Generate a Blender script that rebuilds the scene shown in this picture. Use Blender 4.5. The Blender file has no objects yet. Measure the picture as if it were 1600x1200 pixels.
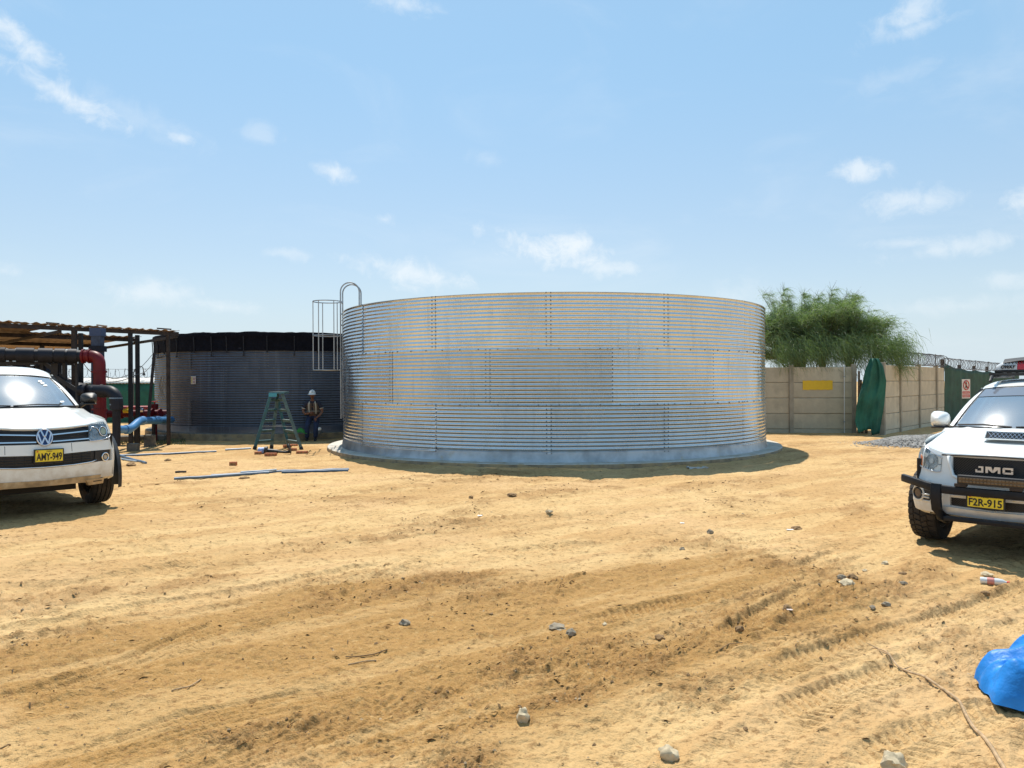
import bpy, math, random
import numpy as np
from mathutils import Vector, Matrix, noise as mnoise
random.seed(7); rng = np.random.default_rng(7)
R = math.radians
scene = bpy.context.scene
COL = scene.collection

# ------------------------------------------------------------------ camera
CAM_H = 1.62
F = 1200.0                                   # focal length in pixels of the 1600 px wide photograph
cam_d = bpy.data.cameras.new('camera'); cam = bpy.data.objects.new('camera', cam_d); COL.objects.link(cam)
cam_d.sensor_width = 36.0; cam_d.lens = 27.0; cam_d.clip_start = .05; cam_d.clip_end = 3000
ROLL, PITCH = R(.25), R(-.13)
cam.matrix_world = Matrix.Translation((0, 0, CAM_H)) @ Matrix.Rotation(R(90) + PITCH, 4, 'X') @ Matrix.Rotation(-ROLL, 4, 'Z')
scene.camera = cam
CM = cam.matrix_world.to_3x3()

# ------------------------------------------------------------------ sun, sky, exposure
SUN_VEC = Vector((-.33, 1.83, 3.34)).normalized()
SUN_EL = math.asin(SUN_VEC.z); SUN_AZ = math.atan2(SUN_VEC.x, SUN_VEC.y)
sd = bpy.data.lights.new('sun', 'SUN'); sd.energy = 5.0; sd.angle = R(.53); sd.color = (1, .93, .82)
sun = bpy.data.objects.new('sun', sd); COL.objects.link(sun)
sun.rotation_mode = 'QUATERNION'; sun.rotation_quaternion = SUN_VEC.to_track_quat('Z', 'Y'); sun.location = (0, 0, 30)
scene.view_settings.view_transform = 'Standard'; scene.view_settings.look = 'None'
scene.view_settings.gamma = 1; scene.view_settings.use_curve_mapping = False
scene.view_settings.exposure = .24
scene.cycles.max_bounces = 6; scene.cycles.transparent_max_bounces = 12
scene.cycles.caustics_reflective = False; scene.cycles.caustics_refractive = False

def ray(px, py):
    d = CM @ Vector((px - 800, 600 - py, -F)); return d / d.y
def AT(px, py, depth):
    d = ray(px, py); return Vector((d.x * depth, depth, CAM_H + d.z * depth))

class NT:
    """small helper for node trees"""
    def __init__(s, tree): s.t = tree; s.n = tree.nodes; s.l = tree.links
    def new(s, typ, **kw):
        nd = s.n.new(typ)
        for k, v in kw.items():
            if k[0] == '_': setattr(nd, k[1:], v)
        return nd
    def link(s, a, b): s.l.new(a, b)
    def val(s, x, sock):
        if isinstance(x, bpy.types.NodeSocket): s.l.new(x, sock)
        else: sock.default_value = x
    def math(s, op, a, b=0., c=0., clamp=False):
        m = s.n.new('ShaderNodeMath'); m.operation = op; m.use_clamp = clamp
        for i, v in enumerate((a, b, c)): s.val(v, m.inputs[i])
        return m.outputs[0]
    def vmath(s, op, a, b=(0, 0, 0), out=0):
        m = s.n.new('ShaderNodeVectorMath'); m.operation = op
        s.val(a, m.inputs[0]); s.val(b, m.inputs[1]); return m.outputs[out]
    def mix(s, f, a, b, mode='MIX'):
        m = s.n.new('ShaderNodeMix'); m.data_type = 'RGBA'; m.blend_type = mode
        s.val(f, m.inputs[0])
        for v, i in ((a, 6), (b, 7)):
            if not isinstance(v, bpy.types.NodeSocket): v = (*v[:3], 1)
            s.val(v, m.inputs[i])
        return m.outputs[2]
    def noise(s, vec, scale=1., detail=3., rough=.5, dist=0., out=0):
        m = s.n.new('ShaderNodeTexNoise'); 
        if vec is not None: s.l.new(vec, m.inputs['Vector'])
        m.inputs['Scale'].default_value = scale; m.inputs['Detail'].default_value = detail
        m.inputs['Roughness'].default_value = rough; m.inputs['Distortion'].default_value = dist
        return m.outputs[out]
    def smooth(s, x, lo, hi, a=0., b=1.):
        m = s.n.new('ShaderNodeMapRange'); m.interpolation_type = 'SMOOTHSTEP'
        s.val(x, m.inputs[0])
        for i, v in enumerate((lo, hi, a, b)): s.val(v, m.inputs[i + 1])
        return m.outputs[0]
    def mapping(s, vec, scale=(1, 1, 1), rot=(0, 0, 0)):
        m = s.n.new('ShaderNodeMapping'); s.l.new(vec, m.inputs[0])
        m.inputs['Scale'].default_value = scale; m.inputs['Rotation'].default_value = rot
        return m.outputs[0]
    def bump(s, h, strength=.3, dist=.01, normal=None):
        m = s.n.new('ShaderNodeBump'); s.val(h, m.inputs['Height'])
        m.inputs['Strength'].default_value = strength; m.inputs['Distance'].default_value = dist
        if normal is not None: s.l.new(normal, m.inputs['Normal'])
        return m.outputs[0]

world = bpy.data.worlds.new('World'); scene.world = world; world.use_nodes = True
W = NT(world.node_tree); W.n.clear()
sky = W.new('ShaderNodeTexSky', _sky_type='NISHITA', _sun_disc=False, _sun_elevation=SUN_EL, _sun_rotation=SUN_AZ,
            _altitude=50, _air_density=1.0, _dust_density=.5, _ozone_density=1.2)
tc = W.new('ShaderNodeTexCoord'); D0 = tc.outputs['Generated']
bg = W.new('ShaderNodeBackground'); bg.inputs['Strength'].default_value = .10
wo = W.new('ShaderNodeOutputWorld')
# thin haze whitening towards the horizon, the same all round
sepz = W.new('ShaderNodeSeparateXYZ'); W.link(D0, sepz.inputs[0])
elev = sepz.outputs[2]
hz_col = W.mix(W.smooth(elev, .02, .42), (5.5, 6.6, 7.4), (3.7, 6.8, 9.4))
skyc = W.mix(W.smooth(elev, .0, .16, .90, .48), sky.outputs[0], hz_col)
# clouds: (px, py of centre, half width, half height in px, tilt, density)
CL = [(105, 152, 72, 17, 22, .85), (32, 62, 48, 18, 38, .8), (215, 185, 80, 20, 20, .22), (283, 217, 22, 8, 12, .6), (407, 210, 24, 13, 0, .3),
      (520, 267, 34, 12, 12, .75), (600, 343, 18, 8, 8, .5), (448, 396, 24, 9, 5, .4), (655, 430, 78, 20, 10, .75), (875, 386, 88, 26, 6, .95),
      (955, 420, 45, 13, 0, .65), (235, 458, 60, 20, 0, .55), (340, 478, 60, 12, 4, .45), (1350, 265, 34, 15, 0, .75), (1415, 313, 55, 16, 0, .6), (1598, 315, 22, 16, 0, .8),
      (1475, 390, 62, 13, -5, .5), (1420, 380, 40, 8, 3, .4), (1425, 18, 55, 22, -12, .6), (1440, 42, 50, 10, -5, .5), (1400, 120, 70, 14, -10, .2),
      (1570, 436, 28, 11, 0, .4), (1150, 465, 70, 22, 0, .3), (620, 5, 40, 12, 8, .55), (760, 248, 26, 12, 0, .25), (1500, 478, 90, 12, 0, .3), (5, 422, 20, 10, 0, .4)]
wn = W.noise(D0, 34., 8., .66, .5)
wn2 = W.noise(W.mapping(D0, (1, 1, 2.4)), 9., 5., .6, .5)
warp = W.math('ADD', W.math('MULTIPLY', W.math('SUBTRACT', wn, .5), 3.0), W.math('MULTIPLY', W.math('SUBTRACT', wn2, .5), 2.0))
total = None
for (px, py, a, b, tilt, den) in CL:
    c = ray(px, py).normalized(); t = c.cross(Vector((0, 0, 1))).normalized(); u = t.cross(c)
    ct, st = math.cos(R(-tilt)), math.sin(R(-tilt))
    e1 = (t * ct + u * st) * (F / a) ; e2 = (-t * st + u * ct) * (F / b)
    dx = W.vmath('DOT_PRODUCT', D0, tuple(e1), 1); dy = W.vmath('DOT_PRODUCT', D0, tuple(e2), 1)
    front = W.vmath('DOT_PRODUCT', D0, tuple(c), 1)
    q = W.math('ADD', W.math('MULTIPLY', dx, dx), W.math('MULTIPLY', dy, dy))
    q = W.math('SQRT', q)
    m = W.smooth(W.math('ADD', q, warp), 1.45, -.25, 0., den * .82)
    m = W.math('MULTIPLY', m, W.math('GREATER_THAN', front, .5))
    total = m if total is None else W.math('MAXIMUM', total, m)
# thin veil everywhere, the same pattern over the entire sky
veil = W.smooth(W.noise(W.mapping(D0, (1, 1, 3.)), 3.2, 7., .6, .8), .50, .85, 0., .20)
total = W.math('MAXIMUM', total, W.math('MULTIPLY', veil, 1.))
col = W.mix(total, skyc, (8.2, 8.6, 8.8))
W.link(col, bg.inputs[0]); W.link(bg.outputs[0], wo.inputs[0])

# ------------------------------------------------------------------ materials
def mat(name, color=(.5, .5, .5), rough=.6, metal=0., var=.0, vscale=8., bump=0., bscale=40., bdist=.004, coat=0., spec=.5,
        dirt=None, dirt_amt=.0, dirt_scale=3., coord='Object', rvar=0., orand=0.):
    m = bpy.data.materials.new(name); m.use_nodes = True
    T = NT(m.node_tree); b = T.n['Principled BSDF']
    b.inputs['Roughness'].default_value = rough; b.inputs['Metallic'].default_value = metal
    b.inputs['Coat Weight'].default_value = coat; b.inputs['Coat Roughness'].default_value = .06
    b.inputs['Specular IOR Level'].default_value = spec
    c = T.new('ShaderNodeTexCoord').outputs[coord]
    base = (*color, 1)
    if var > 0:
        n = T.noise(c, vscale, 4., .6)
        lo = tuple(x * (1 - var) for x in color); hi = tuple(min(1, x * (1 + var)) for x in color)
        base = T.mix(T.smooth(n, .3, .7), lo, hi)
    if orand > 0:
        oi = T.new('ShaderNodeObjectInfo')
        f = T.math('MULTIPLY_ADD', oi.outputs['Random'], orand, 1 - orand * .5)
        g = T.new('ShaderNodeCombineColor')
        for i in range(3): T.link(f, g.inputs[i])
        base = T.mix(1., base if not isinstance(base, tuple) else base, g.outputs[0], 'MULTIPLY')
    if dirt is not None:
        n = T.noise(c, dirt_scale, 5., .65, .4)
        base = T.mix(T.smooth(n, .62 - dirt_amt * .45, .78 - dirt_amt * .3), base, dirt)
    if isinstance(base, tuple): b.inputs['Base Color'].default_value = base
    else: T.link(base, b.inputs['Base Color'])
    if rvar > 0:
        T.link(T.smooth(T.noise(c, vscale * .6, 4.), .3, .7, rough - rvar, rough + rvar), b.inputs['Roughness'])
    if bump > 0:
        T.link(T.bump(T.noise(c, bscale, 4., .6), bump, bdist), b.inputs['Normal'])
    return m

def galv(name, color, rough, blotch, streak=0., rv=.06, orand=.12):
    m = bpy.data.materials.new(name); m.use_nodes = True
    T = NT(m.node_tree); b = T.n['Principled BSDF']
    b.inputs['Metallic'].default_value = .94
    tcn = T.new('ShaderNodeTexCoord'); geo = T.new('ShaderNodeNewGeometry'); pos = geo.outputs['Position']
    n1 = T.noise(pos, 1.1, 5., .6, .4); n2 = T.noise(T.mapping(pos, (7., 7., .5)), 1.3, 6., .68); n3 = T.noise(pos, 18., 3.)
    dark = tuple(x * (1 - blotch) for x in color)
    c = T.mix(T.smooth(n1, .42, .70, 0., .45), color, dark)
    c = T.mix(T.smooth(n2, .5, .78, 0., .8), c, tuple(x * (1 - blotch * 1.2) for x in color))
    c = T.mix(T.smooth(n3, .3, .7, 0., .22), c, tuple(min(1, x * 1.25) for x in color))
    oi = T.new('ShaderNodeObjectInfo')
    f = T.math('MULTIPLY_ADD', oi.outputs['Random'], -orand * 2, 1.)
    g = T.new('ShaderNodeCombineColor')
    for i in range(3): T.link(f, g.inputs[i])
    c = T.mix(1., c, g.outputs[0], 'MULTIPLY')
    if streak > 0:
        s = T.noise(T.mapping(pos, (5., 5., .12)), 1.5, 4., .7)
        c = T.mix(T.smooth(s, .56, .74, 0., streak), c, (.34, .37, .42))
        b.inputs['Metallic'].default_value = .6
    # dust thrown up along the foot of the wall
    sz = T.new('ShaderNodeSeparateXYZ'); T.link(pos, sz.inputs[0])
    h = T.math('ADD', sz.outputs[2], T.math('MULTIPLY', n1, -.35))
    dustf = T.smooth(h, .16, .0, 0., .25)
    c = T.mix(dustf, c, (.44, .36, .26))
    T.link(c, b.inputs['Base Color'])
    T.link(T.smooth(T.math('ADD', n1, T.math('MULTIPLY', n2, .4)), .45, .95, rough - rv, rough + rv * 2), b.inputs['Roughness'])
    T.link(T.bump(T.noise(pos, 1.9, 2., .45), .5, .035), b.inputs['Normal'])
    return m

def car_paint(name, color, dirt=.35):
    m = bpy.data.materials.new(name); m.use_nodes = True
    T = NT(m.node_tree); b = T.n['Principled BSDF']
    b.inputs['Roughness'].default_value = .38; b.inputs['Coat Weight'].default_value = .8; b.inputs['Coat Roughness'].default_value = .08
    pos = T.new('ShaderNodeTexCoord').outputs['Object']
    sz = T.new('ShaderNodeSeparateXYZ'); T.link(pos, sz.inputs[0])
    n = T.noise(pos, 6., 6., .65, .2); n2 = T.noise(pos, 60., 3.)
    low = T.smooth(T.math('ADD', sz.outputs[2], T.math('MULTIPLY', n, -.5)), .42, .05, 0., .9)
    c = T.mix(T.math('MULTIPLY', low, dirt * 2, clamp=True), color, (.40, .31, .20))
    c = T.mix(T.smooth(n, .45, .8, 0., .16 * dirt * 2), c, (.50, .43, .33))
    T.link(c, b.inputs['Base Color'])
    T.link(T.smooth(T.math('ADD', low, T.math('MULTIPLY', n2, .12)), 0., .5, .8, .1), b.inputs['Coat Weight'])
    return m

def glass_mat(name, tint, dust, reflect, glare=.03, blend=.35):
    m = bpy.data.materials.new(name); m.use_nodes = True
    T = NT(m.node_tree); T.n.clear(); out = T.new('ShaderNodeOutputMaterial')
    tr = T.new('ShaderNodeBsdfTransparent'); tr.inputs[0].default_value = (*tint, 1)
    gl = T.new('ShaderNodeBsdfGlossy'); gl.inputs['Roughness'].default_value = .035; gl.inputs[0].default_value = (.92, .97, 1, 1)
    gl2 = T.new('ShaderNodeBsdfGlossy'); gl2.inputs['Roughness'].default_value = .24; gl2.inputs[0].default_value = (1, .98, .93, 1)
    df = T.new('ShaderNodeBsdfDiffuse'); df.inputs[0].default_value = (.58, .57, .53, 1)
    pos = T.new('ShaderNodeTexCoord').outputs['Object']
    n = T.noise(pos, 2.2, 5., .6, .5); n2 = T.noise(pos, 45., 4.)
    T.link(T.bump(T.noise(pos, 1.3, 2.), .25, .05), gl.inputs['Normal'])
    lw = T.new('ShaderNodeLayerWeight'); lw.inputs[0].default_value = blend
    fr = T.math('MULTIPLY_ADD', lw.outputs['Fresnel'], 1., reflect, clamp=True)
    m1 = T.new('ShaderNodeMixShader'); T.link(fr, m1.inputs[0]); T.link(tr.outputs[0], m1.inputs[1]); T.link(gl.outputs[0], m1.inputs[2])
    m2 = T.new('ShaderNodeMixShader'); T.link(T.smooth(T.math('ADD', n, T.math('MULTIPLY', n2, .25)), .35, .95, dust * .35, dust * 1.4), m2.inputs[0])
    T.link(m1.outputs[0], m2.inputs[1]); T.link(df.outputs[0], m2.inputs[2])
    m3 = T.new('ShaderNodeMixShader'); m3.inputs[0].default_value = glare
    T.link(m2.outputs[0], m3.inputs[1]); T.link(gl2.outputs[0], m3.inputs[2])
    T.link(m3.outputs[0], out.inputs[0]); return m

M = {}
M['galv'] = galv('galvanised steel', (.70, .735, .76), .22, .26, orand=.11)
M['galv_old'] = galv('weathered steel', (.105, .12, .155), .40, .35, .22, orand=.1)
M['foot_steel'] = mat('foot ring steel', (.40, .41, .42), .42, .8, var=.25, vscale=2.5, dirt=(.42, .36, .27), dirt_amt=.12)
M['slab_edge'] = mat('soil stained concrete', (.27, .215, .145), .95, var=.3, vscale=6, bump=.6, bscale=22, dirt=(.40, .29, .16), dirt_amt=.4)
M['galv_plain'] = mat('galvanised plain', (.36, .38, .40), .42, .85, var=.15, vscale=3)
M['bolt'] = mat('bolt steel', (.17, .175, .18), .5, .6)
M['concrete'] = mat('concrete', (.56, .53, .47), .9, var=.14, vscale=5, bump=.5, bscale=30, dirt=(.42, .33, .22), dirt_amt=.28)
M['concrete_dark'] = mat('old concrete', (.17, .155, .13), .95, var=.35, vscale=4, bump=.6, bscale=18, dirt=(.05, .05, .05), dirt_amt=.25)
M['precast'] = mat('precast concrete', (.58, .50, .365), .92, var=.10, vscale=2.2, bump=.35, bscale=25, dirt=(.47, .405, .295), dirt_amt=.45, dirt_scale=1.4, orand=.14)
M['post'] = mat('precast post', (.36, .31, .235), .92, var=.15, vscale=4, bump=.4, bscale=20, orand=.1)
M['yellow'] = mat('yellow paint', (.80, .50, .02), .6, var=.05)
M['liner'] = mat('black liner', (.006, .006, .010), .8, var=.3, bump=.6, bscale=5, bdist=.03, spec=.12)
M['rope'] = mat('dark strap', (.02, .02, .025), .8)
M['green_net'] = mat('green shade net', (.012, .105, .07), .75, var=.22, vscale=3, bump=.3, bscale=120)
M['green_dark'] = mat('dark green shade net', (.012, .06, .035), .8, var=.3, vscale=2, bump=.3, bscale=120)
M['wood'] = mat('weathered wood', (.16, .11, .07), .85, var=.3, vscale=20)
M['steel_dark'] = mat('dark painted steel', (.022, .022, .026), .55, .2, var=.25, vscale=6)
M['steel_brown'] = mat('rusty steel', (.045, .032, .026), .75, .1, var=.35, vscale=7)
M['roof_under'] = mat('corrugated roofing', (.36, .25, .17), .7, .0, var=.2, vscale=2.5, orand=.18, dirt=(.18, .10, .06), dirt_amt=.3)
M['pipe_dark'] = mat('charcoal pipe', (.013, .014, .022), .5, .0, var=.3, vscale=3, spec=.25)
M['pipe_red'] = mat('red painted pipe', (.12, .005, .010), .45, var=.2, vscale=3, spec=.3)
M['pipe_blue'] = mat('blue pvc pipe', (.06, .20, .42), .33, var=.12, vscale=3)
M['pipe_grey'] = mat('blue grey pipe', (.13, .20, .29), .35, var=.25, vscale=4)
M['pipe_pale'] = mat('pale blue pipe', (.38, .47, .56), .35, var=.15, vscale=4)
M['wire'] = mat('razor wire steel', (.15, .15, .16), .5, .6)
M['cable'] = mat('cable', (.06, .06, .06), .6)
M['white_plain'] = mat('white plastic', (.78, .78, .76), .4)
M['ladder_teal'] = mat('blue green fibreglass', (.035, .13, .16), .5, var=.2, vscale=6, dirt=(.2, .18, .14), dirt_amt=.15)
M['ladder_grey'] = mat('weathered fibreglass', (.10, .16, .155), .55, var=.25, vscale=8)
M['alu'] = mat('aluminium', (.45, .48, .50), .4, .8, var=.1)
M['brick'] = mat('red brick', (.42, .15, .07), .9, var=.25, vscale=18, bump=.6, bscale=50, dirt=(.50, .36, .22), dirt_amt=.2)
M['paint_a'] = car_paint('white car paint', (.80, .81, .78), .42)
M['paint_b'] = car_paint('white truck paint', (.80, .82, .81), .3)
M['black_plastic'] = mat('black plastic', (.018, .018, .02), .5, var=.3, vscale=12, dirt=(.12, .09, .06), dirt_amt=.08)
M['bar_black'] = mat('powder coated black', (.007, .009, .014), .45, var=.3, vscale=12, spec=.3)
M['grille_black'] = mat('grille black', (.012, .012, .014), .4)
M['chrome'] = mat('chrome', (.70, .72, .75), .14, 1.)
M['silver'] = mat('satin silver', (.62, .65, .72), .28, .9)
M['tyre'] = mat('tyre rubber', (.028, .024, .022), .8, var=.4, vscale=9, dirt=(.17, .11, .065), dirt_amt=.32, bump=.2)
M['rim'] = mat('wheel rim', (.35, .36, .37), .35, .85)
M['skid'] = mat('sandy skid plate', (.40, .28, .15), .85, var=.35, vscale=7, dirt=(.58, .46, .30), dirt_amt=.3)
M['under'] = mat('underbody', (.02, .017, .015), .85)
M['glass_a'] = glass_mat('dusty windscreen', (.50, .62, .68), .10, .48)
M['glass_b'] = glass_mat('clear windscreen', (.42, .56, .60), .06, .50, .008)
M['glass_side'] = glass_mat('side glass', (.20, .22, .24), .06, .2)
M['interior'] = mat('car interior', (.05, .052, .058), .8, var=.2)
M['plate_y'] = mat('number plate yellow', (.78, .60, .03), .45, var=.1, vscale=20, dirt=(.45, .33, .12), dirt_amt=.12, dirt_scale=30)
M['ink'] = mat('black ink', (.01, .01, .01), .5)
M['orange'] = mat('amber lens', (.85, .20, .03), .2, coat=1.)
M['red_lens'] = mat('red lens', (.50, .01, .015), .25, coat=.6)
M['lens_white'] = mat('white lens', (.55, .57, .58), .25, coat=.6)
M['reflector'] = mat('lamp reflector', (.26, .27, .28), .25, .75, var=.5, vscale=14)
M['lampglass'] = glass_mat('lamp glass', (.9, .93, .94), .03, .02, .01, .10)
M['amber_glass'] = mat('dusty light bar glass', (.10, .062, .032), .35, var=.4, vscale=25, coat=.3)
M['sign_white'] = mat('sign white', (.72, .66, .60), .5)
M['sign_red'] = mat('sign red', (.55, .03, .02), .5)
M['skin'] = mat('skin', (.20, .085, .045), .55)
M['shirt'] = mat('navy shirt', (.02, .024, .045), .85, var=.2, vscale=20)
M['vest'] = mat('grey brown vest', (.13, .10, .085), .9, var=.2, vscale=20)
M['vest_strip'] = mat('reflective strip', (.50, .49, .42), .5)
M['jeans'] = mat('blue jeans', (.02, .032, .075), .9, var=.3, vscale=20)
M['boot'] = mat('black boots', (.015, .013, .012), .6)
M['bark'] = mat('bark', (.12, .09, .06), .9, var=.3, vscale=10)
M['blue_tarp'] = mat('blue plastic sheet', (.012, .22, .66), .5, var=.25, vscale=4, bump=.5, bscale=7, bdist=.03, spec=.4)
M['green_cloth'] = mat('green cloth', (.05, .24, .04), .8, var=.3)
M['rock'] = mat('pale rock', (.50, .41, .27), .92, var=.3, vscale=14, bump=.7, bscale=30, dirt=(.46, .35, .21), dirt_amt=.3, dirt_scale=8)
M['rock_grey'] = mat('grey rock', (.26, .215, .155), .92, var=.3, vscale=14, bump=.7, bscale=30, dirt=(.40, .30, .18), dirt_amt=.25, dirt_scale=8)
M['clod'] = mat('soil clod', (.23, .14, .065), .98, var=.3, vscale=20, bump=.8, bscale=60)
M['stick'] = mat('dry stick', (.40, .27, .15), .85, var=.3, vscale=30)
M['gravel'] = mat('gravel', (.30, .285, .265), .9, var=.45, vscale=9, orand=.2)
M['pebble'] = mat('pebbles', (.34, .25, .15), .95, var=.45, vscale=3, coord='Object')

def leaf_mat():
    m = bpy.data.materials.new('fine green foliage'); m.use_nodes = True
    T = NT(m.node_tree); b = T.n['Principled BSDF']; out = T.n['Material Output']
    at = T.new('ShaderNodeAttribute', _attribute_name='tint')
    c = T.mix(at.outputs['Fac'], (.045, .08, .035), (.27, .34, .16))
    b.inputs['Roughness'].default_value = .55; T.link(c, b.inputs['Base Color'])
    tl = T.new('ShaderNodeBsdfTranslucent'); T.link(T.mix(1., c, (1.2, 1.5, .7), 'MULTIPLY'), tl.inputs[0])
    mx = T.new('ShaderNodeMixShader'); mx.inputs[0].default_value = .35
    T.link(b.outputs[0], mx.inputs[1]); T.link(tl.outputs[0], mx.inputs[2]); T.link(mx.outputs[0], out.inputs[0]); return m
M['leaf'] = leaf_mat()

# ------------------------------------------------------------------ object helpers
def tag(o, label=None, cat=None, group=None, kind=None):
    if label: o['label'] = label
    if cat: o['category'] = cat
    if group: o['group'] = group
    if kind: o['kind'] = kind
    return o
def empty(name, loc=(0, 0, 0), rz=0., label=None, cat=None, group=None):
    o = bpy.data.objects.new(name, None); COL.objects.link(o); o.location = loc; o.rotation_euler = (0, 0, rz)
    o.empty_display_size = .1
    return tag(o, label, cat, group)

class MB:
    """collects geometry, links it as ONE mesh object"""
    def __init__(s): s.v = []; s.f = []; s.m = []; s.mi = 0
    def add(s, vs, fs):
        b = len(s.v); s.v.extend([tuple(v) for v in vs]); s.f.extend([tuple(b + i for i in f) for f in fs]); s.m.extend([s.mi] * len(fs)); return s
    def box(s, x0, x1, y0, y1, z0, z1):
        return s.add([(x0, y0, z0), (x1, y0, z0), (x1, y1, z0), (x0, y1, z0), (x0, y0, z1), (x1, y0, z1), (x1, y1, z1), (x0, y1, z1)],
                     [(0, 3, 2, 1), (4, 5, 6, 7), (0, 1, 5, 4), (1, 2, 6, 5), (2, 3, 7, 6), (3, 0, 4, 7)])
    def bar(s, a, b, w, h=None, up=(0, 0, 1)):
        """rectangular bar from a to b"""
        a, b = Vector(a), Vector(b); h = h or w; d = (b - a).normalized(); up = Vector(up)
        if abs(d.dot(up)) > .98: up = Vector((1, 0, 0))
        sd_ = d.cross(up).normalized(); u2 = sd_.cross(d)
        vs = [p + sd_ * (i * w / 2) + u2 * (j * h / 2) for p in (a, b) for i, j in ((-1, -1), (1, -1), (1, 1), (-1, 1))]
        return s.add(vs, [(0, 1, 2, 3), (7, 6, 5, 4), (0, 4, 5, 1), (1, 5, 6, 2), (2, 6, 7, 3), (3, 7, 4, 0)])
    def tube(s, pts, r, n=8, caps=True, closed=False):
        pts = [Vector(p) for p in pts]; k = len(pts); rs = r if isinstance(r, (list, tuple)) else [r] * k
        vs = []; prev = None
        for i, p in enumerate(pts):
            if closed: d = pts[(i + 1) % k] - pts[i - 1]
            else: d = pts[min(i + 1, k - 1)] - pts[max(i - 1, 0)]
            d.normalize()
            if prev is None:
                a = d.cross(Vector((0, 0, 1)))
                if a.length < .05: a = d.cross(Vector((1, 0, 0)))
            else: a = prev - d * prev.dot(d)
            a.normalize(); prev = a; b = d.cross(a)
            for j in range(n):
                t = 2 * math.pi * j / n; vs.append(p + (a * math.cos(t) + b * math.sin(t)) * rs[i])
        fs = []
        for i in range(k if closed else k - 1):
            i2 = (i + 1) % k
            for j in range(n):
                j2 = (j + 1) % n; fs.append((i * n + j, i * n + j2, i2 * n + j2, i2 * n + j))
        if caps and not closed:
            fs.append(tuple(range(n))[::-1]); fs.append(tuple((k - 1) * n + j for j in range(n)))
        return s.add(vs, fs)
    def lathe(s, prof, n=24, M4=None, a0=0., a1=2 * math.pi):
        """profile [(r, z)] about z, optionally moved by a matrix"""
        full = abs(a1 - a0 - 2 * math.pi) < 1e-6; k = len(prof); cols = n if full else n + 1
        vs = []
        for j in range(cols):
            t = a0 + (a1 - a0) * j / n
            for r, z in prof:
                p = Vector((r * math.cos(t), r * math.sin(t), z)); vs.append(M4 @ p if M4 else p)
        fs = []
        for j in range(n):
            j2 = (j + 1) % cols
            for i in range(k - 1): fs.append((j * k + i, j2 * k + i, j2 * k + i + 1, j * k + i + 1))
        return s.add(vs, fs)
    def grid(s, P, flip=False, wrap=False):
        """P[i][j] points"""
        P = [[tuple(q) for q in row] for row in P]; a, b = len(P), len(P[0])
        fs = []
        for i in range(a - 1):
            for j in range(b if wrap else b - 1):
                j2 = (j + 1) % b
                f = (i * b + j, i * b + j2, (i + 1) * b + j2, (i + 1) * b + j); fs.append(f[::-1] if flip else f)
        return s.add([q for row in P for q in row], fs)
    def blob(s, c, rx, ry, rz, seed=0, rough=.25, sub=2, rot=0.):
        import bmesh
        bm = bmesh.new(); bmesh.ops.create_icosphere(bm, subdivisions=sub, radius=1)
        cz, sz = math.cos(rot), math.sin(rot); vs = []
        for v in bm.verts:
            d = v.co.normalized(); k = 1 + rough * mnoise.noise(d * 1.7 + Vector((seed * 3.1, seed, 0))) * 1.6 + rough * .5 * mnoise.noise(d * 4 + Vector((seed, 0, 9)))
            x, y, z = d.x * rx * k, d.y * ry * k, d.z * rz * k
            vs.append((c[0] + x * cz - y * sz, c[1] + x * sz + y * cz, c[2] + z))
        s.add(vs, [tuple(v.index for v in f.verts) for f in bm.faces]); bm.free(); return s
    def build(s, name, m, parent=None, smooth=True, angle=35, bevel=0.):
        me = bpy.data.meshes.new(name); me.from_pydata(s.v, [], s.f); 
        ms = m if isinstance(m, (list, tuple)) else [m]
        for q in ms: me.materials.append(q)
        if len(ms) > 1: me.polygons.foreach_set('material_index', s.m)
        me.update()
        o = bpy.data.objects.new(name, me); COL.objects.link(o)
        if parent is not None: o.parent = parent
        if bevel > 0:
            bv = o.modifiers.new('bevel', 'BEVEL'); bv.width = bevel; bv.segments = 2; bv.limit_method = 'ANGLE'; bv.angle_limit = R(30)
        if smooth:
            me.polygons.foreach_set('use_smooth', [True] * len(me.polygons))
            if angle < 180: me.set_sharp_from_angle(angle=R(angle))
        return o

def text_mesh(txt, size, extrude=.003, bold=.0, shear=0.):
    """letters as mesh data in the local XY plane, centred"""
    cu = bpy.data.curves.new('lettering', 'FONT'); cu.body = txt; cu.size = size; cu.extrude = extrude; cu.offset = bold
    cu.align_x = 'CENTER'; cu.align_y = 'CENTER'; cu.shear = shear; cu.resolution_u = 4
    o = bpy.data.objects.new('tmp', cu); COL.objects.link(o); bpy.context.view_layer.update()
    me = bpy.data.meshes.new_from_object(o.evaluated_get(bpy.context.evaluated_depsgraph_get()))
    bpy.data.objects.remove(o); bpy.data.curves.remove(cu); return me
def text_obj(name, txt, size, m, parent, M4, width=None, height=None, **kw):
    me = text_mesh(txt, size, **kw); 
    xs = [v.co.x for v in me.vertices]; ys = [v.co.y for v in me.vertices]
    sx = width / (max(xs) - min(xs)) if width else 1; sy = height / (max(ys) - min(ys)) if height else (sx if width else 1)
    cx, cy = (max(xs) + min(xs)) / 2, (max(ys) + min(ys)) / 2
    for v in me.vertices: v.co = M4 @ Vector(((v.co.x - cx) * sx, (v.co.y - cy) * sy, v.co.z))
    me.materials.clear(); me.materials.append(m); me.update()
    o = bpy.data.objects.new(name, me); COL.objects.link(o); o.parent = parent; return o
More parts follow.
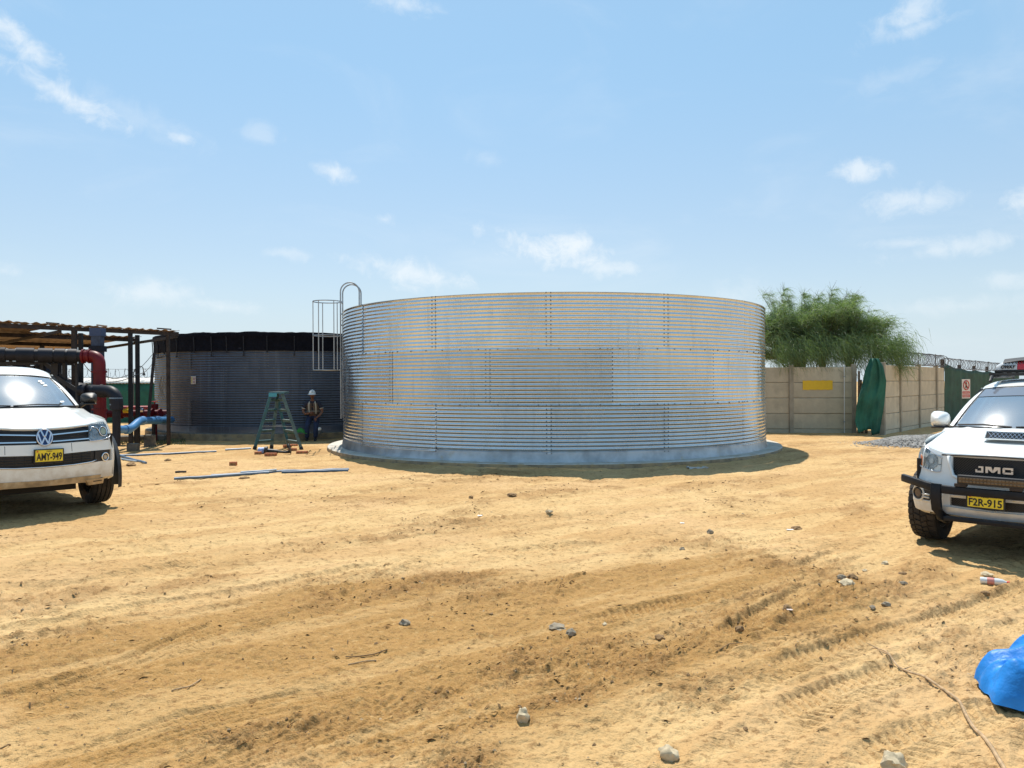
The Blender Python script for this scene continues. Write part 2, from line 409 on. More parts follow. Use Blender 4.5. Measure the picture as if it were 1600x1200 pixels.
def arc(c, r, a0, a1, n, ax=(1, 0, 0), ay=(0, 0, 1)):
    c, ax, ay = Vector(c), Vector(ax), Vector(ay)
    return [c + ax * (r * math.cos(a0 + (a1 - a0) * i / n)) + ay * (r * math.sin(a0 + (a1 - a0) * i / n)) for i in range(n + 1)]
# ================================================================== GROUND
def _hash(ix, iy, seed):
    h = (ix.astype(np.int64) * 374761393 + iy.astype(np.int64) * 668265263 + seed * 1442695041) & 0x7fffffff
    h = (h ^ (h >> 13)) * 1274126177 & 0x7fffffff
    return ((h ^ (h >> 16)) & 0xffffff) / float(0xffffff)
def vnoise(x, y, seed=0):
    ix, iy = np.floor(x), np.floor(y); fx, fy = x - ix, y - iy
    fx = fx * fx * fx * (fx * (fx * 6 - 15) + 10); fy = fy * fy * fy * (fy * (fy * 6 - 15) + 10)
    a = _hash(ix, iy, seed); b = _hash(ix + 1, iy, seed); c = _hash(ix, iy + 1, seed); d = _hash(ix + 1, iy + 1, seed)
    return (a * (1 - fx) + b * fx) * (1 - fy) + (c * (1 - fx) + d * fx) * fy - .5
def fbm(x, y, f, octv, seed=0, gain=.5):
    s = 0; a = 1; c, sn = math.cos(.6), math.sin(.6)
    for i in range(octv):
        s = s + a * vnoise(x * f, y * f, seed + i * 17); a *= gain; f *= 2.03; x, y = x * c - y * sn, x * sn + y * c
    return s
def sstep(x, a, b):
    t = np.clip((x - a) / (b - a), 0, 1); return t * t * (3 - 2 * t)
def macro(x, y):
    """gentle lie of the land"""
    return (-.055 * np.exp(-((x - 5.2) ** 2 + (y - 8.2) ** 2) / (2 * 2.6 ** 2)) + .055 * np.exp(-((x + 6.6) ** 2 + (y - 11.0) ** 2) / (2 * 2.6 ** 2))
            + .03 * np.exp(-((x - 7.6) ** 2 + (y - 15.8) ** 2) / (2 * 2.5 ** 2)))
def flat_hit(px, py, z=0.):
    d = ray(px, py); k = (z - CAM_H) / d.z; return (d.x * k, d.y * k)
def G(px, py, dz=0.):
    """point on the ground seen at a pixel of the photograph"""
    z = 0.
    for _ in range(6):
        x, y = flat_hit(px, py, z); z = float(macro(np.array(x), np.array(y)))
    return Vector((x, y, z + dz))
# wheel tracks: pixel polyline, width, depth, kind, phase
TR = [([(1640, 960), (1500, 1015), (1390, 1055), (1290, 1095), (1200, 1145), (1130, 1210)], .27, .019, 'lug'),
      ([(1640, 905), (1520, 950), (1400, 990), (1300, 1015), (1180, 1060), (1090, 1110), (1020, 1170), (980, 1230)], .24, .018, 'lug'),
      ([(1290, 905), (1200, 955), (1120, 1005), (1060, 1060), (1010, 1110), (1000, 1160)], .22, .020, 'lug'),
      ([(1330, 850), (1230, 895), (1130, 925), (1020, 950), (900, 975), (780, 990)], .24, .020, 'lug'),
      ([(1110, 860), (1160, 890), (1180, 915)], .22, .012, 'lug'),
      ([(1060, 870), (960, 900), (880, 940), (850, 990)], .22, .010, 'lug'),
      ([(1240, 870), (1300, 880), (1400, 850), (1440, 840)], .22, .010, 'lug'),
      ([(-40, 990), (120, 965), (250, 945), (400, 925), (560, 890), (760, 862), (960, 850)], .30, .020, 'rib'),
      ([(-40, 930), (150, 910), (330, 880), (520, 845), (760, 815), (980, 800)], .30, .016, 'rib'),
      ([(-40, 900), (100, 880), (240, 862), (400, 845), (600, 822)], .24, .010, 'rib'),
      ([(210, 830), (235, 850), (255, 880)], .22, .012, 'lug'),
      ([(-40, 1110), (140, 1060), (260, 1010), (380, 975)], .26, .014, 'rib'),
      ([(560, 1010), (600, 1080), (640, 1150), (650, 1220)], .22, .008, 'lug'),
      ([(270, 790), (380, 815), (500, 830), (640, 836)], .22, .010, 'rib'),
      ([(430, 765), (520, 790), (560, 815)], .22, .008, 'rib'),
      ([(190, 800), (300, 770), (460, 760), (700, 772), (900, 790)], .30, .010, 'rib'),
      ([(1100, 800), (1250, 790), (1420, 770)], .24, .010, 'lug'),
      ([(700, 905), (690, 960), (720, 1010), (800, 1050)], .2, .006, 'lug'),
      ([(1640, 1110), (1500, 1130), (1400, 1170), (1340, 1220)], .24, .012, 'lug'),
      ([(60, 1210), (220, 1150), (420, 1100), (640, 1060), (820, 1040)], .26, .010, 'rib')]
_r = random.Random(21)
def _w(x, y):
    return ('w', x, y)
for k in range(26):
    # long sweeping wheel tracks, most of them along the way vehicles cross the yard
    x0, y0 = _r.uniform(-9, 9), _r.uniform(3.2, 13.5); th = R(_r.choice([30, 36, 42, 22, 12, 48, 75, -12])) + _r.uniform(-.08, .08); L_ = _r.uniform(3, 9); cv = _r.uniform(-.35, .35)
    P_ = []
    for q in range(5):
        t = (q / 4 - .5) * L_; P_.append((x0 + t * math.cos(th + cv * q / 4), y0 + t * math.sin(th + cv * q / 4)))
    for off in ((0, 1.5) if k % 3 == 0 else (0,)):
        TR.append(([_w(p[0] - off * math.sin(th), p[1] + off * math.cos(th)) for p in P_], _r.uniform(.19, .27), _r.uniform(.004, .009), _r.choice(['rib', 'rib', 'lug'])))
TRW = []
for pts, w, dep, kind in TR:
    P = np.array([(p[1], p[2]) if p[0] == 'w' else flat_hit(*p) for p in pts])
    # smooth the polyline
    for _ in range(2):
        Q = [P[0]]
        for a, b in zip(P[:-1], P[1:]): Q += [a * .75 + b * .25, a * .25 + b * .75]
        Q.append(P[-1]); P = np.array(Q)
    TRW.append((P, w, dep, kind))
DAMP = np.array([flat_hit(*p) for p in [(-60, 1010), (100, 985), (230, 950), (330, 930), (480, 905), (620, 893), (760, 888), (900, 893), (1000, 866), (1130, 860), (1290, 872), (1390, 912),
                 (1400, 960), (1300, 1010), (1160, 1060), (1010, 1090), (900, 1150), (820, 1240), (-60, 1260)]])
def poly_sd(x, y, P):
    d = np.full(x.shape, 1e9); inside = np.zeros(x.shape, bool); n = len(P)
    for i in range(n):
        a, b = P[i], P[(i + 1) % n]; e = b - a
        t = np.clip(((x - a[0]) * e[0] + (y - a[1]) * e[1]) / (e @ e), 0, 1)
        d = np.minimum(d, np.hypot(x - a[0] - t * e[0], y - a[1] - t * e[1]))
        c = ((a[1] > y) != (b[1] > y)); c &= x < (b[0] - a[0]) * (y - a[1]) / (b[1] - a[1] + 1e-12) + a[0]; inside ^= c
    return np.where(inside, -d, d)
def ground_fields(x, y, fine=True):
    z = macro(x, y); r = np.hypot(x, y)
    near = 1 - sstep(r, 16, 34)
    z = z + .030 * fbm(x, y, .55, 3, 3) * (1 - sstep(r, 60, 120))
    wx = x + .5 * fbm(x, y, .9, 3, 50); wy = y + .5 * fbm(x, y, .9, 3, 60)
    sd_ = poly_sd(wx, wy, DAMP)
    damp = 1 - sstep(sd_, -.30, .28)
    au, cu_ = x * .80 + y * .60, -x * .60 + y * .80          # along and across the usual way of travel
    streak = fbm(au * .45 + .3 * fbm(x, y, .7, 2, 5), cu_ * 3.6, 1., 4, 41, .6)
    churn = sstep(fbm(au * .8, cu_ * 1.9, .8, 4, 91) + .10 * damp, .06, .34) * .85 + .22 * damp * sstep(streak, -.1, .3)
    z = z + .020 * streak * (1 - sstep(r, 14, 30))
    z = z + near * .025 * fbm(x, y, 3., 5, 11, .56)
    rough_ = near * churn
    nz = rough_ * .030 * np.abs(fbm(au * .7, cu_ * 1.4, 7., 4, 21, .62))
    fres = 1 - sstep(r, 7, 16)
    nz = nz + fres * (.010 + .019 * churn) * fbm(x, y, 20., 4, 31, .7)
    track = np.zeros_like(z); pres = np.zeros_like(z)
    for P, w, dep, kind in TRW:
        lo, hi = P.min(0) - .5, P.max(0) + .5
        sel = np.where((x > lo[0]) & (x < hi[0]) & (y > lo[1]) & (y < hi[1]))[0]
        if len(sel) == 0: continue
        xs, ys = x[sel], y[sel]; best = np.full(len(sel), 1e9); sd2 = np.zeros(len(sel)); ss = np.zeros(len(sel)); acc = 0.
        L = np.hypot(*(P[1:] - P[:-1]).T); tot = L.sum()
        for a, b, l in zip(P[:-1], P[1:], L):
            e = (b - a) / max(l, 1e-9); t = np.clip((xs - a[0]) * e[0] + (ys - a[1]) * e[1], 0, l)
            dx, dy = xs - a[0] - t * e[0], ys - a[1] - t * e[1]; dd = np.hypot(dx, dy)
            m = dd < best; best[m] = dd[m]; sd2[m] = (dx * -e[1] + dy * e[0])[m]; ss[m] = (acc + t)[m]; acc += l
        h = w / 2; inn = 1 - sstep(best, h * .82, h * 1.12)
        fade = sstep(ss, 0, .35) * (1 - sstep(ss, tot - .35, tot)) * (.25 + .75 * sstep(fbm(xs, ys, 1.1, 2, 77), -.40, .05))
        ridge = np.exp(-((best - h * 1.22) / (h * .22)) ** 2)
        if kind == 'lug':
            ph = ss / .062 + np.abs(sd2) / h * 1.1 + (sd2 > 0) * .5
            lug = sstep(np.abs((ph % 1) - .5), .18, .32); centre = 1 - np.exp(-(sd2 / (.012)) ** 2)
            pat = .35 + .65 * lug * centre
        else:
            pat = .45 + .55 * sstep(np.sin(sd2 / w * 2 * math.pi * 5), -.4, .4)
        dz = (-dep * inn * pat * fade + dep * .6 * ridge * fade) * 1.7
        z[sel] += dz * (1 - sstep(np.hypot(xs, ys), 14, 24)); track[sel] = np.maximum(track[sel], inn * fade * (1 if kind == 'lug' else .5))
        pres[sel] = np.maximum(pres[sel], inn * fade * pat)
    z = z + nz * (1 - .7 * track)
    return z, damp, np.clip(churn * (1 - .5 * track), 0, 1), track, streak

# polar sheet round the camera: fine where it can be seen, coarse behind
ang_f = np.linspace(R(-43), R(43), 900)
ang_c = np.linspace(R(43), R(317), 60)[1:-1]
ang = np.concatenate([ang_f, ang_c]); NA = len(ang)
rr = [1.9]
while rr[-1] < 26: rr.append(rr[-1] + min(max(rr[-1] ** 2 / 1500., .006), .30))
while rr[-1] < 1600: rr.append(rr[-1] * 1.06)
rr = np.array(rr); NR = len(rr)
A_, R_ = np.meshgrid(ang, rr)
X_, Y_ = (R_ * np.sin(A_)).ravel(), (R_ * np.cos(A_)).ravel()
Z_, DMP, CHN, TRK, STK = ground_fields(X_, Y_)
verts = np.stack([X_, Y_, Z_], 1)
c0 = len(verts); verts = np.vstack([verts, [[0, 0, 0]]])
i = np.arange(NR - 1)[:, None]; j = np.arange(NA)[None, :]; j2 = (j + 1) % NA
quads = np.stack([i * NA + j, (i + 1) * NA + j, (i + 1) * NA + j2, i * NA + j2], -1).reshape(-1, 4)
tris = np.stack([np.full(NA, c0), np.arange(NA), (np.arange(NA) + 1) % NA], 1)
me = bpy.data.meshes.new('ground'); me.vertices.add(len(verts)); me.vertices.foreach_set('co', verts.astype(np.float32).ravel())
nl = quads.size + tris.size; me.loops.add(nl); me.loops.foreach_set('vertex_index', np.concatenate([quads.ravel(), tris.ravel()]).astype(np.int32))
me.polygons.add(len(quads) + len(tris))
me.polygons.foreach_set('loop_start', np.concatenate([np.arange(len(quads)) * 4, quads.size + np.arange(len(tris)) * 3]).astype(np.int32))
me.update(calc_edges=True); me.polygons.foreach_set('use_smooth', np.ones(len(me.polygons), bool))
ca = me.color_attributes.new('soil', 'FLOAT_COLOR', 'POINT')
cc = np.zeros((len(verts), 4), np.float32); cc[:-1, 0] = DMP; cc[:-1, 1] = CHN; cc[:-1, 2] = TRK; cc[:-1, 3] = np.clip(STK + .5, 0, 1)
ca.data.foreach_set('color', cc.ravel())
def ground_mat():
    m = bpy.data.materials.new('sandy ground'); m.use_nodes = True
    T = NT(m.node_tree); b = T.n['Principled BSDF']; b.inputs['Roughness'].default_value = .95; b.inputs['Specular IOR Level'].default_value = .15
    pos = T.new('ShaderNodeNewGeometry').outputs['Position']
    at = T.new('ShaderNodeVertexColor', _layer_name='soil'); sp = T.new('ShaderNodeSeparateColor'); T.link(at.outputs[0], sp.inputs[0])
    dmp, chn, trk = sp.outputs[0], sp.outputs[1], sp.outputs[2]; stk = at.outputs[1]
    nb = T.noise(pos, .35, 4., .55, .3); nm = T.noise(pos, 2.1, 5., .62, .6); nf = T.noise(pos, 17., 5., .68); ng = T.noise(pos, 110., 3., .7)
    light, mid, dark = (.60, .395, .195), (.48, .29, .12), (.21, .105, .035)  # dark also puts the shade of cracks and crevices into the soil colour
    c = T.mix(T.smooth(nb, .35, .65), light, mid)
    c = T.mix(T.smooth(stk, .55, .32, 0., .55), c, (.67, .47, .225))
    c = T.mix(T.math('MULTIPLY', trk, .35), c, (.65, .46, .22))
    c = T.mix(T.math('MULTIPLY', T.smooth(nm, .40, .66), .45), c, mid)
    c = T.mix(T.math('MULTIPLY', dmp, T.smooth(stk, .25, .6, .62, .96)), c, (.37, .205, .065))
    c = T.mix(T.math('MULTIPLY', chn, T.smooth(nm, .42, .62, .1, .62)), c, dark)
    c = T.mix(T.smooth(nf, .53, .64, 0., .62), c, dark)
    c = T.mix(T.smooth(nf, .46, .28, 0., .35), c, (.67, .47, .225))
    # dark specks of plant litter
    vo = T.new('ShaderNodeTexVoronoi'); vo.inputs['Scale'].default_value = 26.; T.link(T.mapping(pos, (1, 1, 1)), vo.inputs['Vector'])
    speck = T.math('MULTIPLY', T.smooth(vo.outputs['Distance'], .17, .08), T.smooth(T.math('ADD', nm, T.math('MULTIPLY', dmp, .10)), .50, .62))
    c = T.mix(T.math('MULTIPLY', speck, .75), c, (.09, .055, .03))
    c = T.mix(T.smooth(ng, .35, .75, 0., .22), c, (.66, .48, .26))
    # fine litter drawn out in one direction
    st = T.noise(T.mapping(pos, (6., 46., 6.), (0, 0, R(24))), 1., 4., .6, .6)
    c = T.mix(T.math('MULTIPLY', T.smooth(st, .60, .68), T.smooth(nm, .38, .6, .15, .85)), c, (.12, .075, .03))
    T.link(c, b.inputs['Base Color'])
    n1 = T.bump(T.math('ADD', nf, T.math('MULTIPLY', ng, .35)), .75, .032)
    n1 = T.bump(T.smooth(nm, .2, .8), .5, .05, n1)
    n1 = T.bump(st, .4, .012, n1)
    T.link(n1, b.inputs['Normal']); return m
M['ground'] = ground_mat()
me.materials.append(M['ground'])
ground = bpy.data.objects.new('ground', me); COL.objects.link(ground); ground['kind'] = 'structure'
def HZ(x, y):
    return float(ground_fields(np.array([x]), np.array([y]))[0][0])
def GH(px, py, sink=0.):
    """point on the finished relief"""
    p = G(px, py); p.z = HZ(p.x, p.y) - sink; return p
# ================================================================== TANKS
def tank(name, centre, rad, z0, z1, m, label, cat, npan, rings, a_first, mb, slab_m, slab_r, ncorr=14, amp=.0085, flare=.045, bolts=True):
    root = empty(name, (centre[0], centre[1], 0), 0, label, cat)
    rh = (z1 - z0) / rings; span = 2 * math.pi / npan; pm = []
    # two panel meshes: the usual one and one laid a little proud for the overlap
    NC = 12; per = 8; rows = ncorr * per
    def panel_mesh(dr):
        P = []
        for i in range(rows + 1):
            z = rh * i / rows
            k = math.cos(2 * math.pi * i / per)
            row = []
            for j in range(NC + 1):
                t = span * j / NC * 1.012
                edge = .010 if j == NC else 0.
                r = rad + dr + amp * k + edge
                row.append((r * math.sin(t), -r * math.cos(t), z))
            P.append(row)
        b = MB(); b.grid(P); return b
    o0 = panel_mesh(0.).build('wall_panel', m, root, angle=180); first = True
    for k in range(rings):
        for i in range(npan):
            if first: o = o0; first = False
            else: o = o0.copy(); COL.objects.link(o)
            o.location = (0, 0, z0 + rh * k); o.rotation_euler = (0, 0, a_first + span * (i + (.5 if k % 2 else 0.)))
            s = 1 + .0006 * ((i * 7 + k * 3) % 5); o.scale = (s, s, 1)
    if bolts:
        b = MB()
        def bolt(t, z, s=.014):
            r = rad + amp; c, sn = math.sin(t), -math.cos(t)
            p = Vector((c * r, sn * r, z)); nrm = Vector((c, sn, 0)); tg = Vector((-sn, c, 0)); up = Vector((0, 0, 1))
            vs = [p + tg * (s * math.cos(a)) + up * (s * math.sin(a)) + nrm * h for h in (-.006, .012) for a in [math.pi / 3 * q for q in range(6)]]
            b.add(vs, [tuple(range(6, 12))] + [(q, (q + 1) % 6, 6 + (q + 1) % 6, 6 + q) for q in range(6)])
        for k in range(rings):
            for i in range(npan):
                t0 = a_first + span * (i + (.5 if k % 2 else 0.))
                for q in range(ncorr):
                    for dt in (-.045 / rad, .045 / rad): bolt(t0 + dt, z0 + rh * k + rh * (q + .5 if q < ncorr else q) / ncorr + .5 * rh / ncorr * 1.)
                if k:
                    for q in range(6): bolt(t0 + span * (q + .5) / 6, z0 + rh * k + .004, .015)
        o = b.build('bolts', M['bolt'], root, smooth=False); o['kind'] = 'stuff'
    # foot ring closing the wall onto the slab, and the stiffened rim
    b = MB(); b.lathe([(rad + .017 + flare, z0 - .012), (rad + .017 + flare * .9, z0 + .002), (rad + .017 + flare * .5, z0 + .03), (rad + .016, z0 + .175), (rad - .004, z0 + .195), (rad - .03, z0 + .195)], 128)
    b.build('foot_ring', mb, root)
    b = MB(); b.lathe([(rad - .04, z1 - .004), (rad + .014, z1 - .004), (rad + .014, z1 + .010), (rad - .04, z1 + .010), (rad - .04, z1 - .004)], 128)
    b.build('rim', M['galv_plain'], root, angle=10)
    sb = MB(); sb.lathe([(slab_r - .001, z0 - .020), (slab_r + .008, z0 - .026), (slab_r + .012, .03), (slab_r + .018, -.25)], 160); sb.build('slab_edge', M['slab_edge'], root, smooth=False)
    sb = MB(); prof = [(0.001, z0 - .012), (slab_r - .012, z0 - .012), (slab_r, z0 - .020), (slab_r - .01, z0 - .06)]
    sb.lathe(prof, 160); s = sb.build('base_slab', slab_m, root, smooth=False)
    for v in s.data.vertices:
        a = math.atan2(v.co.y, v.co.x); r = math.hypot(v.co.x, v.co.y)
        if r > .5: k = 1 + .004 * mnoise.noise(Vector((math.cos(a) * 4, math.sin(a) * 4, 0))); v.co.x *= k; v.co.y *= k
    return root

# big bright tank
az = (math.atan((536 - 800) / F) + math.atan((1196 - 800) / F)) / 2; half = (math.atan((1196 - 800) / F) - math.atan((536 - 800) / F)) / 2
D1 = 20.12; R1 = D1 * math.sin(half) - .01; C1 = (D1 * math.sin(az), D1 * math.cos(az)); Z0, Z1 = .088, 3.345
def tank_ang(px, C, rad):
    d = ray(px, 600); k = d.x; # point (k*y, y) on circle
    a = k * k + 1; bq = -2 * (k * C[0] + C[1]); c = C[0] ** 2 + C[1] ** 2 - rad ** 2
    y = (-bq - math.sqrt(bq * bq - 4 * a * c)) / (2 * a); return math.atan2(k * y - C[0], C[1] - y)
t1 = tank('galvanised_tank', C1, R1, Z0, Z1, M['galv'], 'large shiny corrugated steel water tank without a roof, in the middle of the yard', 'tank',
          14, 3, tank_ang(857.5, C1, R1), M['foot_steel'], M['concrete'], 5.70)
# darker tank at the back
C2 = (-7.50, 26.08); R2 = 4.2
t2 = tank('lined_tank', C2, R2, .21, 2.98, M['galv_old'], 'older dark grey corrugated tank with black liner over its rim, behind the stepladder', 'tank',
          11, 3, .12, M['galv_old'], M['concrete_dark'], 4.48, ncorr=13, flare=.01)
# black liner folded over the rim, straps and their buckles
lb = MB(); P = []
for i in range(9):
    row = []
    for j in range(240):
        t = 2 * math.pi * j / 240; f = i / 8
        rnd = mnoise.noise(Vector((math.cos(t) * 9, math.sin(t) * 9, f * 2))); rnd2 = mnoise.noise(Vector((math.cos(t) * 30, math.sin(t) * 30, f * 3)))
        if i == 0: r, z = R2 - .10, 2.90
        elif i == 1: r, z = R2 - .02, 3.09 + .018 * rnd2 + .022 * rnd
        elif i == 2: r, z = R2 + .055, 3.075 + .018 * rnd2 + .02 * rnd
        elif i == 3: r, z = R2 + .075 + .012 * rnd, 2.99
        elif i == 4: r, z = R2 + .035, 2.93 + .01 * rnd2
        else: r, z = R2 + .032 + .010 * rnd * (i - 4) + .012 * rnd2, 2.93 - (i - 4) * .095 + .012 * rnd
        row.append((r * math.cos(t), r * math.sin(t), z))
    P.append(row)
lb.grid(P, wrap=True, flip=True); lb.build('liner', M['liner'], t2, angle=60)
for k in range(44):
    t = 2 * math.pi * k / 44 + .03 * math.sin(k * 5.1); r = R2 + .055; b = MB(); c, s_ = math.cos(t), math.sin(t)
    ln = .30 + .06 * math.sin(k * 3.3)
    b.tube([(c * (r + .02), s_ * (r + .02), 2.97), (c * r, s_ * r, 2.75), (c * (r - .01), s_ * (r - .01), 2.56 - ln + .22)], .014, 5)
    b.box(c * r - .02, c * r + .02, s_ * r - .02, s_ * r + .02, 2.55 - ln + .2, 2.59 - ln + .2)
    b.build('strap', M['rope'], t2)
# small notice and pipe stub on the dark tank
t = tank_ang(303, C2, R2); P0 = AT(303, 594, 22.2)
b = MB(); rr_ = R2 + .02
w2 = .095
for (a_, b2, m_) in (( -w2, w2, 'sign_white'),):
    b.grid([[((rr_) * math.sin(t + a_ / rr_ + (b2 - a_) / rr_ * q / 4), -(rr_) * math.cos(t + a_ / rr_ + (b2 - a_) / rr_ * q / 4), z) for q in range(5)] for z in (P0.z - .11, P0.z + .11)])
o = b.build('notice', M['sign_white'], t2)
for (x0, x1, z0_, z1_, mk) in ((-.08, -.035, -.09, .09, 'yellow'), (-.01, .08, -.09, -.02, 'sign_red'), (-.01, .08, 0, .08, 'sign_red')):
    b = MB(); b.grid([[((rr_ + .004) * math.sin(t + (x0 + (x1 - x0) * q / 2) / rr_), -(rr_ + .004) * math.cos(t + (x0 + (x1 - x0) * q / 2) / rr_), P0.z + z) for q in range(3)] for z in (z0_, z1_)])
    b.build('notice_print', mat('notice print', {'yellow': (.55, .47, .15), 'sign_red': (.42, .30, .30)}[mk], .6), o)

# ladder with cage on the big tank
def cage_ladder():
    ta = tank_ang(537.2, C1, R1)          # just this side of the left outline
    ta -= .19
    out = Vector((math.sin(ta), -math.cos(ta), 0)); tg = Vector((-out.y, out.x, 0)); c = Vector((C1[0], C1[1], 0))
    root = empty('caged_ladder', c + out * (R1 + .030), 0, 'steel access ladder with hoop cage and arched handrails on the side of the big tank', 'ladder')
    O = Vector((0, 0, 0)); zt = 3.93
    for s in (-.2, .2):
        b = MB(); base = O + tg * s + out * .055
        pts = [base + Vector((0, 0, .72))] + [base + Vector((0, 0, z)) for z in (1.5, 2.5, 3.3)] 
        r = .235; pts += [base - out * r + out * (r * math.cos(a)) + Vector((0, 0, zt + r * math.sin(a))) for a in [math.pi * q / 14 for q in range(15)]]
        pts += [base - out * (2 * r) + Vector((0, 0, 3.2))]
        b.tube(pts, .018, 8); b.build('rail', M['galv_plain'], root)
    for k in range(11):
        z = .82 + k * .285; b = MB(); b.tube([O + tg * -.2 + out * .055 + Vector((0, 0, z)), O + tg * .2 + out * .055 + Vector((0, 0, z))], .014, 6); b.build('rung', M['galv_plain'], root)
    for k in range(3):
        z = 1.0 + k * 1.1; b = MB()
        for s in (-.2, .2): b.bar(O + tg * s + out * .055 + Vector((0, 0, z)), O + tg * s - out * .06 + Vector((0, 0, z)), .04, .01)
        b.build('bracket', M['galv_plain'], root)
    rc = .36; cc_ = O + out * (.055 + rc)
    for z in (3.70, 2.83, 1.95):
        b = MB(); b.tube([cc_ + out * (rc * math.cos(a)) + tg * (rc * math.sin(a)) + Vector((0, 0, z)) for a in [2 * math.pi * q / 28 for q in range(28)]], .013, 6, closed=True)
        b.build('cage_hoop', M['galv_plain'], root)
    for a in (R(-125), R(-62), R(0), R(62), R(125)):
        b = MB(); p = cc_ + out * (rc * math.cos(a)) + tg * (rc * math.sin(a)); b.bar(p + Vector((0, 0, 1.94)), p + Vector((0, 0, 3.71)), .022, .008, up=tuple(tg)); b.build('cage_strap', M['galv_plain'], root)
cage_ladder()

# ================================================================== PRECAST WALLS, GATE CLOTH, NET FENCE
HPAN = .485
def wall_run(name, a, b, nbay, label, rows=4, zb=-.05, zt=2.06, first_post=True, last_post=True, bays=None):
    a, b = Vector(a), Vector(b); d = (b - a); L = d.length; d.normalize(); rz = math.atan2(d.y, d.x)
    root = empty(name, (a.x, a.y, 0), rz, label, 'wall')
    xs = bays or [L * i / nbay for i in range(nbay + 1)]
    base = None; hp = (zt - zb) / (rows + .35)
    for i in range(len(xs) - 1):
        for k in range(-1, rows):
            w = xs[i + 1] - xs[i] - .10
            z_lo = zb + hp * (k + .35) if k >= 0 else zb - .2; z_hi = zb + hp * (k + 1.35) if k >= 0 else zb + hp * .35
            b_ = MB(); b_.box(-w / 2, w / 2, -.022, .022, .007, z_hi - z_lo - .007)
            o = b_.build('wall_panel', M['precast'], root, smooth=False, bevel=.011)
            o.location = ((xs[i] + xs[i + 1]) / 2, rng.uniform(-.009, .009), z_lo); o.rotation_euler = (rng.uniform(-.006, .006), 0, 0)
        b_ = MB(); b_.box(xs[i] + .05, xs[i + 1] - .05, .008, .019, -.2, zt - .01); b_.build('joint_backing', M['post'], root, smooth=False)  # added dark backing sheet, closes the panel gaps and darkens the joints
    for i, x in enumerate(xs):
        if (i == 0 and not first_post) or (i == len(xs) - 1 and not last_post): continue
        b_ = MB(); b_.box(-.065, .065, -.075, .075, -.3, zt + .07); o = b_.build('wall_post', M['post'], root, smooth=False, bevel=.012); o.location = (x, 0, 0)
    return root, rz
WA = Vector((AT(1150, 600, 24.3).x, 24.3, 0)); WB = Vector((AT(1334, 600, 23.8).x, 23.8, 0))
WAb = WA + (WA - WB) * 1.2
lenA = (WB - WAb).length
pa = (Vector((AT(1236, 600, 24.06).x, 24.06, 0)) - WAb).length
wr, wrz = wall_run('concrete_wall', WAb, WB, 0, 'concrete panel wall under the tree, with a yellow painted rectangle and a white conduit', bays=[pa - 4.12, pa - 2.06, pa, lenA])
# yellow rectangle painted on the second panel and the conduit
def on_wall(root_loc, rz, x, y, z): return Vector((x, y, z))
xa = lambda px: (Vector((AT(px, 600, 24.0).x, 24.0, 0)) - WAb).length
ztop, zbot = AT(1275, 594.5, 24.0).z, AT(1275, 609, 24.0).z
b = MB(); P = []
x0, x1 = xa(1254), xa(1299)
for i in range(2):
    P.append([(x0 + (x1 - x0) * j / 12, -.038, (zbot if i == 0 else ztop) + .006 * math.sin(j * 2.3 + i * 2)) for j in range(13)])
b.grid(P); 
sol = b.build('painted_rectangle', M['yellow'], wr, smooth=False); sm = sol.modifiers.new('thickness', 'SOLIDIFY'); sm.thickness = .003
b = MB(); xc = xa(1316); b.tube([(xc, -.06, -.05), (xc, -.06, 2.12)], .014, 8); cond = b.build('conduit', M['white_plain'], wr)
for z in (.35, 1.75):
    b = MB(); b.box(xc - .03, xc + .03, -.075, -.03, z - .012, z + .012); b.build('conduit_clip', M['galv_plain'], cond, smooth=False)
# receding section
WC = Vector((AT(1379, 600, 22.95).x, 22.95, 0)); WD = Vector((AT(1475, 600, 29.0).x, 29.0, 0)); LB = (WD - WC).length
def t_on(px, A, B):
    k = ray(px, 600).x; d = B - A; return (A.x - k * A.y) / (k * d.y - d.x) * d.length
p1, p2, p3 = t_on(1405, WC, WD), t_on(1435, WC, WD), t_on(1462, WC, WD)
wr2, wr2z = wall_run('concrete_wall', WC, WD, 0, 'concrete panel wall running back to the sign, razor wire along its top', bays=[0, p1, p2, p3, LB], last_post=False, zt=2.10)
# dark end post
# green net fence carrying on
WE = WD + (WD - WC).normalized() * 18
dE = (WE - WD).normalized(); rzE = math.atan2(dE.y, dE.x)
nf = empty('net_fence', (WD.x, WD.y, 0), rzE, 'fence of dark green shade netting with the red and white warning sign on it', 'fence')
for k in range(7):
    b = MB(); b.box(-.055, .055, -.055, .055, -.3, 2.42 if k == 0 else 2.25); o = b.build('post', M['steel_brown'], nf, smooth=False, bevel=.01); o.location = (k * 3., 0.06, 0)
P = []
for i in range(15):
    f = i / 14; row = []
    for j in range(91):
        x = -.06 + 18.1 * j / 90; sag = .05 * math.sin(math.pi * ((x % 3.) / 3.)) + .28 * (1 - math.exp(-x / 2.2)) 
        row.append((x, -.03 + .05 * mnoise.noise(Vector((x * 1.4, f * 1.2, 4))), -.05 + f * (2.36 - sag)))
    P.append(row)
b = MB(); b.grid(P); o = b.build('netting', M['green_dark'], nf, angle=180); sm = o.modifiers.new('thickness', 'SOLIDIFY'); sm.thickness = .004
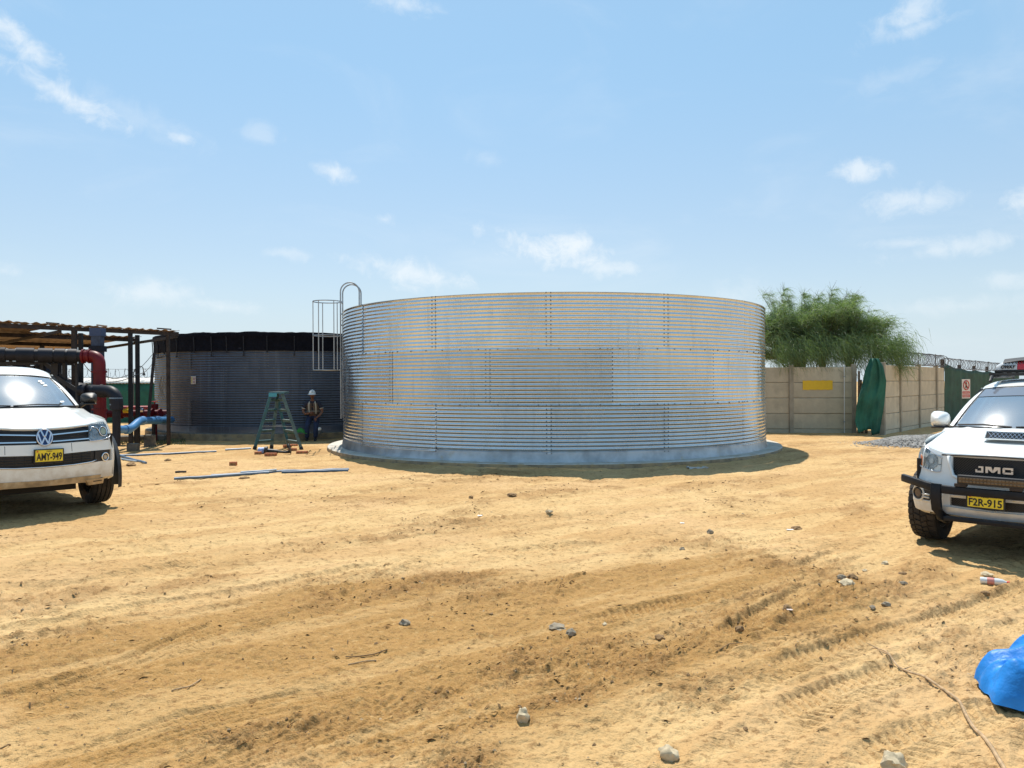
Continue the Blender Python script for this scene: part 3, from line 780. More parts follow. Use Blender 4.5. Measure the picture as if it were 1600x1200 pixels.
# the sign
ts = t_on(1505, WD, WE); zt_, zb_ = AT(1505, 592.5, WD.y + dE.y * ts).z, AT(1505, 622.5, WD.y + dE.y * ts).z
hh = zt_ - zb_; ww = hh * .72 * 1.25
sg = empty('warning_sign', Vector((WD.x, WD.y, 0)) + dE * ts + Vector((dE.y, -dE.x, 0)) * .10 + Vector((0, 0, zb_)), rzE - R(14), 'white no entry sign with a red crossed walking figure, hung on the green net', 'sign')
b = MB(); b.box(-ww / 2, ww / 2, -.005, .005, 0, hh); b.build('board', M['sign_white'], sg, smooth=False, bevel=.002)
b = MB(); b.tube([(ww * .33 * math.cos(a), -.010, hh * .69 + hh * .235 * math.sin(a)) for a in [2 * math.pi * q / 28 for q in range(28)]], .022, 6, closed=True)
b.build('red_ring', M['sign_red'], sg)
b = MB(); b.bar((-ww * .22, -.022, hh * .69 + hh * .17), (ww * .22, -.022, hh * .69 - hh * .17), .038, .006, up=(0, 1, 0)); b.build('red_slash', M['sign_red'], sg, smooth=False)
b = MB(); b.blob((0, -.010, hh * .845), .035, .008, .035, 2, .02); b.box(-.045, .045, -.018, -.006, hh * .68, hh * .81); b.bar((-.02, -.012, hh * .70), (-.06, -.012, hh * .53), .035, .01, up=(0, 1, 0)); b.bar((.02, -.012, hh * .70), (.05, -.012, hh * .53), .035, .01, up=(0, 1, 0))
b.build('walking_figure', M['ink'], sg, smooth=False)
for z0_, z1_ in ((.25, .37), (.06, .21)):
    b = MB(); b.box(-ww * .44, ww * .44, -.009, -.0055, hh * z0_, hh * z1_); rb = b.build('red_band', M['sign_red'], sg, smooth=False)
    for q in range(2 if z0_ < .2 else 1):
        b = MB(); zc = hh * (z0_ + z1_) / 2 + (q - .5 if z0_ < .2 else 0) * .045
        x = -ww * .36
        for w_ in (.09, .03, .12, .05, .10, .06):
            if x + w_ > ww * .38: break
            b.box(x, x + w_, -.012, -.0095, zc - .008, zc + .008); x += w_ + .02
        b.build('illegible_print', M['sign_white'], rb, smooth=False)

# razor wire coils
def razor(name, A, B, z, rad, pitch, label, posts=None):
    A, B = Vector(A), Vector(B); d = B - A; L = d.length; rz = math.atan2(d.y, d.x)
    root = empty(name, (A.x, A.y, z), rz, label, 'razor wire')
    n = int(L / pitch); b = MB(); pts = []; k = 14
    for i in range(n * k):
        t = i / k; a = 2 * math.pi * t; ph = int(t)
        rv = rad * (1 + .10 * mnoise.noise(Vector((t * .7, 1, 0)))); pts.append((pitch * t + .10 * math.sin(a * .5) , rv * math.cos(a) + .05 * mnoise.noise(Vector((t, 5, 2))), rad + rv * math.sin(a) + .03 * mnoise.noise(Vector((t * .5, 8, 2)))))
    b.tube(pts, .006, 4, caps=False)
    for i in range(0, len(pts), 5):
        p = Vector(pts[i]); b.add([p + Vector((-.03, 0, .01)), p + Vector((.03, 0, -.01)), p + Vector((0, .012, .02))], [(0, 1, 2)])
    b.build('coil', M['wire'], root)
    for zz in (.02, rad * 2.0):
        b = MB(); b.tube([(L * q / 12, 0, zz + .012 * math.sin(q * 1.7)) for q in range(13)], .006, 4); b.build('line_wire', M['cable'], root)
    for x in (posts or []):
        b = MB(); b.bar((x, 0, -.1), (x, 0, rad * 2 + .03), .018, .018); b.build('bracket', M['steel_brown'], root, smooth=False)
razor('razor_wire', WC + (WD - WC) * .25, WD, 2.13, .21, .13, 'coil of razor wire on the concrete wall, next to the tree', posts=[.05, p2 - LB * .25, p3 - LB * .25])
razor('razor_wire', WD, WE, 2.06, .20, .22, 'coil of razor wire stretched above the dark green net fence', posts=[.02, 3., 6., 9.])

# ragged timber posts and the green cloth hanging in the gap between the two walls
gp = Vector((AT(1345, 600, 23.5).x, 23.5, 0)); cnt = 0
for px, h, lean in ((1341.5, 2.02, .02), (1347, 1.75, -.03), (1353, 1.95, .03)):
    p = Vector((AT(px, 600, 23.55).x, 23.55, -.1)); b = MB()
    b.tube([(0, 0, 0), (lean * .5, 0, h * .5), (lean, .01, h)], [.045, .04, .032], 7)
    o = b.build('timber_pole', M['wood'], None); o.location = p
    tag(o, {1341.5: 'weathered timber pole standing against the end of the concrete wall', 1347: 'shorter timber pole between two taller ones at the wall gap', 1353: 'weathered timber pole half covered by the green cloth'}[px], 'pole', 'timber poles in the wall gap')
P = []; zc1 = AT(1370, 559, 23.0).z
for i in range(25):
    f = i / 24
    # outline: narrow at the top, wider below
    xl = [1366, 1353, 1348, 1342, 1338, 1337, 1338, 1341][min(7, int(f * 7.999))] if False else np.interp(f, [0, .15, .35, .6, .85, 1], [1360, 1352, 1347, 1339, 1336, 1342])
    xr = np.interp(f, [0, .1, .3, .6, 1], [1372, 1380, 1385, 1382, 1374])
    yb = np.interp(f, [0, 1], [560, 677]); row = []
    for j in range(33):
        g = j / 32; px = xl + (xr - xl) * g; p = AT(px, yb + (3 if g > .6 else -6) * f * math.sin(g * 3), 22.74 + .012 * math.sin(g * 13 + f * 1.2 + 2 * mnoise.noise(Vector((g * 3, f * 2, 7)))) * (.4 + f) + .008 * math.sin(g * 31 + f * 6) + .09 * mnoise.noise(Vector((g * 3.5 + f * 1.5, f * 3, 0))) + .03 * mnoise.noise(Vector((g * 11, f * 5, 3))))
        row.append(p)
    P.append(row)
b = MB(); b.grid(P, flip=True); cl = b.build('green_sheet', M['green_net'], None, angle=180); sm = cl.modifiers.new('thickness', 'SOLIDIFY'); sm.thickness = .006
tag(cl, 'green netting sheet hanging in folds over the gap in the concrete wall', 'cloth')

# ================================================================== TREE BEHIND THE WALL
def weeping_tree():
    rt = random.Random(11)
    base = Vector((AT(1300, 600, 25.9).x, 25.9, 0))
    root = empty('weeping_tree', base, 0, 'bushy weeping tree with thread like green foliage spilling over the concrete wall', 'tree')
    tb = MB(); crown_v = []; crown_f = []; tints = []
    def strand(p, d, length, droop, w, tint):
        """thin drooping blade"""
        n = 5; prevs = None; p = Vector(p); d = Vector(d).normalized()
        side = Vector((rt.uniform(-1, 1), rt.uniform(-1, 1), rt.uniform(-.3, .3))).cross(d)
        if side.length < .1: side = Vector((0, 0, 1)).cross(d)
        side.normalize()
        for i in range(n + 1):
            ww_ = w * (1 - .75 * i / n); a = len(crown_v); crown_v.extend([tuple(p - side * ww_), tuple(p + side * ww_)]); tints.extend([tint] * 2)
            if i: crown_f.append((a - 2, a - 1, a + 1, a))
            d = (d + Vector((.02, 0, -droop))).normalized(); p = p + d * (length / n)
    trunks = [(-.9, -.1), (-.2, .3), (.5, 0.), (1.25, -.2)]
    # skyline wanted: height above ground for local x, and gaps
    for (tx, ty) in trunks:
        p = Vector((tx, ty, -.2)); tb.tube([p, p + Vector((.05, 0, .9)), p + Vector((-.05 + tx * .1, -.1, 1.9)), p + Vector((tx * .2, 0, 2.9))], [.10, .08, .06, .04], 7)
    tops = []
    for k in range(250):
        x = rt.uniform(-2.6, 1.5); edge = abs(x + .35) / 2.45
        top = 4.12 + .16 * math.sin(x * 2.1 + 1.6) + .15 * math.sin(x * 5.3) - .85 * max(0, edge - .55) - (.55 * max(0, x - .9))
        y = rt.uniform(-1.1, 1.0); z = 2.2 + (top - 2.35) * rt.random() ** .6
        o = min(trunks, key=lambda q: abs(q[0] - x * .7)); st = Vector((o[0] + o[0] * .15, o[1], rt.uniform(1.2, 2.6)))
        end = Vector((x, y, z)); mid = (st + end) / 2 + Vector((0, 0, .35))
        bp = [st, mid, end, end + Vector((rt.uniform(-.05, .25), rt.uniform(-.2, .1), rt.uniform(.0, .25)))]
        tb.tube(bp, [.022, .015, .009, .004], 4, caps=False)
        tops.append((end, bp[3], top))
        for s in range(150):
            f = rt.random(); q = mid.lerp(end, f) if rt.random() < .45 else end.lerp(bp[3], rt.random())
            ang = rt.uniform(0, 2 * math.pi); up = rt.uniform(-.15, .75)
            d = Vector((math.cos(ang) * .5 + .10, math.sin(ang) * .5, up + .3))
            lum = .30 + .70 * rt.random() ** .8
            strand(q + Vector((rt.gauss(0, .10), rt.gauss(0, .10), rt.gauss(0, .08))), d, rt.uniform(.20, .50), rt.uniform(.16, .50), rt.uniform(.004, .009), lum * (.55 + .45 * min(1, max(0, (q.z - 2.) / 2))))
    # outlying sprays against the sky
    sprays = [(-2.15, 4.35, .10), (-1.75, 4.75, 0), (-1.5, 4.55, .1), (-.95, 4.5, .1), (-.3, 4.55, .15), (.3, 4.75, .2), (.75, 4.5, .3), (1.35, 4.55, .25), (1.7, 4.2, .4), (2.15, 3.95, .3), (2.25, 3.6, .3), (2.0, 3.2, .2), (2.1, 2.9, .1), (-2.3, 3.9, -.1), (-1.95, 4.2, 0)]
    sprays = [q for q in sprays if q[0] < 1.8] + [(rt.uniform(-2.6, 1.5), rt.uniform(4.2, 4.6), rt.uniform(-.1, .3)) for k in range(20)]
    for x, z, lx in sprays:
        x = x * .82 - .25; z = z - .08 - .55 * max(0, x - .8)
        o = Vector((x * .75, rt.uniform(-.3, .3), z - 1.1)); e = Vector((x, rt.uniform(-.4, .2), z)); m_ = (o + e) / 2 + Vector((-.05, 0, .12)); tip = e + Vector((.12 + lx * .5, 0, .06))
        tb.tube([o, m_, e, tip], [.012, .008, .005, .002], 4, caps=False)
        for s in range(120):
            f = rt.random(); q = (m_.lerp(e, rt.random()) if f < .5 else e.lerp(tip, rt.random())); ang = rt.uniform(0, 6.28)
            strand(q, Vector((math.cos(ang) * .5 + .35, math.sin(ang) * .5, rt.uniform(-.1, .6))), rt.uniform(.18, .48), rt.uniform(.22, .5), .004, rt.uniform(.5, 1))
        for s in range(4):
            d = Vector((rt.uniform(-.2, .35), rt.uniform(-.2, .2), rt.uniform(.15, .35))); tb.tube([e, e + d * .5, e + d], [.004, .003, .0015], 3, caps=False)
    # fringe hanging over the wall
    for s in range(5600):
        x = rt.uniform(-2.5, 1.6); z = rt.gauss(2.55, .28); y = rt.uniform(-2.05, -1.0)
        strand((x, y, z), (rt.uniform(-.2, .5), rt.uniform(-.5, .1), rt.uniform(-.5, .1)), rt.uniform(.2, .5), rt.uniform(.25, .5), .0055, rt.uniform(.1, .75))
    for s in range(1300):
        x = rt.gauss(1.25, .28); z = rt.gauss(2.6, .32); y = rt.uniform(-2.3, -1.2)
        strand((x, y, z), (rt.uniform(-.1, .5), rt.uniform(-.4, .1), rt.uniform(-.5, .3)), rt.uniform(.25, .6), rt.uniform(.25, .5), .005, rt.uniform(.2, .8))
    tb.build('trunk', M['bark'], root)
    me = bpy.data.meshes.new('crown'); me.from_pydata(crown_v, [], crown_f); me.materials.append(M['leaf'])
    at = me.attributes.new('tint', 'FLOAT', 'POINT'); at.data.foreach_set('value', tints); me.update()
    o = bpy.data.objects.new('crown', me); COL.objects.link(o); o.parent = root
weeping_tree()
# ================================================================== PUMP SHED (left)
K = .936
fr = Vector((-9.57 * K, 22 * K, 0)); u_ = Vector((-.62, -.78, 0)).normalized(); v_ = Vector((-.78, .62, 0)).normalized()
zF = 3.03; zB = 2.74
shed = empty('shed', fr, 0, 'open sided shed with corrugated roof sheets on thin steel posts above the pipework', 'shed')
def S(u, v, z): return u_ * u + v_ * v + Vector((0, 0, z))
ztop_ = lambda v: zF + (zB - zF) * v / 7.5
LU = 8.6; nsh = 9
for i in range(nsh):
    u0, u1 = LU * i / nsh, LU * (i + 1) / nsh + .05
    segs = [(0, 7.5)]
    if i < 3: segs = [(0, .28), (2.1, 7.5)]
    if i == 3: segs = [(0, .28), (1.1, 7.5)]
    for v0, v1 in segs:
        P = []; nn = 24
        for a in range(7):
            v = v0 - .12 + (v1 - v0 + .12) * a / 6
            P.append([S(u0 + (u1 - u0) * q / nn, v, ztop_(v) + .013 * math.cos(2 * math.pi * q / nn * 5) + .004 * i + (.012 * math.sin(q * .8 + i) if a in (0, 6) else 0)) for q in range(nn + 1)])
        b = MB(); b.grid(P); o = b.build('roof_sheet', M['roof_under'], shed, angle=180); sm = o.modifiers.new('thickness', 'SOLIDIFY'); sm.thickness = .005; sm.offset = 1
# loose sheet ends and ridge pieces lying on top
for k in range(6):
    u0 = .2 + k * 1.45 + .2 * math.sin(k * 2.2); b = MB(); b.tube([S(u0, -.05 + .1 * math.sin(k), zF + .035), S(u0 + .34 + .1 * math.sin(k * 5), .05, zF + .05 + .02 * math.sin(k * 3))], .020, 6)
    b.build('ridge_cap', M['roof_under'] if k % 2 else M['steel_brown'], shed)
for v in (0, 2.2, 4.6, 7.4):
    b = MB(); b.bar(S(-.02, v, ztop_(v) - .075), S(LU, v, ztop_(v) - .075), .06, .10); b.build('beam', M['steel_brown'], shed, smooth=False)
for u in (.02, 2.9, 5.8, 8.5):
    b = MB(); b.bar(S(u, .0, ztop_(0) - .15), S(u, 7.4, ztop_(7.4) - .15), .05, .07); b.build('rafter', M['steel_brown'], shed, smooth=False)
# posts: found along the front edge by the pixel column they stand in
def u_at(px, v):
    k = ray(px, 600).x; o = fr + v_ * v; return (o.x - k * o.y) / (k * u_.y - u_.x)
for px, v, w, mk in ((263, 0, .075, 'steel_brown'), (215, .35, .085, 'steel_dark'), (204, 0, .085, 'steel_dark'), (126.5, .5, .085, 'steel_dark'), (116.5, 0, .10, 'steel_brown'), (17, 7.3, .07, 'steel_dark'), (66, 4.6, .09, 'steel_dark')):
    u = u_at(px, v); b = MB(); b.bar(S(u, v, -.1), S(u, v, ztop_(v) - .12), w, w); b.box
    o = b.build('post', M[mk], shed, smooth=False)
# pipework -----------------------------------------------------------
def pipe_thing(name, label, cat='pipe'): return empty(name, (0, 0, 0), 0, label, cat)
def bend(pts, r=.25, n=8):
    """polyline with rounded corners"""
    pts = [Vector(p) for p in pts]; out = [pts[0]]
    for a, b, c in zip(pts, pts[1:], pts[2:]):
        d1 = (a - b); d2 = (c - b); l = min(r, d1.length * .49, d2.length * .49); p, q = b + d1.normalized() * l, b + d2.normalized() * l
        for i in range(n + 1):
            t = i / n; out.append(p * (1 - t) ** 2 + b * 2 * t * (1 - t) + q * t * t)
    out.append(pts[-1]); return out
def flange(b, p, d, r, t=.04, n=16):
    p, d = Vector(p), Vector(d).normalized(); b.tube([p - d * t, p + d * t], r, n)
dp = 17.6
ps = [AT(-60, 553, 16.6), AT(129, 556.5, dp)]
o1 = pipe_thing('grey_main_pipe', 'thick charcoal pipe running level under the shed roof, ending at the red elbow')
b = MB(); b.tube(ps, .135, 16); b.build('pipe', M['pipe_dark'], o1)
for px, w in ((-2, .10), (37, .17), (69, .14), (92, .10), (112, .09)):
    f = (px + 60) / 189; c = ps[0].lerp(ps[1], f); d = (ps[1] - ps[0]).normalized(); b = MB(); b.tube([c - d * w, c + d * w], .165, 16); b.build('coupling', M['pipe_dark'], o1)
o2 = pipe_thing('red_riser_pipe', 'dark red pipe that bends from level down to the ground in front of the shed')
e = AT(155, 556.5, dp); b = MB(); b.tube(bend([AT(127, 556.5, dp), e, Vector((e.x + .02, e.y, 0.1))], .34, 10), .132, 18); b.build('pipe', M['pipe_red'], o2)
for c, d in ((AT(131, 556.5, dp), (1, .1, 0)), (AT(140, 556.5, dp), (1, .1, 0)), (AT(155, 581, dp), (0, 0, 1)), (AT(155, 640, dp), (0, 0, 1))):
    b = MB(); flange(b, c, d, .165, .02); b.build('flange', M['pipe_red'], o2)
# dark duct standing above the elbow
p_t, p_b = AT(152.5, 514, 18.6), AT(152.5, 556, 18.6)
o3 = pipe_thing('vent_duct', 'square blue grey steel duct rising above the red elbow', 'duct')
b = MB(); b.box(p_t.x - .115, p_t.x + .115, p_t.y - .10, p_t.y + .10, .1, p_t.z); b.build('shaft', mat('duct steel', (.055, .07, .11), .5, .3, var=.3), o3, smooth=False, bevel=.01)
b = MB(); b.box(p_t.x - .15, p_t.x + .15, p_t.y - .14, p_t.y + .14, p_b.z + .10, p_b.z + .24); b.build('collar', M['pipe_dark'], o3, smooth=False)
b = MB(); b.box(p_t.x - .14, p_t.x + .14, p_t.y - .12, p_t.y + .12, AT(0, 526, 18.6).z, p_t.z + .02); b.build('cap', mat('duct cap', (.05, .075, .15), .5, .2), o3, smooth=False)
# truss under the grey pipe
o4 = empty('pipe_rack', (0, 0, 0), 0, 'dark steel rack with diagonal braces carrying the grey pipe beside the white pickup', 'rack')
A0, A1 = AT(-60, 567, 17.2), AT(116, 568, 17.9); b = MB(); b.bar(A0, A1, .10, .085); b.build('top_beam', M['steel_dark'], o4, smooth=False)
for px, w in ((66, .10), (88, .16), (101, .08), (14, .08), (120, .05)):
    p = AT(px, 568, 17.7); b = MB(); b.bar(p, (p.x, p.y, -.05), w, w); b.build('leg', M['steel_dark'], o4, smooth=False)
for (xa_, ya_, xb_, yb_, w) in ((-20, 568, 80, 586, .09), (56, 570, 66, 584, .06), (70, 568, 100, 590, .08), (86, 588, 120, 610, .09), (40, 570, 62, 582, .05)):
    b = MB(); b.bar(AT(xa_, ya_, 17.6), AT(xb_, yb_, 17.75), w, w); b.build('brace', M['steel_dark'], o4, smooth=False)
# filter vessels in the shade; the housing is added to darken the background
for px, py, w, h, d, lab in ((20, 580, .55, .5, 19.5, 'dark filter vessel under the shed roof, nearest the left border'), (62, 583, .5, .42, 19.8, 'second dark filter vessel under the shed, right of another'), (112, 606, .42, .3, 18.8, 'dark housing added behind the steel posts of the shed to darken the background'), (80, 598, .5, .4, 18.6, 'dark squat vessel half hidden by the white pickup, under the brace')):
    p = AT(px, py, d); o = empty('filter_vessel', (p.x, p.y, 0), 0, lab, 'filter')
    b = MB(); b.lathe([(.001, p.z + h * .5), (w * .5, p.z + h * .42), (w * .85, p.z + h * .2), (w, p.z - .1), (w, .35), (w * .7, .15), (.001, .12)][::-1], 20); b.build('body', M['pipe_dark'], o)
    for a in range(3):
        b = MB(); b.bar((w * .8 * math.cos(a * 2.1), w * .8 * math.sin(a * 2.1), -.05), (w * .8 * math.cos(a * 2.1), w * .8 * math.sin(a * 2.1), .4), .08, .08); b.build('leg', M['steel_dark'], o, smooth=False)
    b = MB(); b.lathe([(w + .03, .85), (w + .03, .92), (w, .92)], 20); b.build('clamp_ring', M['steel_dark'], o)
# dark elbow pipe with grey neck
o5 = pipe_thing('dark_elbow_pipe', 'charcoal elbow pipe with a grey collar turning down beside the red pipe')
dq = 16.9; pts = bend([AT(127, 610, dq + .3), AT(182, 612, dq), AT(182, 692, dq)], .26, 8)
b = MB(); b.tube(pts[:-1] + [AT(182, 640, dq)], .135, 18); b.build('elbow', M['pipe_dark'], o5)
b = MB(); b.tube([AT(182, 636, dq), AT(182, 697, dq)], .085, 14); b.build('neck', M['pipe_dark'], o5)
b = MB(); b.tube([AT(181, 621, dq), AT(181, 638, dq)], .115, 14); b.tube([AT(181, 621, dq), AT(181, 623, dq)], .14, 14); b.tube([AT(181, 631, dq), AT(181, 633, dq)], .13, 14); b.build('collar', M['pipe_grey'], o5)
for px in (134, 146, 160):
    b = MB(); flange(b, AT(px, 611, dq + .15), (1, 0, 0), .15 if px != 146 else .12, .03); b.build('flange', M['pipe_dark'], o5)
# horizontal red manifold, valve, hydrant
o6 = pipe_thing('red_manifold', 'long low red pipe lying behind the posts, left of the dark tank')
dm = 20.9; b = MB(); b.tube([AT(100, 647, dm - .3), AT(262, 646, dm + .3)], .10, 14); b.build('pipe', M['pipe_red'], o6)
b = MB(); b.tube([AT(185, 637, dm + .6), AT(245, 637, dm + .9)], .055, 10); b.build('branch', mat('pale red pipe', (.55, .09, .09), .4), o6)
for px in (165, 190, 204, 221, 238, 250):
    b = MB(); flange(b, AT(px, 646.5, dm), (1, 0, 0), .14, .018); b.build('flange', M['pipe_red'], o6)
for px in (212, 240, 180):
    p = AT(px, 650, dm); b = MB(); b.bar(p, (p.x, p.y, 0), .07, .07); b.build('support', M['steel_dark'], o6, smooth=False)
b = MB(); p = AT(199, 642, dm - .2); b.tube([p - Vector((.10, 0, 0)), p + Vector((.10, 0, 0))], .06, 10); b.tube([p, p + Vector((0, 0, .10))], .02, 8); b.build('valve', M['yellow'], o6)
p = AT(219, 641, dm - .4); b = MB(); b.tube([p - Vector((.07, 0, 0)), p + Vector((.09, 0, 0))], .05, 10); b.box(p.x - .05, p.x + .05, p.y - .05, p.y + .05, p.z + .02, p.z + .09); b.build('gauge', M['silver'], o6)
o7 = empty('hydrant', (0, 0, 0), 0, 'red hydrant valve standing next to the left edge of the dark tank', 'hydrant')
p = AT(241.5, 640, 21.6); b = MB(); b.tube([(p.x, p.y, 0), (p.x, p.y, p.z + .12)], .07, 12); b.tube([(p.x, p.y, p.z + .02), (p.x, p.y, p.z + .16)], .10, 12); b.build('body', M['pipe_red'], o7)
b = MB(); b.tube([(p.x - .16, p.y, p.z - .05), (p.x + .16, p.y, p.z - .05)], .05, 10); b.build('outlet', M['pipe_red'], o7)
b = MB(); b.lathe([(.02, 0), (.02, .06), (.09, .06), (.09, .075), (.001, .08)], 12, Matrix.Translation((p.x, p.y, p.z + .16))); b.build('hand_wheel', mat('wheel red', (.5, .02, .02), .4), o7)
# blue pvc pipe entering the dark tank
o8 = pipe_thing('blue_pipe', 'thick light blue pipe with two bends entering the foot of the dark tank')
pts = bend([AT(184, 671, 17.5), AT(203, 671, 17.9), AT(218, 657.5, 18.5), AT(268, 656, 21.6)], .18, 6)
b = MB(); b.tube(pts, .092, 18); b.build('pipe', M['pipe_blue'], o8)
for px, py, dd_ in ((222, 657.3, 18.75), (246, 656.6, 20.2), (199, 671, 17.8)):
    b = MB(); flange(b, AT(px, py, dd_), (.55, 1.6, 0) , .108, .05); b.build('socket', M['pipe_blue'], o8)
b = MB(); flange(b, AT(260, 656.2, 21.05), (.55, 1.6, 0), .14, .03); b.build('flange', M['pipe_grey'], o8)
for px in (208, 234):
    p = AT(px, 660, 18.6 + (px - 208) * .05); b = MB(); b.box(p.x - .12, p.x + .12, p.y - .1, p.y + .1, -.05, .30 if px > 220 else .18); b.build('support_block', M['concrete_dark'], o8, smooth=False, bevel=.02)
# concrete channel at the foot of the shed
b = MB(); a_, c_ = G(150, 692), G(250, 690); b.bar((a_.x - 1.5, a_.y, .05), (c_.x, c_.y + .4, .05), .5, .22); o = b.build('plinth', M['concrete_dark'], None, smooth=False, bevel=.03)
tag(o, 'low dark concrete plinth under the blue pipe beside the shed', 'plinth')
# leaning board and frayed cord by the dark tank
b = MB(); a_, c_ = AT(241, 552, 21.0), AT(232, 652, 20.4); b.bar(c_, a_, .07, .05); o = b.build('leaning_strut', M['steel_brown'], None, smooth=False); tag(o, 'thin rusty strut leaning up against the left edge of the dark tank', 'strut')
for pts, lab in (([(130, 567, 18), (155, 582, 18.5), (195, 588, 20), (238, 554, 21), (263, 553, 20.6)], 'sagging cable strung from the pipes up to the last shed post'),
                 ([(150, 595, 19), (215, 585, 20), (242, 562, 21)], 'lower sagging cable behind the two middle shed posts'),
                 ([(243, 553, 21), (258, 552, 20.6), (264, 554, 20.6), (271, 562, 20.6)], 'frayed cord tied around the last shed post'),):
    q = [AT(*p_) for p_ in pts]; out = []
    for a_, c_ in zip(q, q[1:]):
        for i in range(6): out.append(a_.lerp(c_, i / 6) - Vector((0, 0, .10 * math.sin(math.pi * i / 6))))
    out.append(q[-1]); b = MB(); b.tube(out, .010, 4); o = b.build('cable', M['cable'], None); tag(o, lab, 'cable')
q = []; rt = random.Random(4)
b = MB()
for k in range(16):
    p = AT(263 - 8 + rt.uniform(-5, 7), 590 + rt.uniform(-4, 8), 20.45); pts = [p]
    for i in range(5): p = p + Vector((rt.uniform(-.05, .05), rt.uniform(-.03, .03), -.11)); pts.append(p)
    b.tube(pts, .007, 3, caps=False)
o = b.build('rope_bundle', mat('old rope', (.24, .21, .17), .9), None); tag(o, 'tangle of old rope hanging on the last shed post, against the dark tank', 'rope')
# back boundary: long grey wall with green netting
bw = empty('boundary_wall', (0, 0, 0), 0, 'long low wall with pale coping and green netting in the distance, behind the pump shed', 'wall')
dw = 33.; xs = [AT(px, 600, dw).x for px in (-160, 252)]; zt_ = AT(160, 590.5, dw).z
n = 12
for i in range(n):
    xA, xB = xs[0] + (xs[1] - xs[0]) * i / n, xs[0] + (xs[1] - xs[0]) * (i + 1) / n
    b = MB(); b.box(xA + .01, xB - .01, dw - .03, dw + .03, -.3, zt_ - .12); b.build('wall_panel', M['precast'], bw, smooth=False)
b = MB(); P = []
for a in range(2):
    P.append([(xs[0] + (xs[1] - xs[0]) * j / 240, dw - .65 + a * 1.2, zt_ - .22 + a * .22 + .022 * math.cos(j * 2.1)) for j in range(241)])
b.grid(P); o = b.build('coping_sheet', mat('pale roofing sheet', (.52, .50, .46), .6, var=.2), bw, angle=180); sm = o.modifiers.new('thickness', 'SOLIDIFY'); sm.thickness = .02
P = []
zg = AT(160, 600, dw - .6).z
for i in range(6): P.append([(xs[0] + (xs[1] - xs[0]) * j / 90, dw - .6 + .05 * mnoise.noise(Vector((j * .3, i * .4, 0))), -.2 + (zg + .2) * i / 5) for j in range(91)])
b = MB(); b.grid(P); o = b.build('netting', M['green_net'], bw, angle=180); sm = o.modifiers.new('thickness', 'SOLIDIFY'); sm.thickness = .006
razor('razor_wire', (xs[0], dw + .1, 0), (xs[1], dw + .1, 0), zt_ + .0, .19, .20, 'far coil of razor wire above the distant wall, seen between the shed posts', posts=[3, 6, 9, 12])
# lamp on a bent pole
o = empty('yard_lamp', (0, 0, 0), 0, 'small lamp on a bent pipe standing above the distant wall', 'lamp')
dl = 31; b = MB(); b.tube(bend([AT(209, 640, dl), AT(209, 579, dl), AT(217, 572, dl), AT(223, 573, dl), AT(225, 583, dl)], .15), .018, 6); b.build('pole', M['cable'], o)
b = MB(); p = AT(225, 584, dl); b.lathe([(.001, .06), (.03, .05), (.06, -.06), (.05, -.07), (.001, -.05)], 10, Matrix.Translation(p)); b.build('shade', M['cable'], o)
# sparse weeds and grit at the foot of the shed
b = MB(); rt = random.Random(5)
for k in range(1500):
    p = G(rt.uniform(186, 290), 684 + rt.random() ** 1.3 * 11); h = rt.uniform(.03, .09)
    a_ = rt.uniform(0, 6.28); d_ = Vector((math.cos(a_), math.sin(a_), 0)) * .012; l = Vector((rt.uniform(-.04, .04), rt.uniform(-.04, .04), h)); b.add([p - d_, p + d_, p + l], [(0, 1, 2)])
o = b.build('weeds', mat('dusty weeds', (.16, .17, .07), .8, var=.4, vscale=3), None, smooth=False); tag(o, 'dusty weeds and grit at the foot of the shed', 'weeds', kind='stuff')
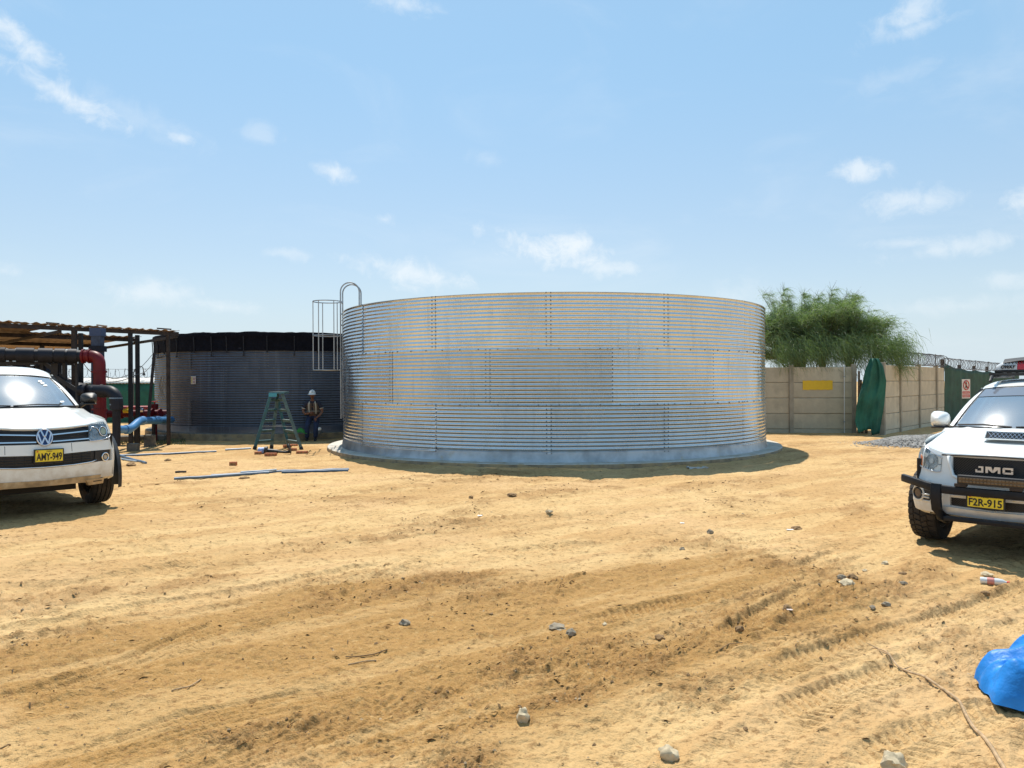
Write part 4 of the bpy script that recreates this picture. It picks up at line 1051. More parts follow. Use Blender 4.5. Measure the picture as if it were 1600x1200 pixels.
# ================================================================== PICKUP TRUCKS
# local frame: x across, y backwards from the nose, z up; the nose is at y = 0 and looks towards -y
def lerp_tab(tab, x):
    return float(np.interp(x, [p[0] for p in tab], [p[1] for p in tab]))
class Truck:
    def __init__(s, name, loc, rz, label, plan, prof, paint, spec):
        s.root = empty(name, loc, rz, label, 'pickup truck'); s.paint = paint; s.sp = spec
        # dense smooth plan path for the half body (x, y)
        P = [Vector((a, b, 0)) for a, b in plan]; 
        Q = P[:1]
        for _ in range(2):
            Q = [P[0]]
            for a, b in zip(P[:-1], P[1:]): Q += [a.lerp(b, .25), a.lerp(b, .75)]
            Q.append(P[-1]); P = Q
        s.path = P; s.S = [0]
        for a, b in zip(P[:-1], P[1:]): s.S.append(s.S[-1] + (b - a).length)
        s.prof = prof
    def at(s, d):
        """point and outward normal at distance d along the half path"""
        i = 0
        while i < len(s.S) - 2 and s.S[i + 1] < d: i += 1
        a, b = s.path[i], s.path[i + 1]; t = (d - s.S[i]) / max(1e-6, s.S[i + 1] - s.S[i]); p = a.lerp(b, t)
        e = s.path[min(i + 2, len(s.path) - 1)] - s.path[max(i - 1, 0)]; e.normalize()
        return p, Vector((e.y, -e.x, 0))
    def s_of_x(s, x):
        x = abs(x)
        for i in range(len(s.path) - 1):
            if s.path[i + 1].x >= x - 1e-9:
                t = (x - s.path[i].x) / max(1e-9, s.path[i + 1].x - s.path[i].x); return s.S[i] + t * (s.S[i + 1] - s.S[i])
        return s.S[-1]
    def pt(s, x, z, off=0.):
        """point of the front skin at lateral x and height z, off metres in front of it"""
        sg = -1 if x < 0 else 1; p, n = s.at(s.s_of_x(x)); q = p + n * (off - lerp_tab(s.prof, z))
        return Vector((sg * q.x, q.y, z))
    def skin(s, zl, bands, ztop, zbot, s_end, inset=.045, x_in=None):
        """lower body: bands = [(z function lo, z function hi, half width, x_from)] cut in as recesses"""
        cols = sorted(set([round(i * .03, 4) for i in range(int(1.3 / .03))] + [1.3 + .06 * i for i in range(int((s_end - 1.3) / .06) + 1)] + [b[2] for b in bands] + [b[2] + .006 for b in bands] + [b[3] for b in bands if b[3] > 0] + [b[3] - .006 for b in bands if b[3] > 0]))
        for sg, nm in ((1, 'body'), (-1, 'body')):
            b = MB(); P = []
            for d in cols:
                p, n = s.at(d); zt, zb = ztop(p.x, p.y), zbot(p.x, p.y); keys = []
                act = [q for q in bands if q[3] <= d <= q[2]]
                ks = [zb] 
                allz = []
                for q in bands:
                    lo, hi = q[0](p.x), q[1](p.x); on = q in act
                    allz += [(lo, 0), (lo + .005, inset if on else 0), ((lo + hi) / 2, inset if on else 0), (hi - .005, inset if on else 0), (hi, 0)]
                row = []
                zs = [(zb - .03, .05), (zb, .0)] 
                prev = zb
                for z, ins in allz: zs.append((max(z, zb), ins if z > zb else 0))
                m0 = zs[-1][0]
                for k in range(1, 7): zs.append((m0 + (zt - m0) * k / 6, 0))
                # between zb and first band add one
                for z, ins in zs:
                    q = p + n * (-ins - lerp_tab(s.prof, z)); row.append((sg * q.x, q.y, z))
                P.append(row)
            b.grid(P, flip=(sg < 0)); s.body_side = b.build(nm, s.paint, s.root, angle=32)
            s.body_side.name = 'body_shell'
    def patch(s, name, top, bot, m, off=.0, t=.012, nx=16, nz=3, both=False, parent=None, smooth=True, wob=None):
        """closed plate between two (x, z) polylines lying on the front skin"""
        out = []
        for sg in ((1, -1) if both else (1,)):
            b = MB()
            def surf(f, g, o):
                xt, zt = np.interp(f, np.linspace(0, 1, len(top)), [p[0] for p in top]), np.interp(f, np.linspace(0, 1, len(top)), [p[1] for p in top])
                xb, zb = np.interp(f, np.linspace(0, 1, len(bot)), [p[0] for p in bot]), np.interp(f, np.linspace(0, 1, len(bot)), [p[1] for p in bot])
                return s.pt(sg * (xt * g + xb * (1 - g)), zt * g + zb * (1 - g), o)
            nxx = max(nx, len(top) * 2)
            gs = [k / nz for k in range(nz + 1)]; fs_ = [k / nxx for k in range(nxx + 1)]
            e = .12
            P = [[surf(f, g, off) for g in gs] for f in fs_]
            b.grid(P, flip=(sg < 0))
            ring = [(0, k) for k in range(nz)] + [(k, nz) for k in range(nxx)] + [(nxx, nz - k) for k in range(nz)] + [(nxx - k, 0) for k in range(nxx)]
            a = [P[i][j] for i, j in ring]; c = [surf(fs_[i], gs[j], off - t) for i, j in ring]; n = len(ring)
            b.add(a + c, [((k + 1) % n, k, n + k, n + (k + 1) % n) if sg > 0 else (k, (k + 1) % n, n + (k + 1) % n, n + k) for k in range(n)])
            out.append(b.build(name, m, parent or s.root, smooth=smooth, angle=40))
        return out[0] if len(out) == 1 else out
    def strip(s, name, pts, m, off, r, parent=None, n=6, flat=None):
        """tube following (x, z) points on the skin"""
        Q = []
        for a, c in zip(pts[:-1], pts[1:]):
            k = max(1, int(math.hypot(c[0] - a[0], c[1] - a[1]) / .05))
            for i in range(k): Q.append(s.pt(a[0] + (c[0] - a[0]) * i / k, a[1] + (c[1] - a[1]) * i / k, off))
        Q.append(s.pt(*pts[-1], off)); b = MB(); b.tube(Q, r, n); return b.build(name, m, parent or s.root, angle=180)
    def hood(s, xf, cowl, zfront, zc, zedge, crown, m, ny=18, nx=28, lip=.03, relief=None, W0=None, W1=None):
        """bonnet: from the nose line back to the cowl curve cowl(x)->y"""
        P = []
        for i in range(ny + 1):
            v = i / ny; row = []
            for j in range(-nx, nx + 1):
                u = j / nx; x0 = u * xf; p0 = s.pt(x0, zfront(x0), .0); x1 = u * W1; y1 = cowl(x1)
                vv = v ** 1.0; x = p0.x * (1 - vv) + x1 * vv; y = p0.y * (1 - vv) + y1 * vv
                zc_, ze_ = zfront(0) + (zc - zfront(0)) * v ** .62, zfront(xf) + (zedge - zfront(xf)) * v ** .75
                base = zfront(x0) * (1 - v ** .8) + (zc_ + (ze_ - zc_) * abs(u) ** 2.6) * v ** .8
                z = max(base, zfront(x0) * (1 - v) + (zc_ + (ze_ - zc_) * abs(u) ** 2.6) * v) + crown * math.sin(math.pi * min(1, v * 1.05)) * (1 - u ** 4)
                if relief: z += relief(x, y, u, v)
                row.append((x, y, z))
            e0, e1 = row[0], row[-1]
            row = [(e0[0] - .012, e0[1], e0[2] - .02), (e0[0] - .012, e0[1], e0[2] - .18)][::-1] + row + [(e1[0] + .012, e1[1], e1[2] - .02), (e1[0] + .012, e1[1], e1[2] - .18)]
            P.append(row)
        fr_ = [(q[0], q[1] + .03, q[2] - .05) for q in P[0]]; f0 = [(q[0], q[1] - .004, q[2] - .012) for q in P[0]]
        P = [fr_, f0] + P
        b = MB(); b.grid(P); return b.build('bonnet', m, s.root, angle=50)
def wheel_parts(parent, x, y, r, w, kind, side, rim_m):
    wroot = bpy.data.objects.new('wheel', None); COL.objects.link(wroot); wroot.parent = parent; wroot.location = (x, y, r); wroot.empty_display_size = .1
    Mx = Matrix.Rotation(R(90), 4, 'Y')
    b = MB(); h = w / 2; rs = .0
    prof = [(r * .62, -h * .80), (r * .70, -h * .98), (r * .86, -h * 1.04), (r * .955, -h * .98), (r * .985, -h * .86)]
    if kind == 'rib':
        for g in (-.62, -.22, .22, .62):
            prof += [(r, h * (g - .05)), (r - .014, h * (g - .04)), (r - .014, h * (g + .04)), (r, h * (g + .05))]
    else: prof += [(r - .012, -h * .8), (r - .012, h * .8)]
    prof += [(q[0], -q[1]) for q in prof[:5][::-1]]
    b.lathe(prof, 56, Mx); 
    if kind == 'block':
        n = 34
        for row, (z0, z1) in enumerate(((-1.0, -.62), (-.55, -.12), (-.06, .34), (.40, .98))):
            for k in range(n):
                a0 = 2 * math.pi * (k + (row % 2) * .5) / n; a1 = a0 + 2 * math.pi / n * .70; sk = .05 * (1 if row % 2 else -1)
                vs = []
                for rr_ in (r - .014, r + .001):
                    for (z, a) in ((z0, a0), (z1, a0 + sk), (z1, a1 + sk), (z0, a1)):
                        rr2 = rr_ - (.012 if abs(z) > .9 else 0); vs.append(Mx @ Vector((rr2 * math.cos(a), rr2 * math.sin(a), z * h)))
                b.add(vs, [(4, 5, 6, 7), (0, 1, 5, 4), (1, 2, 6, 5), (2, 3, 7, 6), (3, 0, 4, 7)])
    b.build('tyre', M['tyre'], wroot, angle=30)
    b = MB(); q = side
    b.lathe([(r * .64, -h * .85), (r * .60, -h * .6), (r * .58, h * .5), (r * .60, h * .75), (r * .64, h * .85)], 40, Mx)
    b.lathe([(.001, q * h * .25), (r * .12, q * h * .30), (r * .16, q * h * .10), (r * .58, q * h * .0)], 40, Mx)
    for k in range(6):
        a = 2 * math.pi * k / 6; p0 = Mx @ Vector((r * .12 * math.cos(a), r * .12 * math.sin(a), q * h * .35)); p1 = Mx @ Vector((r * .58 * math.cos(a), r * .58 * math.sin(a), q * h * .62)); b.bar(p0, p1, .05, .03, up=(1, 0, 0))
    b.build('rim', rim_m, wroot, angle=40)
    return wroot
def box_part(parent, name, m, *boxes, bevel=0.):
    b = MB()
    for q in boxes: b.box(*q)
    return b.build(name, m, parent, smooth=False, bevel=bevel)
def ellipse_plate(tr, name, cx, cz, rx, rz_, m, off, t=.01, n=24, parent=None, ring=None):
    b = MB()
    if ring is None:
        c = tr.pt(cx, cz, off); e = [tr.pt(cx + rx * math.cos(a), cz + rz_ * math.sin(a), off) for a in [2 * math.pi * k / n for k in range(n)]]
        e2 = [tr.pt(cx + rx * math.cos(a), cz + rz_ * math.sin(a), off - t) for a in [2 * math.pi * k / n for k in range(n)]]
        b.add([c] + e + e2, [(0, 1 + k, 1 + (k + 1) % n) for k in range(n)] + [(1 + k, 1 + n + k, 1 + n + (k + 1) % n, 1 + (k + 1) % n) for k in range(n)])
    else:
        b.tube([tr.pt(cx + rx * math.cos(a), cz + rz_ * math.sin(a), off) for a in [2 * math.pi * k / n for k in range(n)]], ring, 8, closed=True)
    return b.build(name, m, parent or tr.root, angle=50)
def frame_at(tr, x, z, off):
    """matrix that maps lettering (x right, y up, z out) onto the front skin"""
    p = tr.pt(x, z, off); a = tr.pt(x + .03, z, off) - tr.pt(x - .03, z, off); a.z = 0; a.normalize(); u = Vector((0, 0, 1)); n = a.cross(u)
    return Matrix(((a.x, u.x, n.x, p.x), (a.y, u.y, n.y, p.y), (a.z, u.z, n.z, p.z), (0, 0, 0, 1)))
def number_plate(tr, x, z, w, h, txt, off, tilt=0.):
    F4 = frame_at(tr, x, z, off) @ Matrix.Rotation(tilt, 4, 'Z')
    def plate_box(name, m, x0, x1, z0, z1, d0, d1, par):
        b = MB(); b.box(x0, x1, z0, z1, d0, d1); b.v = [tuple(F4 @ Vector(v)) for v in b.v]; return b.build(name, m, par, smooth=False, bevel=.002)
    fr_ = plate_box('number_plate', M['black_plastic'], -w / 2 - .014, w / 2 + .014, -h / 2 - .012, h / 2 + .012, -.012, .002, tr.root)
    plate_box('plate_face', M['plate_y'], -w / 2, w / 2, -h / 2, h / 2, .003, .007, fr_)
    text_obj('plate_text', txt, .1, M['ink'], fr_, F4 @ Matrix.Translation((0, -h * .08, .0085)), width=w * .93, height=h * .66, extrude=.0012, bold=.0022)
    text_obj('plate_text', 'PERU', .02, M['ink'], fr_, F4 @ Matrix.Translation((0, h * .39, .0085)), width=w * .2, height=h * .10, extrude=.0008)
    plate_box('plate_mark', M['sign_red'], -w * .46, -w * .40, h * .33, h * .44, .0072, .0085, fr_)
    return fr_
def cabin(tr, B, T, cowl_y, ws_bot, ws_top, roof, belt, y_rear, glass, paint, band=None):
    """windscreen, pillars, roof, doors' glass. B: pillar foot (x, y, z), T: roof corner (x, y, z)"""
    root = tr.root
    def bot(f): x = ws_bot[0] * f; return Vector((x, ws_bot[1] + ws_bot[2] * f * f, ws_bot[3] - ws_bot[4] * f * f))
    def top(f): x = ws_top[0] * f; return Vector((x, ws_top[1] + ws_top[2] * f * f, ws_top[3] - ws_top[4] * f * f))
    n = 20; P = []
    for i in range(9):
        g = i / 8; row = []
        for j in range(-n, n + 1):
            f = j / n; a, c = bot(f), top(f); p = a.lerp(c, g); p.y -= .03 * math.sin(math.pi * g); p.z += .012 * math.sin(math.pi * g); row.append(p)
        P.append(row)
    b = MB(); b.grid(P); ws = b.build('windscreen', glass, root, angle=180)
    # black surround
    b = MB(); b.tube([bot(j / n) + Vector((0, -.012, -.005)) for j in range(-n, n + 1)], .018, 6)
    for f in (-1, 1): b.tube([bot(f).lerp(top(f), g / 8) + Vector((0, -.03 * math.sin(math.pi * g / 8) - .002, .012 * math.sin(math.pi * g / 8))) for g in range(9)], .010, 6)
    b.tube([top(j / n) + Vector((0, -.004, 0)) for j in range(-n, n + 1)], .009, 6); b.build('windscreen_seal', M['black_plastic'], ws, angle=180)
    if band is not None:
        Q = [[P[i][j] + Vector((0, -.003, .004)) for j in range(2 * n + 1)] for i in (6, 7, 8)]
        b = MB(); b.grid(Q); b.build('sun_band', band, ws, angle=180)
    # pillars
    for sg in (-1, 1):
        b = MB(); Q = []
        for g in range(9):
            g = g / 8; p = bot(sg).lerp(top(sg), g); p.y -= .03 * math.sin(math.pi * g); p.z += .012 * math.sin(math.pi * g)
            d = Vector((sg, 0, 0)); 
            k_ = 1 - .8 * g ** 5; Q.append([p + Vector((-sg * .012, .0, .004)), p + Vector((sg * .020 * k_, -.004, .012 * k_)), p + Vector((sg * .055 * k_, .03, .008 * k_)), p + Vector((sg * .075 * k_, .085, -.012)), p + Vector((sg * .03 * k_, .10, -.02))])
        b.grid(Q, flip=(sg > 0)); b.build('pillar', paint, root, angle=70)
        # side glass and frame
        A0 = Vector((sg * belt[0], ws_bot[1] + .38, belt[1])); A1 = Vector((sg * belt[0], y_rear, belt[1] + .02)); C0 = Vector((sg * (roof[0] + .03), ws_top[1] + .16, roof[1] - .06)); C1_ = Vector((sg * (roof[0] + .02), y_rear - .15, roof[1] - .06))
        for (f0, f1) in ((0, .47), (.52, .97)):
            b = MB(); b.grid([[A0.lerp(A1, f0), A0.lerp(A1, f1)], [C0.lerp(C1_, f0), C0.lerp(C1_, f1)]], flip=(sg < 0)); b.build('side_window', M['glass_side'], root, smooth=False)
        b = MB(); b.bar(A0 + Vector((0, 0, -.02)), C0 + Vector((0, 0, -.02)), .022, .02, up=(0, 1, 0)); b.build('window_seal', M['black_plastic'], root, smooth=False)
        for f in (.495, .985):
            b = MB(); b.bar(A0.lerp(A1, f) + Vector((0, 0, -.02)), C0.lerp(C1_, f), .07, .035, up=(0, 1, 0)); b.build('pillar', paint, root, smooth=False, bevel=.01)
        b = MB(); P2 = []
        for g in range(9):
            f = g / 8; q = A0.lerp(A1, f); P2.append([q + Vector((0, 0, .015)), q + Vector((sg * .02, 0, -.02)), q + Vector((sg * .035, 0, -.16))])
        b.grid(P2, flip=(sg > 0)); b.build('belt_panel', paint, root, angle=60)
    # roof
    Q = []
    for i in range(15):
        g = i / 14; row = []
        for j in range(-n, n + 1):
            f = j / n; t0 = top(f); yb = y_rear - .12; wx = f * (ws_top[0] + .030 + .04 * min(1, g * 4))
            z = roof[1] + roof[2] * math.sin(math.pi * min(1, .18 + g * .8)) ** .5 - .055 * abs(f) ** 5 - roof[3] * f * f
            zz = t0.z + (z - t0.z) * min(1, (g * 4)) if g < .25 else z
            row.append((wx, t0.y - .004 + (yb - t0.y) * g, zz + (.014 if i else .010) - .012 * abs(f) ** 6))
        e0, e1 = row[0], row[-1]; row = [(e0[0] - .015, e0[1], e0[2] - .05)] + row + [(e1[0] + .015, e1[1], e1[2] - .05)]
        Q.append(row)
    b = MB(); b.grid(Q); b.build('roof', paint, root, angle=50)
    # rear wall of the cab
    box_part(root, 'cab_back', paint, (-belt[0], belt[0], y_rear - .02, y_rear + .02, .5, belt[1]))
    b = MB(); b.grid([[(-belt[0], y_rear, belt[1]), (belt[0], y_rear, belt[1])], [(-roof[0], y_rear - .12, roof[1] - .03), (roof[0], y_rear - .12, roof[1] - .03)]], flip=True); b.build('rear_window', M['glass_side'], root, smooth=False)
    # inside
    it = box_part(root, 'dashboard', M['interior'], (-ws_bot[0] + .05, ws_bot[0] - .05, ws_bot[1] + .12, ws_bot[1] + .55, ws_bot[3] - .25, ws_bot[3] - .035), bevel=.02)
    for x in (-.38, .38):
        box_part(root, 'seat', M['interior'], (x - .25, x + .25, ws_bot[1] + 1.15, ws_bot[1] + 1.30, .6, ws_bot[3] + .12), (x - .13, x + .13, ws_bot[1] + 1.20, ws_bot[1] + 1.29, ws_bot[3] + .14, ws_bot[3] + .32), bevel=.03)
    b = MB(); c = Vector((.38, ws_bot[1] + .72, ws_bot[3] - .02)); b.tube([c + Vector((.19 * math.cos(a), .07 * math.sin(a), .17 * math.sin(a))) for a in [2 * math.pi * k / 24 for k in range(24)]], .015, 6, closed=True); b.build('steering_wheel', M['black_plastic'], root)
    b = MB(); c = top(0) + Vector((0, .04, -.10)); b.box(c.x - .11, c.x + .11, c.y, c.y + .03, c.z - .03, c.z + .03); b.build('rear_view_mirror', M['black_plastic'], root, smooth=False, bevel=.01)
    box_part(root, 'floor_tub', M['under'], (-belt[0] + .06, belt[0] - .06, ws_bot[1] - .1, y_rear, .42, .80))
    return bot, top
def door_mirror(tr, c, w, h, m, base_m, sg, arm_to):
    b = MB(); P = []
    for i in range(9):
        g = i / 8; k = math.sin(math.pi * (.06 + g * .5)) ; row = []
        for j in range(20):
            a = 2 * math.pi * j / 20; ca, sa = math.cos(a), math.sin(a); sup = (abs(ca) ** 3.2 + abs(sa) ** 3.2) ** (-1 / 3.2)
            row.append((c[0] + w / 2 * sup * ca * k, c[1] - .09 + g * .15, c[2] + h / 2 * sup * sa * k * (1 - .10 * ca * sg * -1)))
        P.append(row)
    b.grid(P, wrap=True, flip=False); b.add([P[0][j] for j in range(20)], [tuple(range(20))]); o = b.build('mirror', m, tr.root, angle=60)
    b = MB(); b.add([(p[0], p[1] + .001, p[2]) for p in P[-1]], [tuple(range(20))[::-1]]); b.build('mirror_glass', M['chrome'], o, smooth=False)
    b = MB(); b.bar((c[0] - sg * w * .3, c[1], c[2] - h * .40), arm_to, .06, .05); b.build('mirror_arm', base_m, o, smooth=False, bevel=.01)
    b = MB(); b.box(c[0] - w * .36, c[0] + w * .36, c[1] - .07, c[1] + .05, c[2] - h * .53, c[2] - h * .40); b.build('mirror_base', base_m, o, smooth=False, bevel=.012)

# ------------------------------------------------------------------ white pickup on the left
def pickup_left():
    gz_ = .05
    tr = Truck('white_pickup', (-5.475, 9.0, gz_), R(45), 'white pickup with round chrome emblem and yellow plate AMY-949, parked before the pump shed',
               [(0, 0), (.25, .006), (.5, .028), (.66, .070), (.76, .118), (.815, .19), (.850, .30), (.875, .45), (.90, .62), (.915, .9), (.92, 1.4), (.92, 3.5), (.91, 5.1)],
               [(.30, .05), (.38, .02), (.46, .0), (.60, .0), (.74, .0), (.80, .012), (.86, .022), (1.0, .05), (1.12, .10), (1.3, .14)], M['paint_a'], None)
    zg_lo = lambda x: .588 + .03 * min(1, abs(x) / .6) ** 2; zg_hi = lambda x: .735 + .02 * min(1, abs(x) / .5)
    zu_lo = lambda x: .862 + .012 * min(1, abs(x) / .5); zu_hi = lambda x: 1.048 + .028 * min(1, abs(x) / .55) ** 2
    def ztop(x, y):
        if y < .12: return zu_hi(x) + .0 + .05 * max(0, (abs(x) - .5) / .3)
        return lerp_tab([(.12, 1.115), (.25, 1.125), (.5, 1.14), (1., 1.17), (1.6, 1.20), (2.2, 1.16), (5.1, 1.14)], y)
    def zbot(x, y):
        z = lerp_tab([(0, .42), (.2, .40), (.35, .42), (.5, .5), (1.5, .38), (5.1, .50)], y) if abs(x) > .80 else .42
        for yc in (.88, 3.98):
            q = .47 ** 2 - (y - yc) ** 2
            if q > 0 and abs(x) > .8: z = max(z, .37 + math.sqrt(q) * 1.0)
        return z
    tr.skin(None, [(zg_lo, zg_hi, tr.s_of_x(.76), 0.), (zu_lo, zu_hi, tr.s_of_x(.75), 0.)], ztop, zbot, tr.S[-1])
    # upper grille
    g = tr.patch('grille', [(-.50, 1.074), (-.25, 1.055), (0, 1.048), (.25, 1.055), (.50, 1.074)], [(-.485, .872), (0, .862), (.485, .872)], M['grille_black'], off=-.022, t=.02, nx=30)
    for z0, z1 in ((.893, .905), (.972, .998)):
        for sg in (-1, 1):
            tr.patch('chrome_bar', [(sg * .085, z0 + .008), (sg * .49, z1 + .008)] if sg > 0 else [(-.49, z1 + .008), (-.085, z0 + .008)], [(sg * .085, z0 - .006), (sg * .49, z1 - .006)] if sg > 0 else [(-.49, z1 - .006), (-.085, z0 - .006)], M['chrome'], off=.004, t=.03, nx=12, nz=2, parent=g)
    for z in (.93, .95, 1.015, 1.035, .88):
        tr.strip('grille_slat', [(-.48, z + .014), (0, z), (.48, z + .014)], M['black_plastic'], -.014, .004, g, 4)
    # emblem: ring with the two interlocked letters
    cz = .948; e = ellipse_plate(tr, 'emblem', 0, cz, .078, .092, mat('emblem blue', (.02, .05, .16), .3, .3), .018, .03)
    ellipse_plate(tr, 'emblem_ring', 0, cz, .080, .094, M['silver'], .020, ring=.009, parent=e, n=32)
    def seg(name, pts, par=e):
        b = MB(); Q = [tr.pt(x * .86, cz + z * 1.0, .026) for x, z in pts]
        for a, c in zip(Q[:-1], Q[1:]): b.bar(a, c, .016, .006, up=(0, -1, 0))
        b.build(name, M['silver'], par, smooth=False)
    seg('letter_v', [(-.042, .080), (-.010, .012), (.010, .012), (.042, .080)])
    seg('letter_w', [(-.078, .045), (-.040, -.075), (-.002, .0), (.002, .0), (.040, -.075), (.078, .045)])
    # bumper grille, surround, chrome lip
    lg = tr.patch('lower_grille', [(-.755, .752), (-.35, .748), (0, .735), (.35, .748), (.755, .752)], [(-.74, .612), (-.5, .612), (-.3, .592), (0, .588), (.3, .592), (.5, .612), (.74, .612)], M['grille_black'], off=-.020, t=.02, nx=36)
    for z in (.62, .65, .68, .71): tr.strip('grille_slat', [(-.5, z + .010), (0, z), (.5, z + .010)], M['black_plastic'], -.010, .0055, lg, 4)
    for x in (-.4, -.3, -.2, -.1, 0, .1, .2, .3, .4): tr.strip('grille_slat', [(x, .6), (x, .74)], M['black_plastic'], -.013, .003, lg, 4)
    tr.strip('chrome_lip', [(-.56, .640), (-.50, .620), (-.3, .603), (0, .598), (.3, .603), (.50, .620), (.56, .640)], M['chrome'], .004, .009, lg)
    for sg in (-1, 1):
        fp = tr.patch('fog_lamp_panel', [(sg * x, z) for x, z in ((.555, .745), (.745, .752))][::sg], [(sg * x, z) for x, z in ((.545, .615), (.735, .612))][::sg], M['black_plastic'], off=-.006, t=.02, nx=8)
        f = ellipse_plate(tr, 'fog_lamp', sg * .672, .668, .042, .050, M['black_plastic'], .003, .02)
        ellipse_plate(tr, 'chrome_ring', sg * .672, .668, .040, .048, M['chrome'], .005, ring=.009, parent=f)
        ellipse_plate(tr, 'lens', sg * .672, .668, .024, .030, M['reflector'], .008, .01, parent=f)
        # headlights
        T_ = [(.50, 1.060), (.60, 1.082), (.70, 1.098), (.755, 1.095), (.772, 1.07)]; B_ = [(.485, .895), (.50, .880), (.60, .884), (.70, .895), (.765, .925)]
        T_, B_ = [(sg * a, c) for a, c in T_][::sg], [(sg * a, c) for a, c in B_][::sg]
        hl = tr.patch('headlight', T_, B_, M['reflector'], off=.000, t=.03, nx=14, nz=4)
        ellipse_plate(tr, 'lamp_bowl', sg * .575, .955, .040, .048, M['reflector'], .006, .02, parent=hl)
        ellipse_plate(tr, 'projector', sg * .675, .985, .055, .062, M['black_plastic'], .006, .02, parent=hl)
        ellipse_plate(tr, 'projector_ring', sg * .675, .985, .050, .056, M['chrome'], .012, ring=.007, parent=hl)
        ellipse_plate(tr, 'projector_lens', sg * .675, .985, .036, .040, mat('amber tinted reflector', (.55, .48, .30), .12, .6), .014, .01, parent=hl)
        tr.patch('lamp_cover', T_, B_, M['lampglass'], off=.018, t=.012, nx=14, nz=4, parent=hl)
        tr.strip('lamp_trim', [(sg * .488, .893), (sg * .505, .874), (sg * .62, .880), (sg * .74, .902), (sg * .770, .935)], M['silver'], .016, .006, hl)
        tr.strip('lamp_trim', [(sg * .505, 1.0), (sg * .545, 1.045), (sg * .60, 1.03), (sg * .625, .98)], M['silver'], .010, .006, hl)
    number_plate(tr, .035, .733, .285, .135, 'AMY-949', .022, R(-.6))
    tr.patch('bumper_seam', [(-.40, .863), (-.395, .863)], [(-.40, .765), (-.395, .765)], M['black_plastic'], off=.001, t=.004, nx=2)
    tr.patch('bumper_seam', [(.285, .863), (.29, .863)], [(.285, .765), (.29, .765)], M['black_plastic'], off=.001, t=.004, nx=2)
    # sandy skid plate below
    sk = tr.patch('skid_plate', [(-.62, .455), (-.4, .452), (0, .440), (.4, .452), (.62, .455)], [(-.60, .35), (-.42, .375), (0, .372), (.42, .375), (.60, .35)], M['skid'], off=.004, t=.05, nx=24)
    for sg in (-1, 1):
        tr.patch('skid_corner', [(sg * .44, .405), (sg * .655, .41)][::sg], [(sg * .48, .335), (sg * .655, .342)][::sg], M['skid'], off=.018, t=.05, nx=6, parent=sk)
        tr.patch('tow_slot', [(sg * .52, .385), (sg * .63, .388)][::sg], [(sg * .53, .372), (sg * .63, .376)][::sg], M['black_plastic'], off=.020, t=.01, nx=4, parent=sk)
    # bonnet with two soft ridges
    def relief(x, y, u, v):
        a = abs(x); ridge = .012 * math.exp(-((a - .50 - .12 * v) / .05) ** 2) * min(1, v * 4)
        return ridge - .004 * math.exp(-((a) / .25) ** 2) * (1 - v)
    cowl = lambda x: 1.36 + .27 * (abs(x) / .80) ** 2
    tr.hood(.80, cowl, lambda x: zu_hi(x) + .006 + .04 * max(0, (abs(x) - .5) / .3), 1.262, 1.225, .015, M['paint_a'], relief=relief, W1=.885)
    bot, top = cabin(tr, None, None, None, (.775, 1.42, .24, 1.275, .01), (.60, 2.10, .14, 1.700, .035), (.62, 1.765, .045, .02), (.885, 1.225), 3.55, M['glass_a'], M['paint_a'])
    # black wiper panel and two wipers
    b = MB(); b.grid([[(x, cowl(x) - .02 + dy, 1.258 - .02 * abs(x / .8) ** 2 + dz) for x in np.linspace(-.8, .8, 17)] for dy, dz in ((0, 0), (.11, .012))]); b.build('cowl_panel', M['black_plastic'], tr.root, angle=180)
    for x0, x1 in ((-.62, -.05), (-.02, .55)):
        b = MB(); q = lambda x: Vector((x, 1.42 + .24 * (x / .775) ** 2 - .025, 1.292)); b.tube([q(x0), q((x0 + x1) / 2) + Vector((0, .01, .012)), q(x1)], .008, 5); b.build('wiper', M['black_plastic'], tr.root)
    # stickers on the glass
    for f, g in ((.80, .12), (.72, .66), (.70, .74), (.68, .80)):
        p = bot(f).lerp(top(f), g) + Vector((0, -.034, .014)); b = MB(); d = Vector((.025, .01, 0)); u2 = (top(f) - bot(f)).normalized() * .02
        b.add([p - d - u2, p + d - u2 * .6, p + d + u2, p - d + u2 * .7], [(0, 1, 2, 3)]); b.build('sticker', M['white_plain'], tr.root, smooth=False)
    door_mirror(tr, (1.0, 1.80, 1.365), .215, .165, M['black_plastic'], M['black_plastic'], 1, (.88, 1.84, 1.25))
    door_mirror(tr, (-1.0, 1.80, 1.365), .215, .165, M['black_plastic'], M['black_plastic'], -1, (-.88, 1.84, 1.25))
    # wheels, arch flares
    for (x, y, sg) in ((.80, .88, 1), (-.80, .88, -1), (.80, 3.98, 1), (-.80, 3.98, -1)):
        wheel_parts(tr.root, x, y, .375, .25, 'rib', sg, M['rim'])
        b = MB(); Q = []
        for k in range(21):
            a = R(-14) + R(208) * k / 20; c_, s_ = math.cos(a), math.sin(a); row = []
            for (rr_, xx) in ((.43, .86), (.445, .955), (.475, .975), (.535, .955), (.555, .905)):
                row.append((sg * xx, y - rr_ * c_, .375 + rr_ * s_ * 1.02))
            Q.append(row)
        b.grid(Q, flip=(sg < 0)); b.build('wheel_arch', M['black_plastic'], tr.root, angle=60)
    box_part(tr.root, 'chassis', M['under'], (-.60, .60, .10, 5.0, .40, .62), (-.42, .42, .35, 1.3, .27, .42), (-.66, .66, .86, .95, .30, .40))
    b = MB(); b.tube([(-.7, .9, .36), (-.25, .8, .30), (.25, .8, .30), (.7, .9, .36)], .05, 8); b.build('axle', M['under'], tr.root)
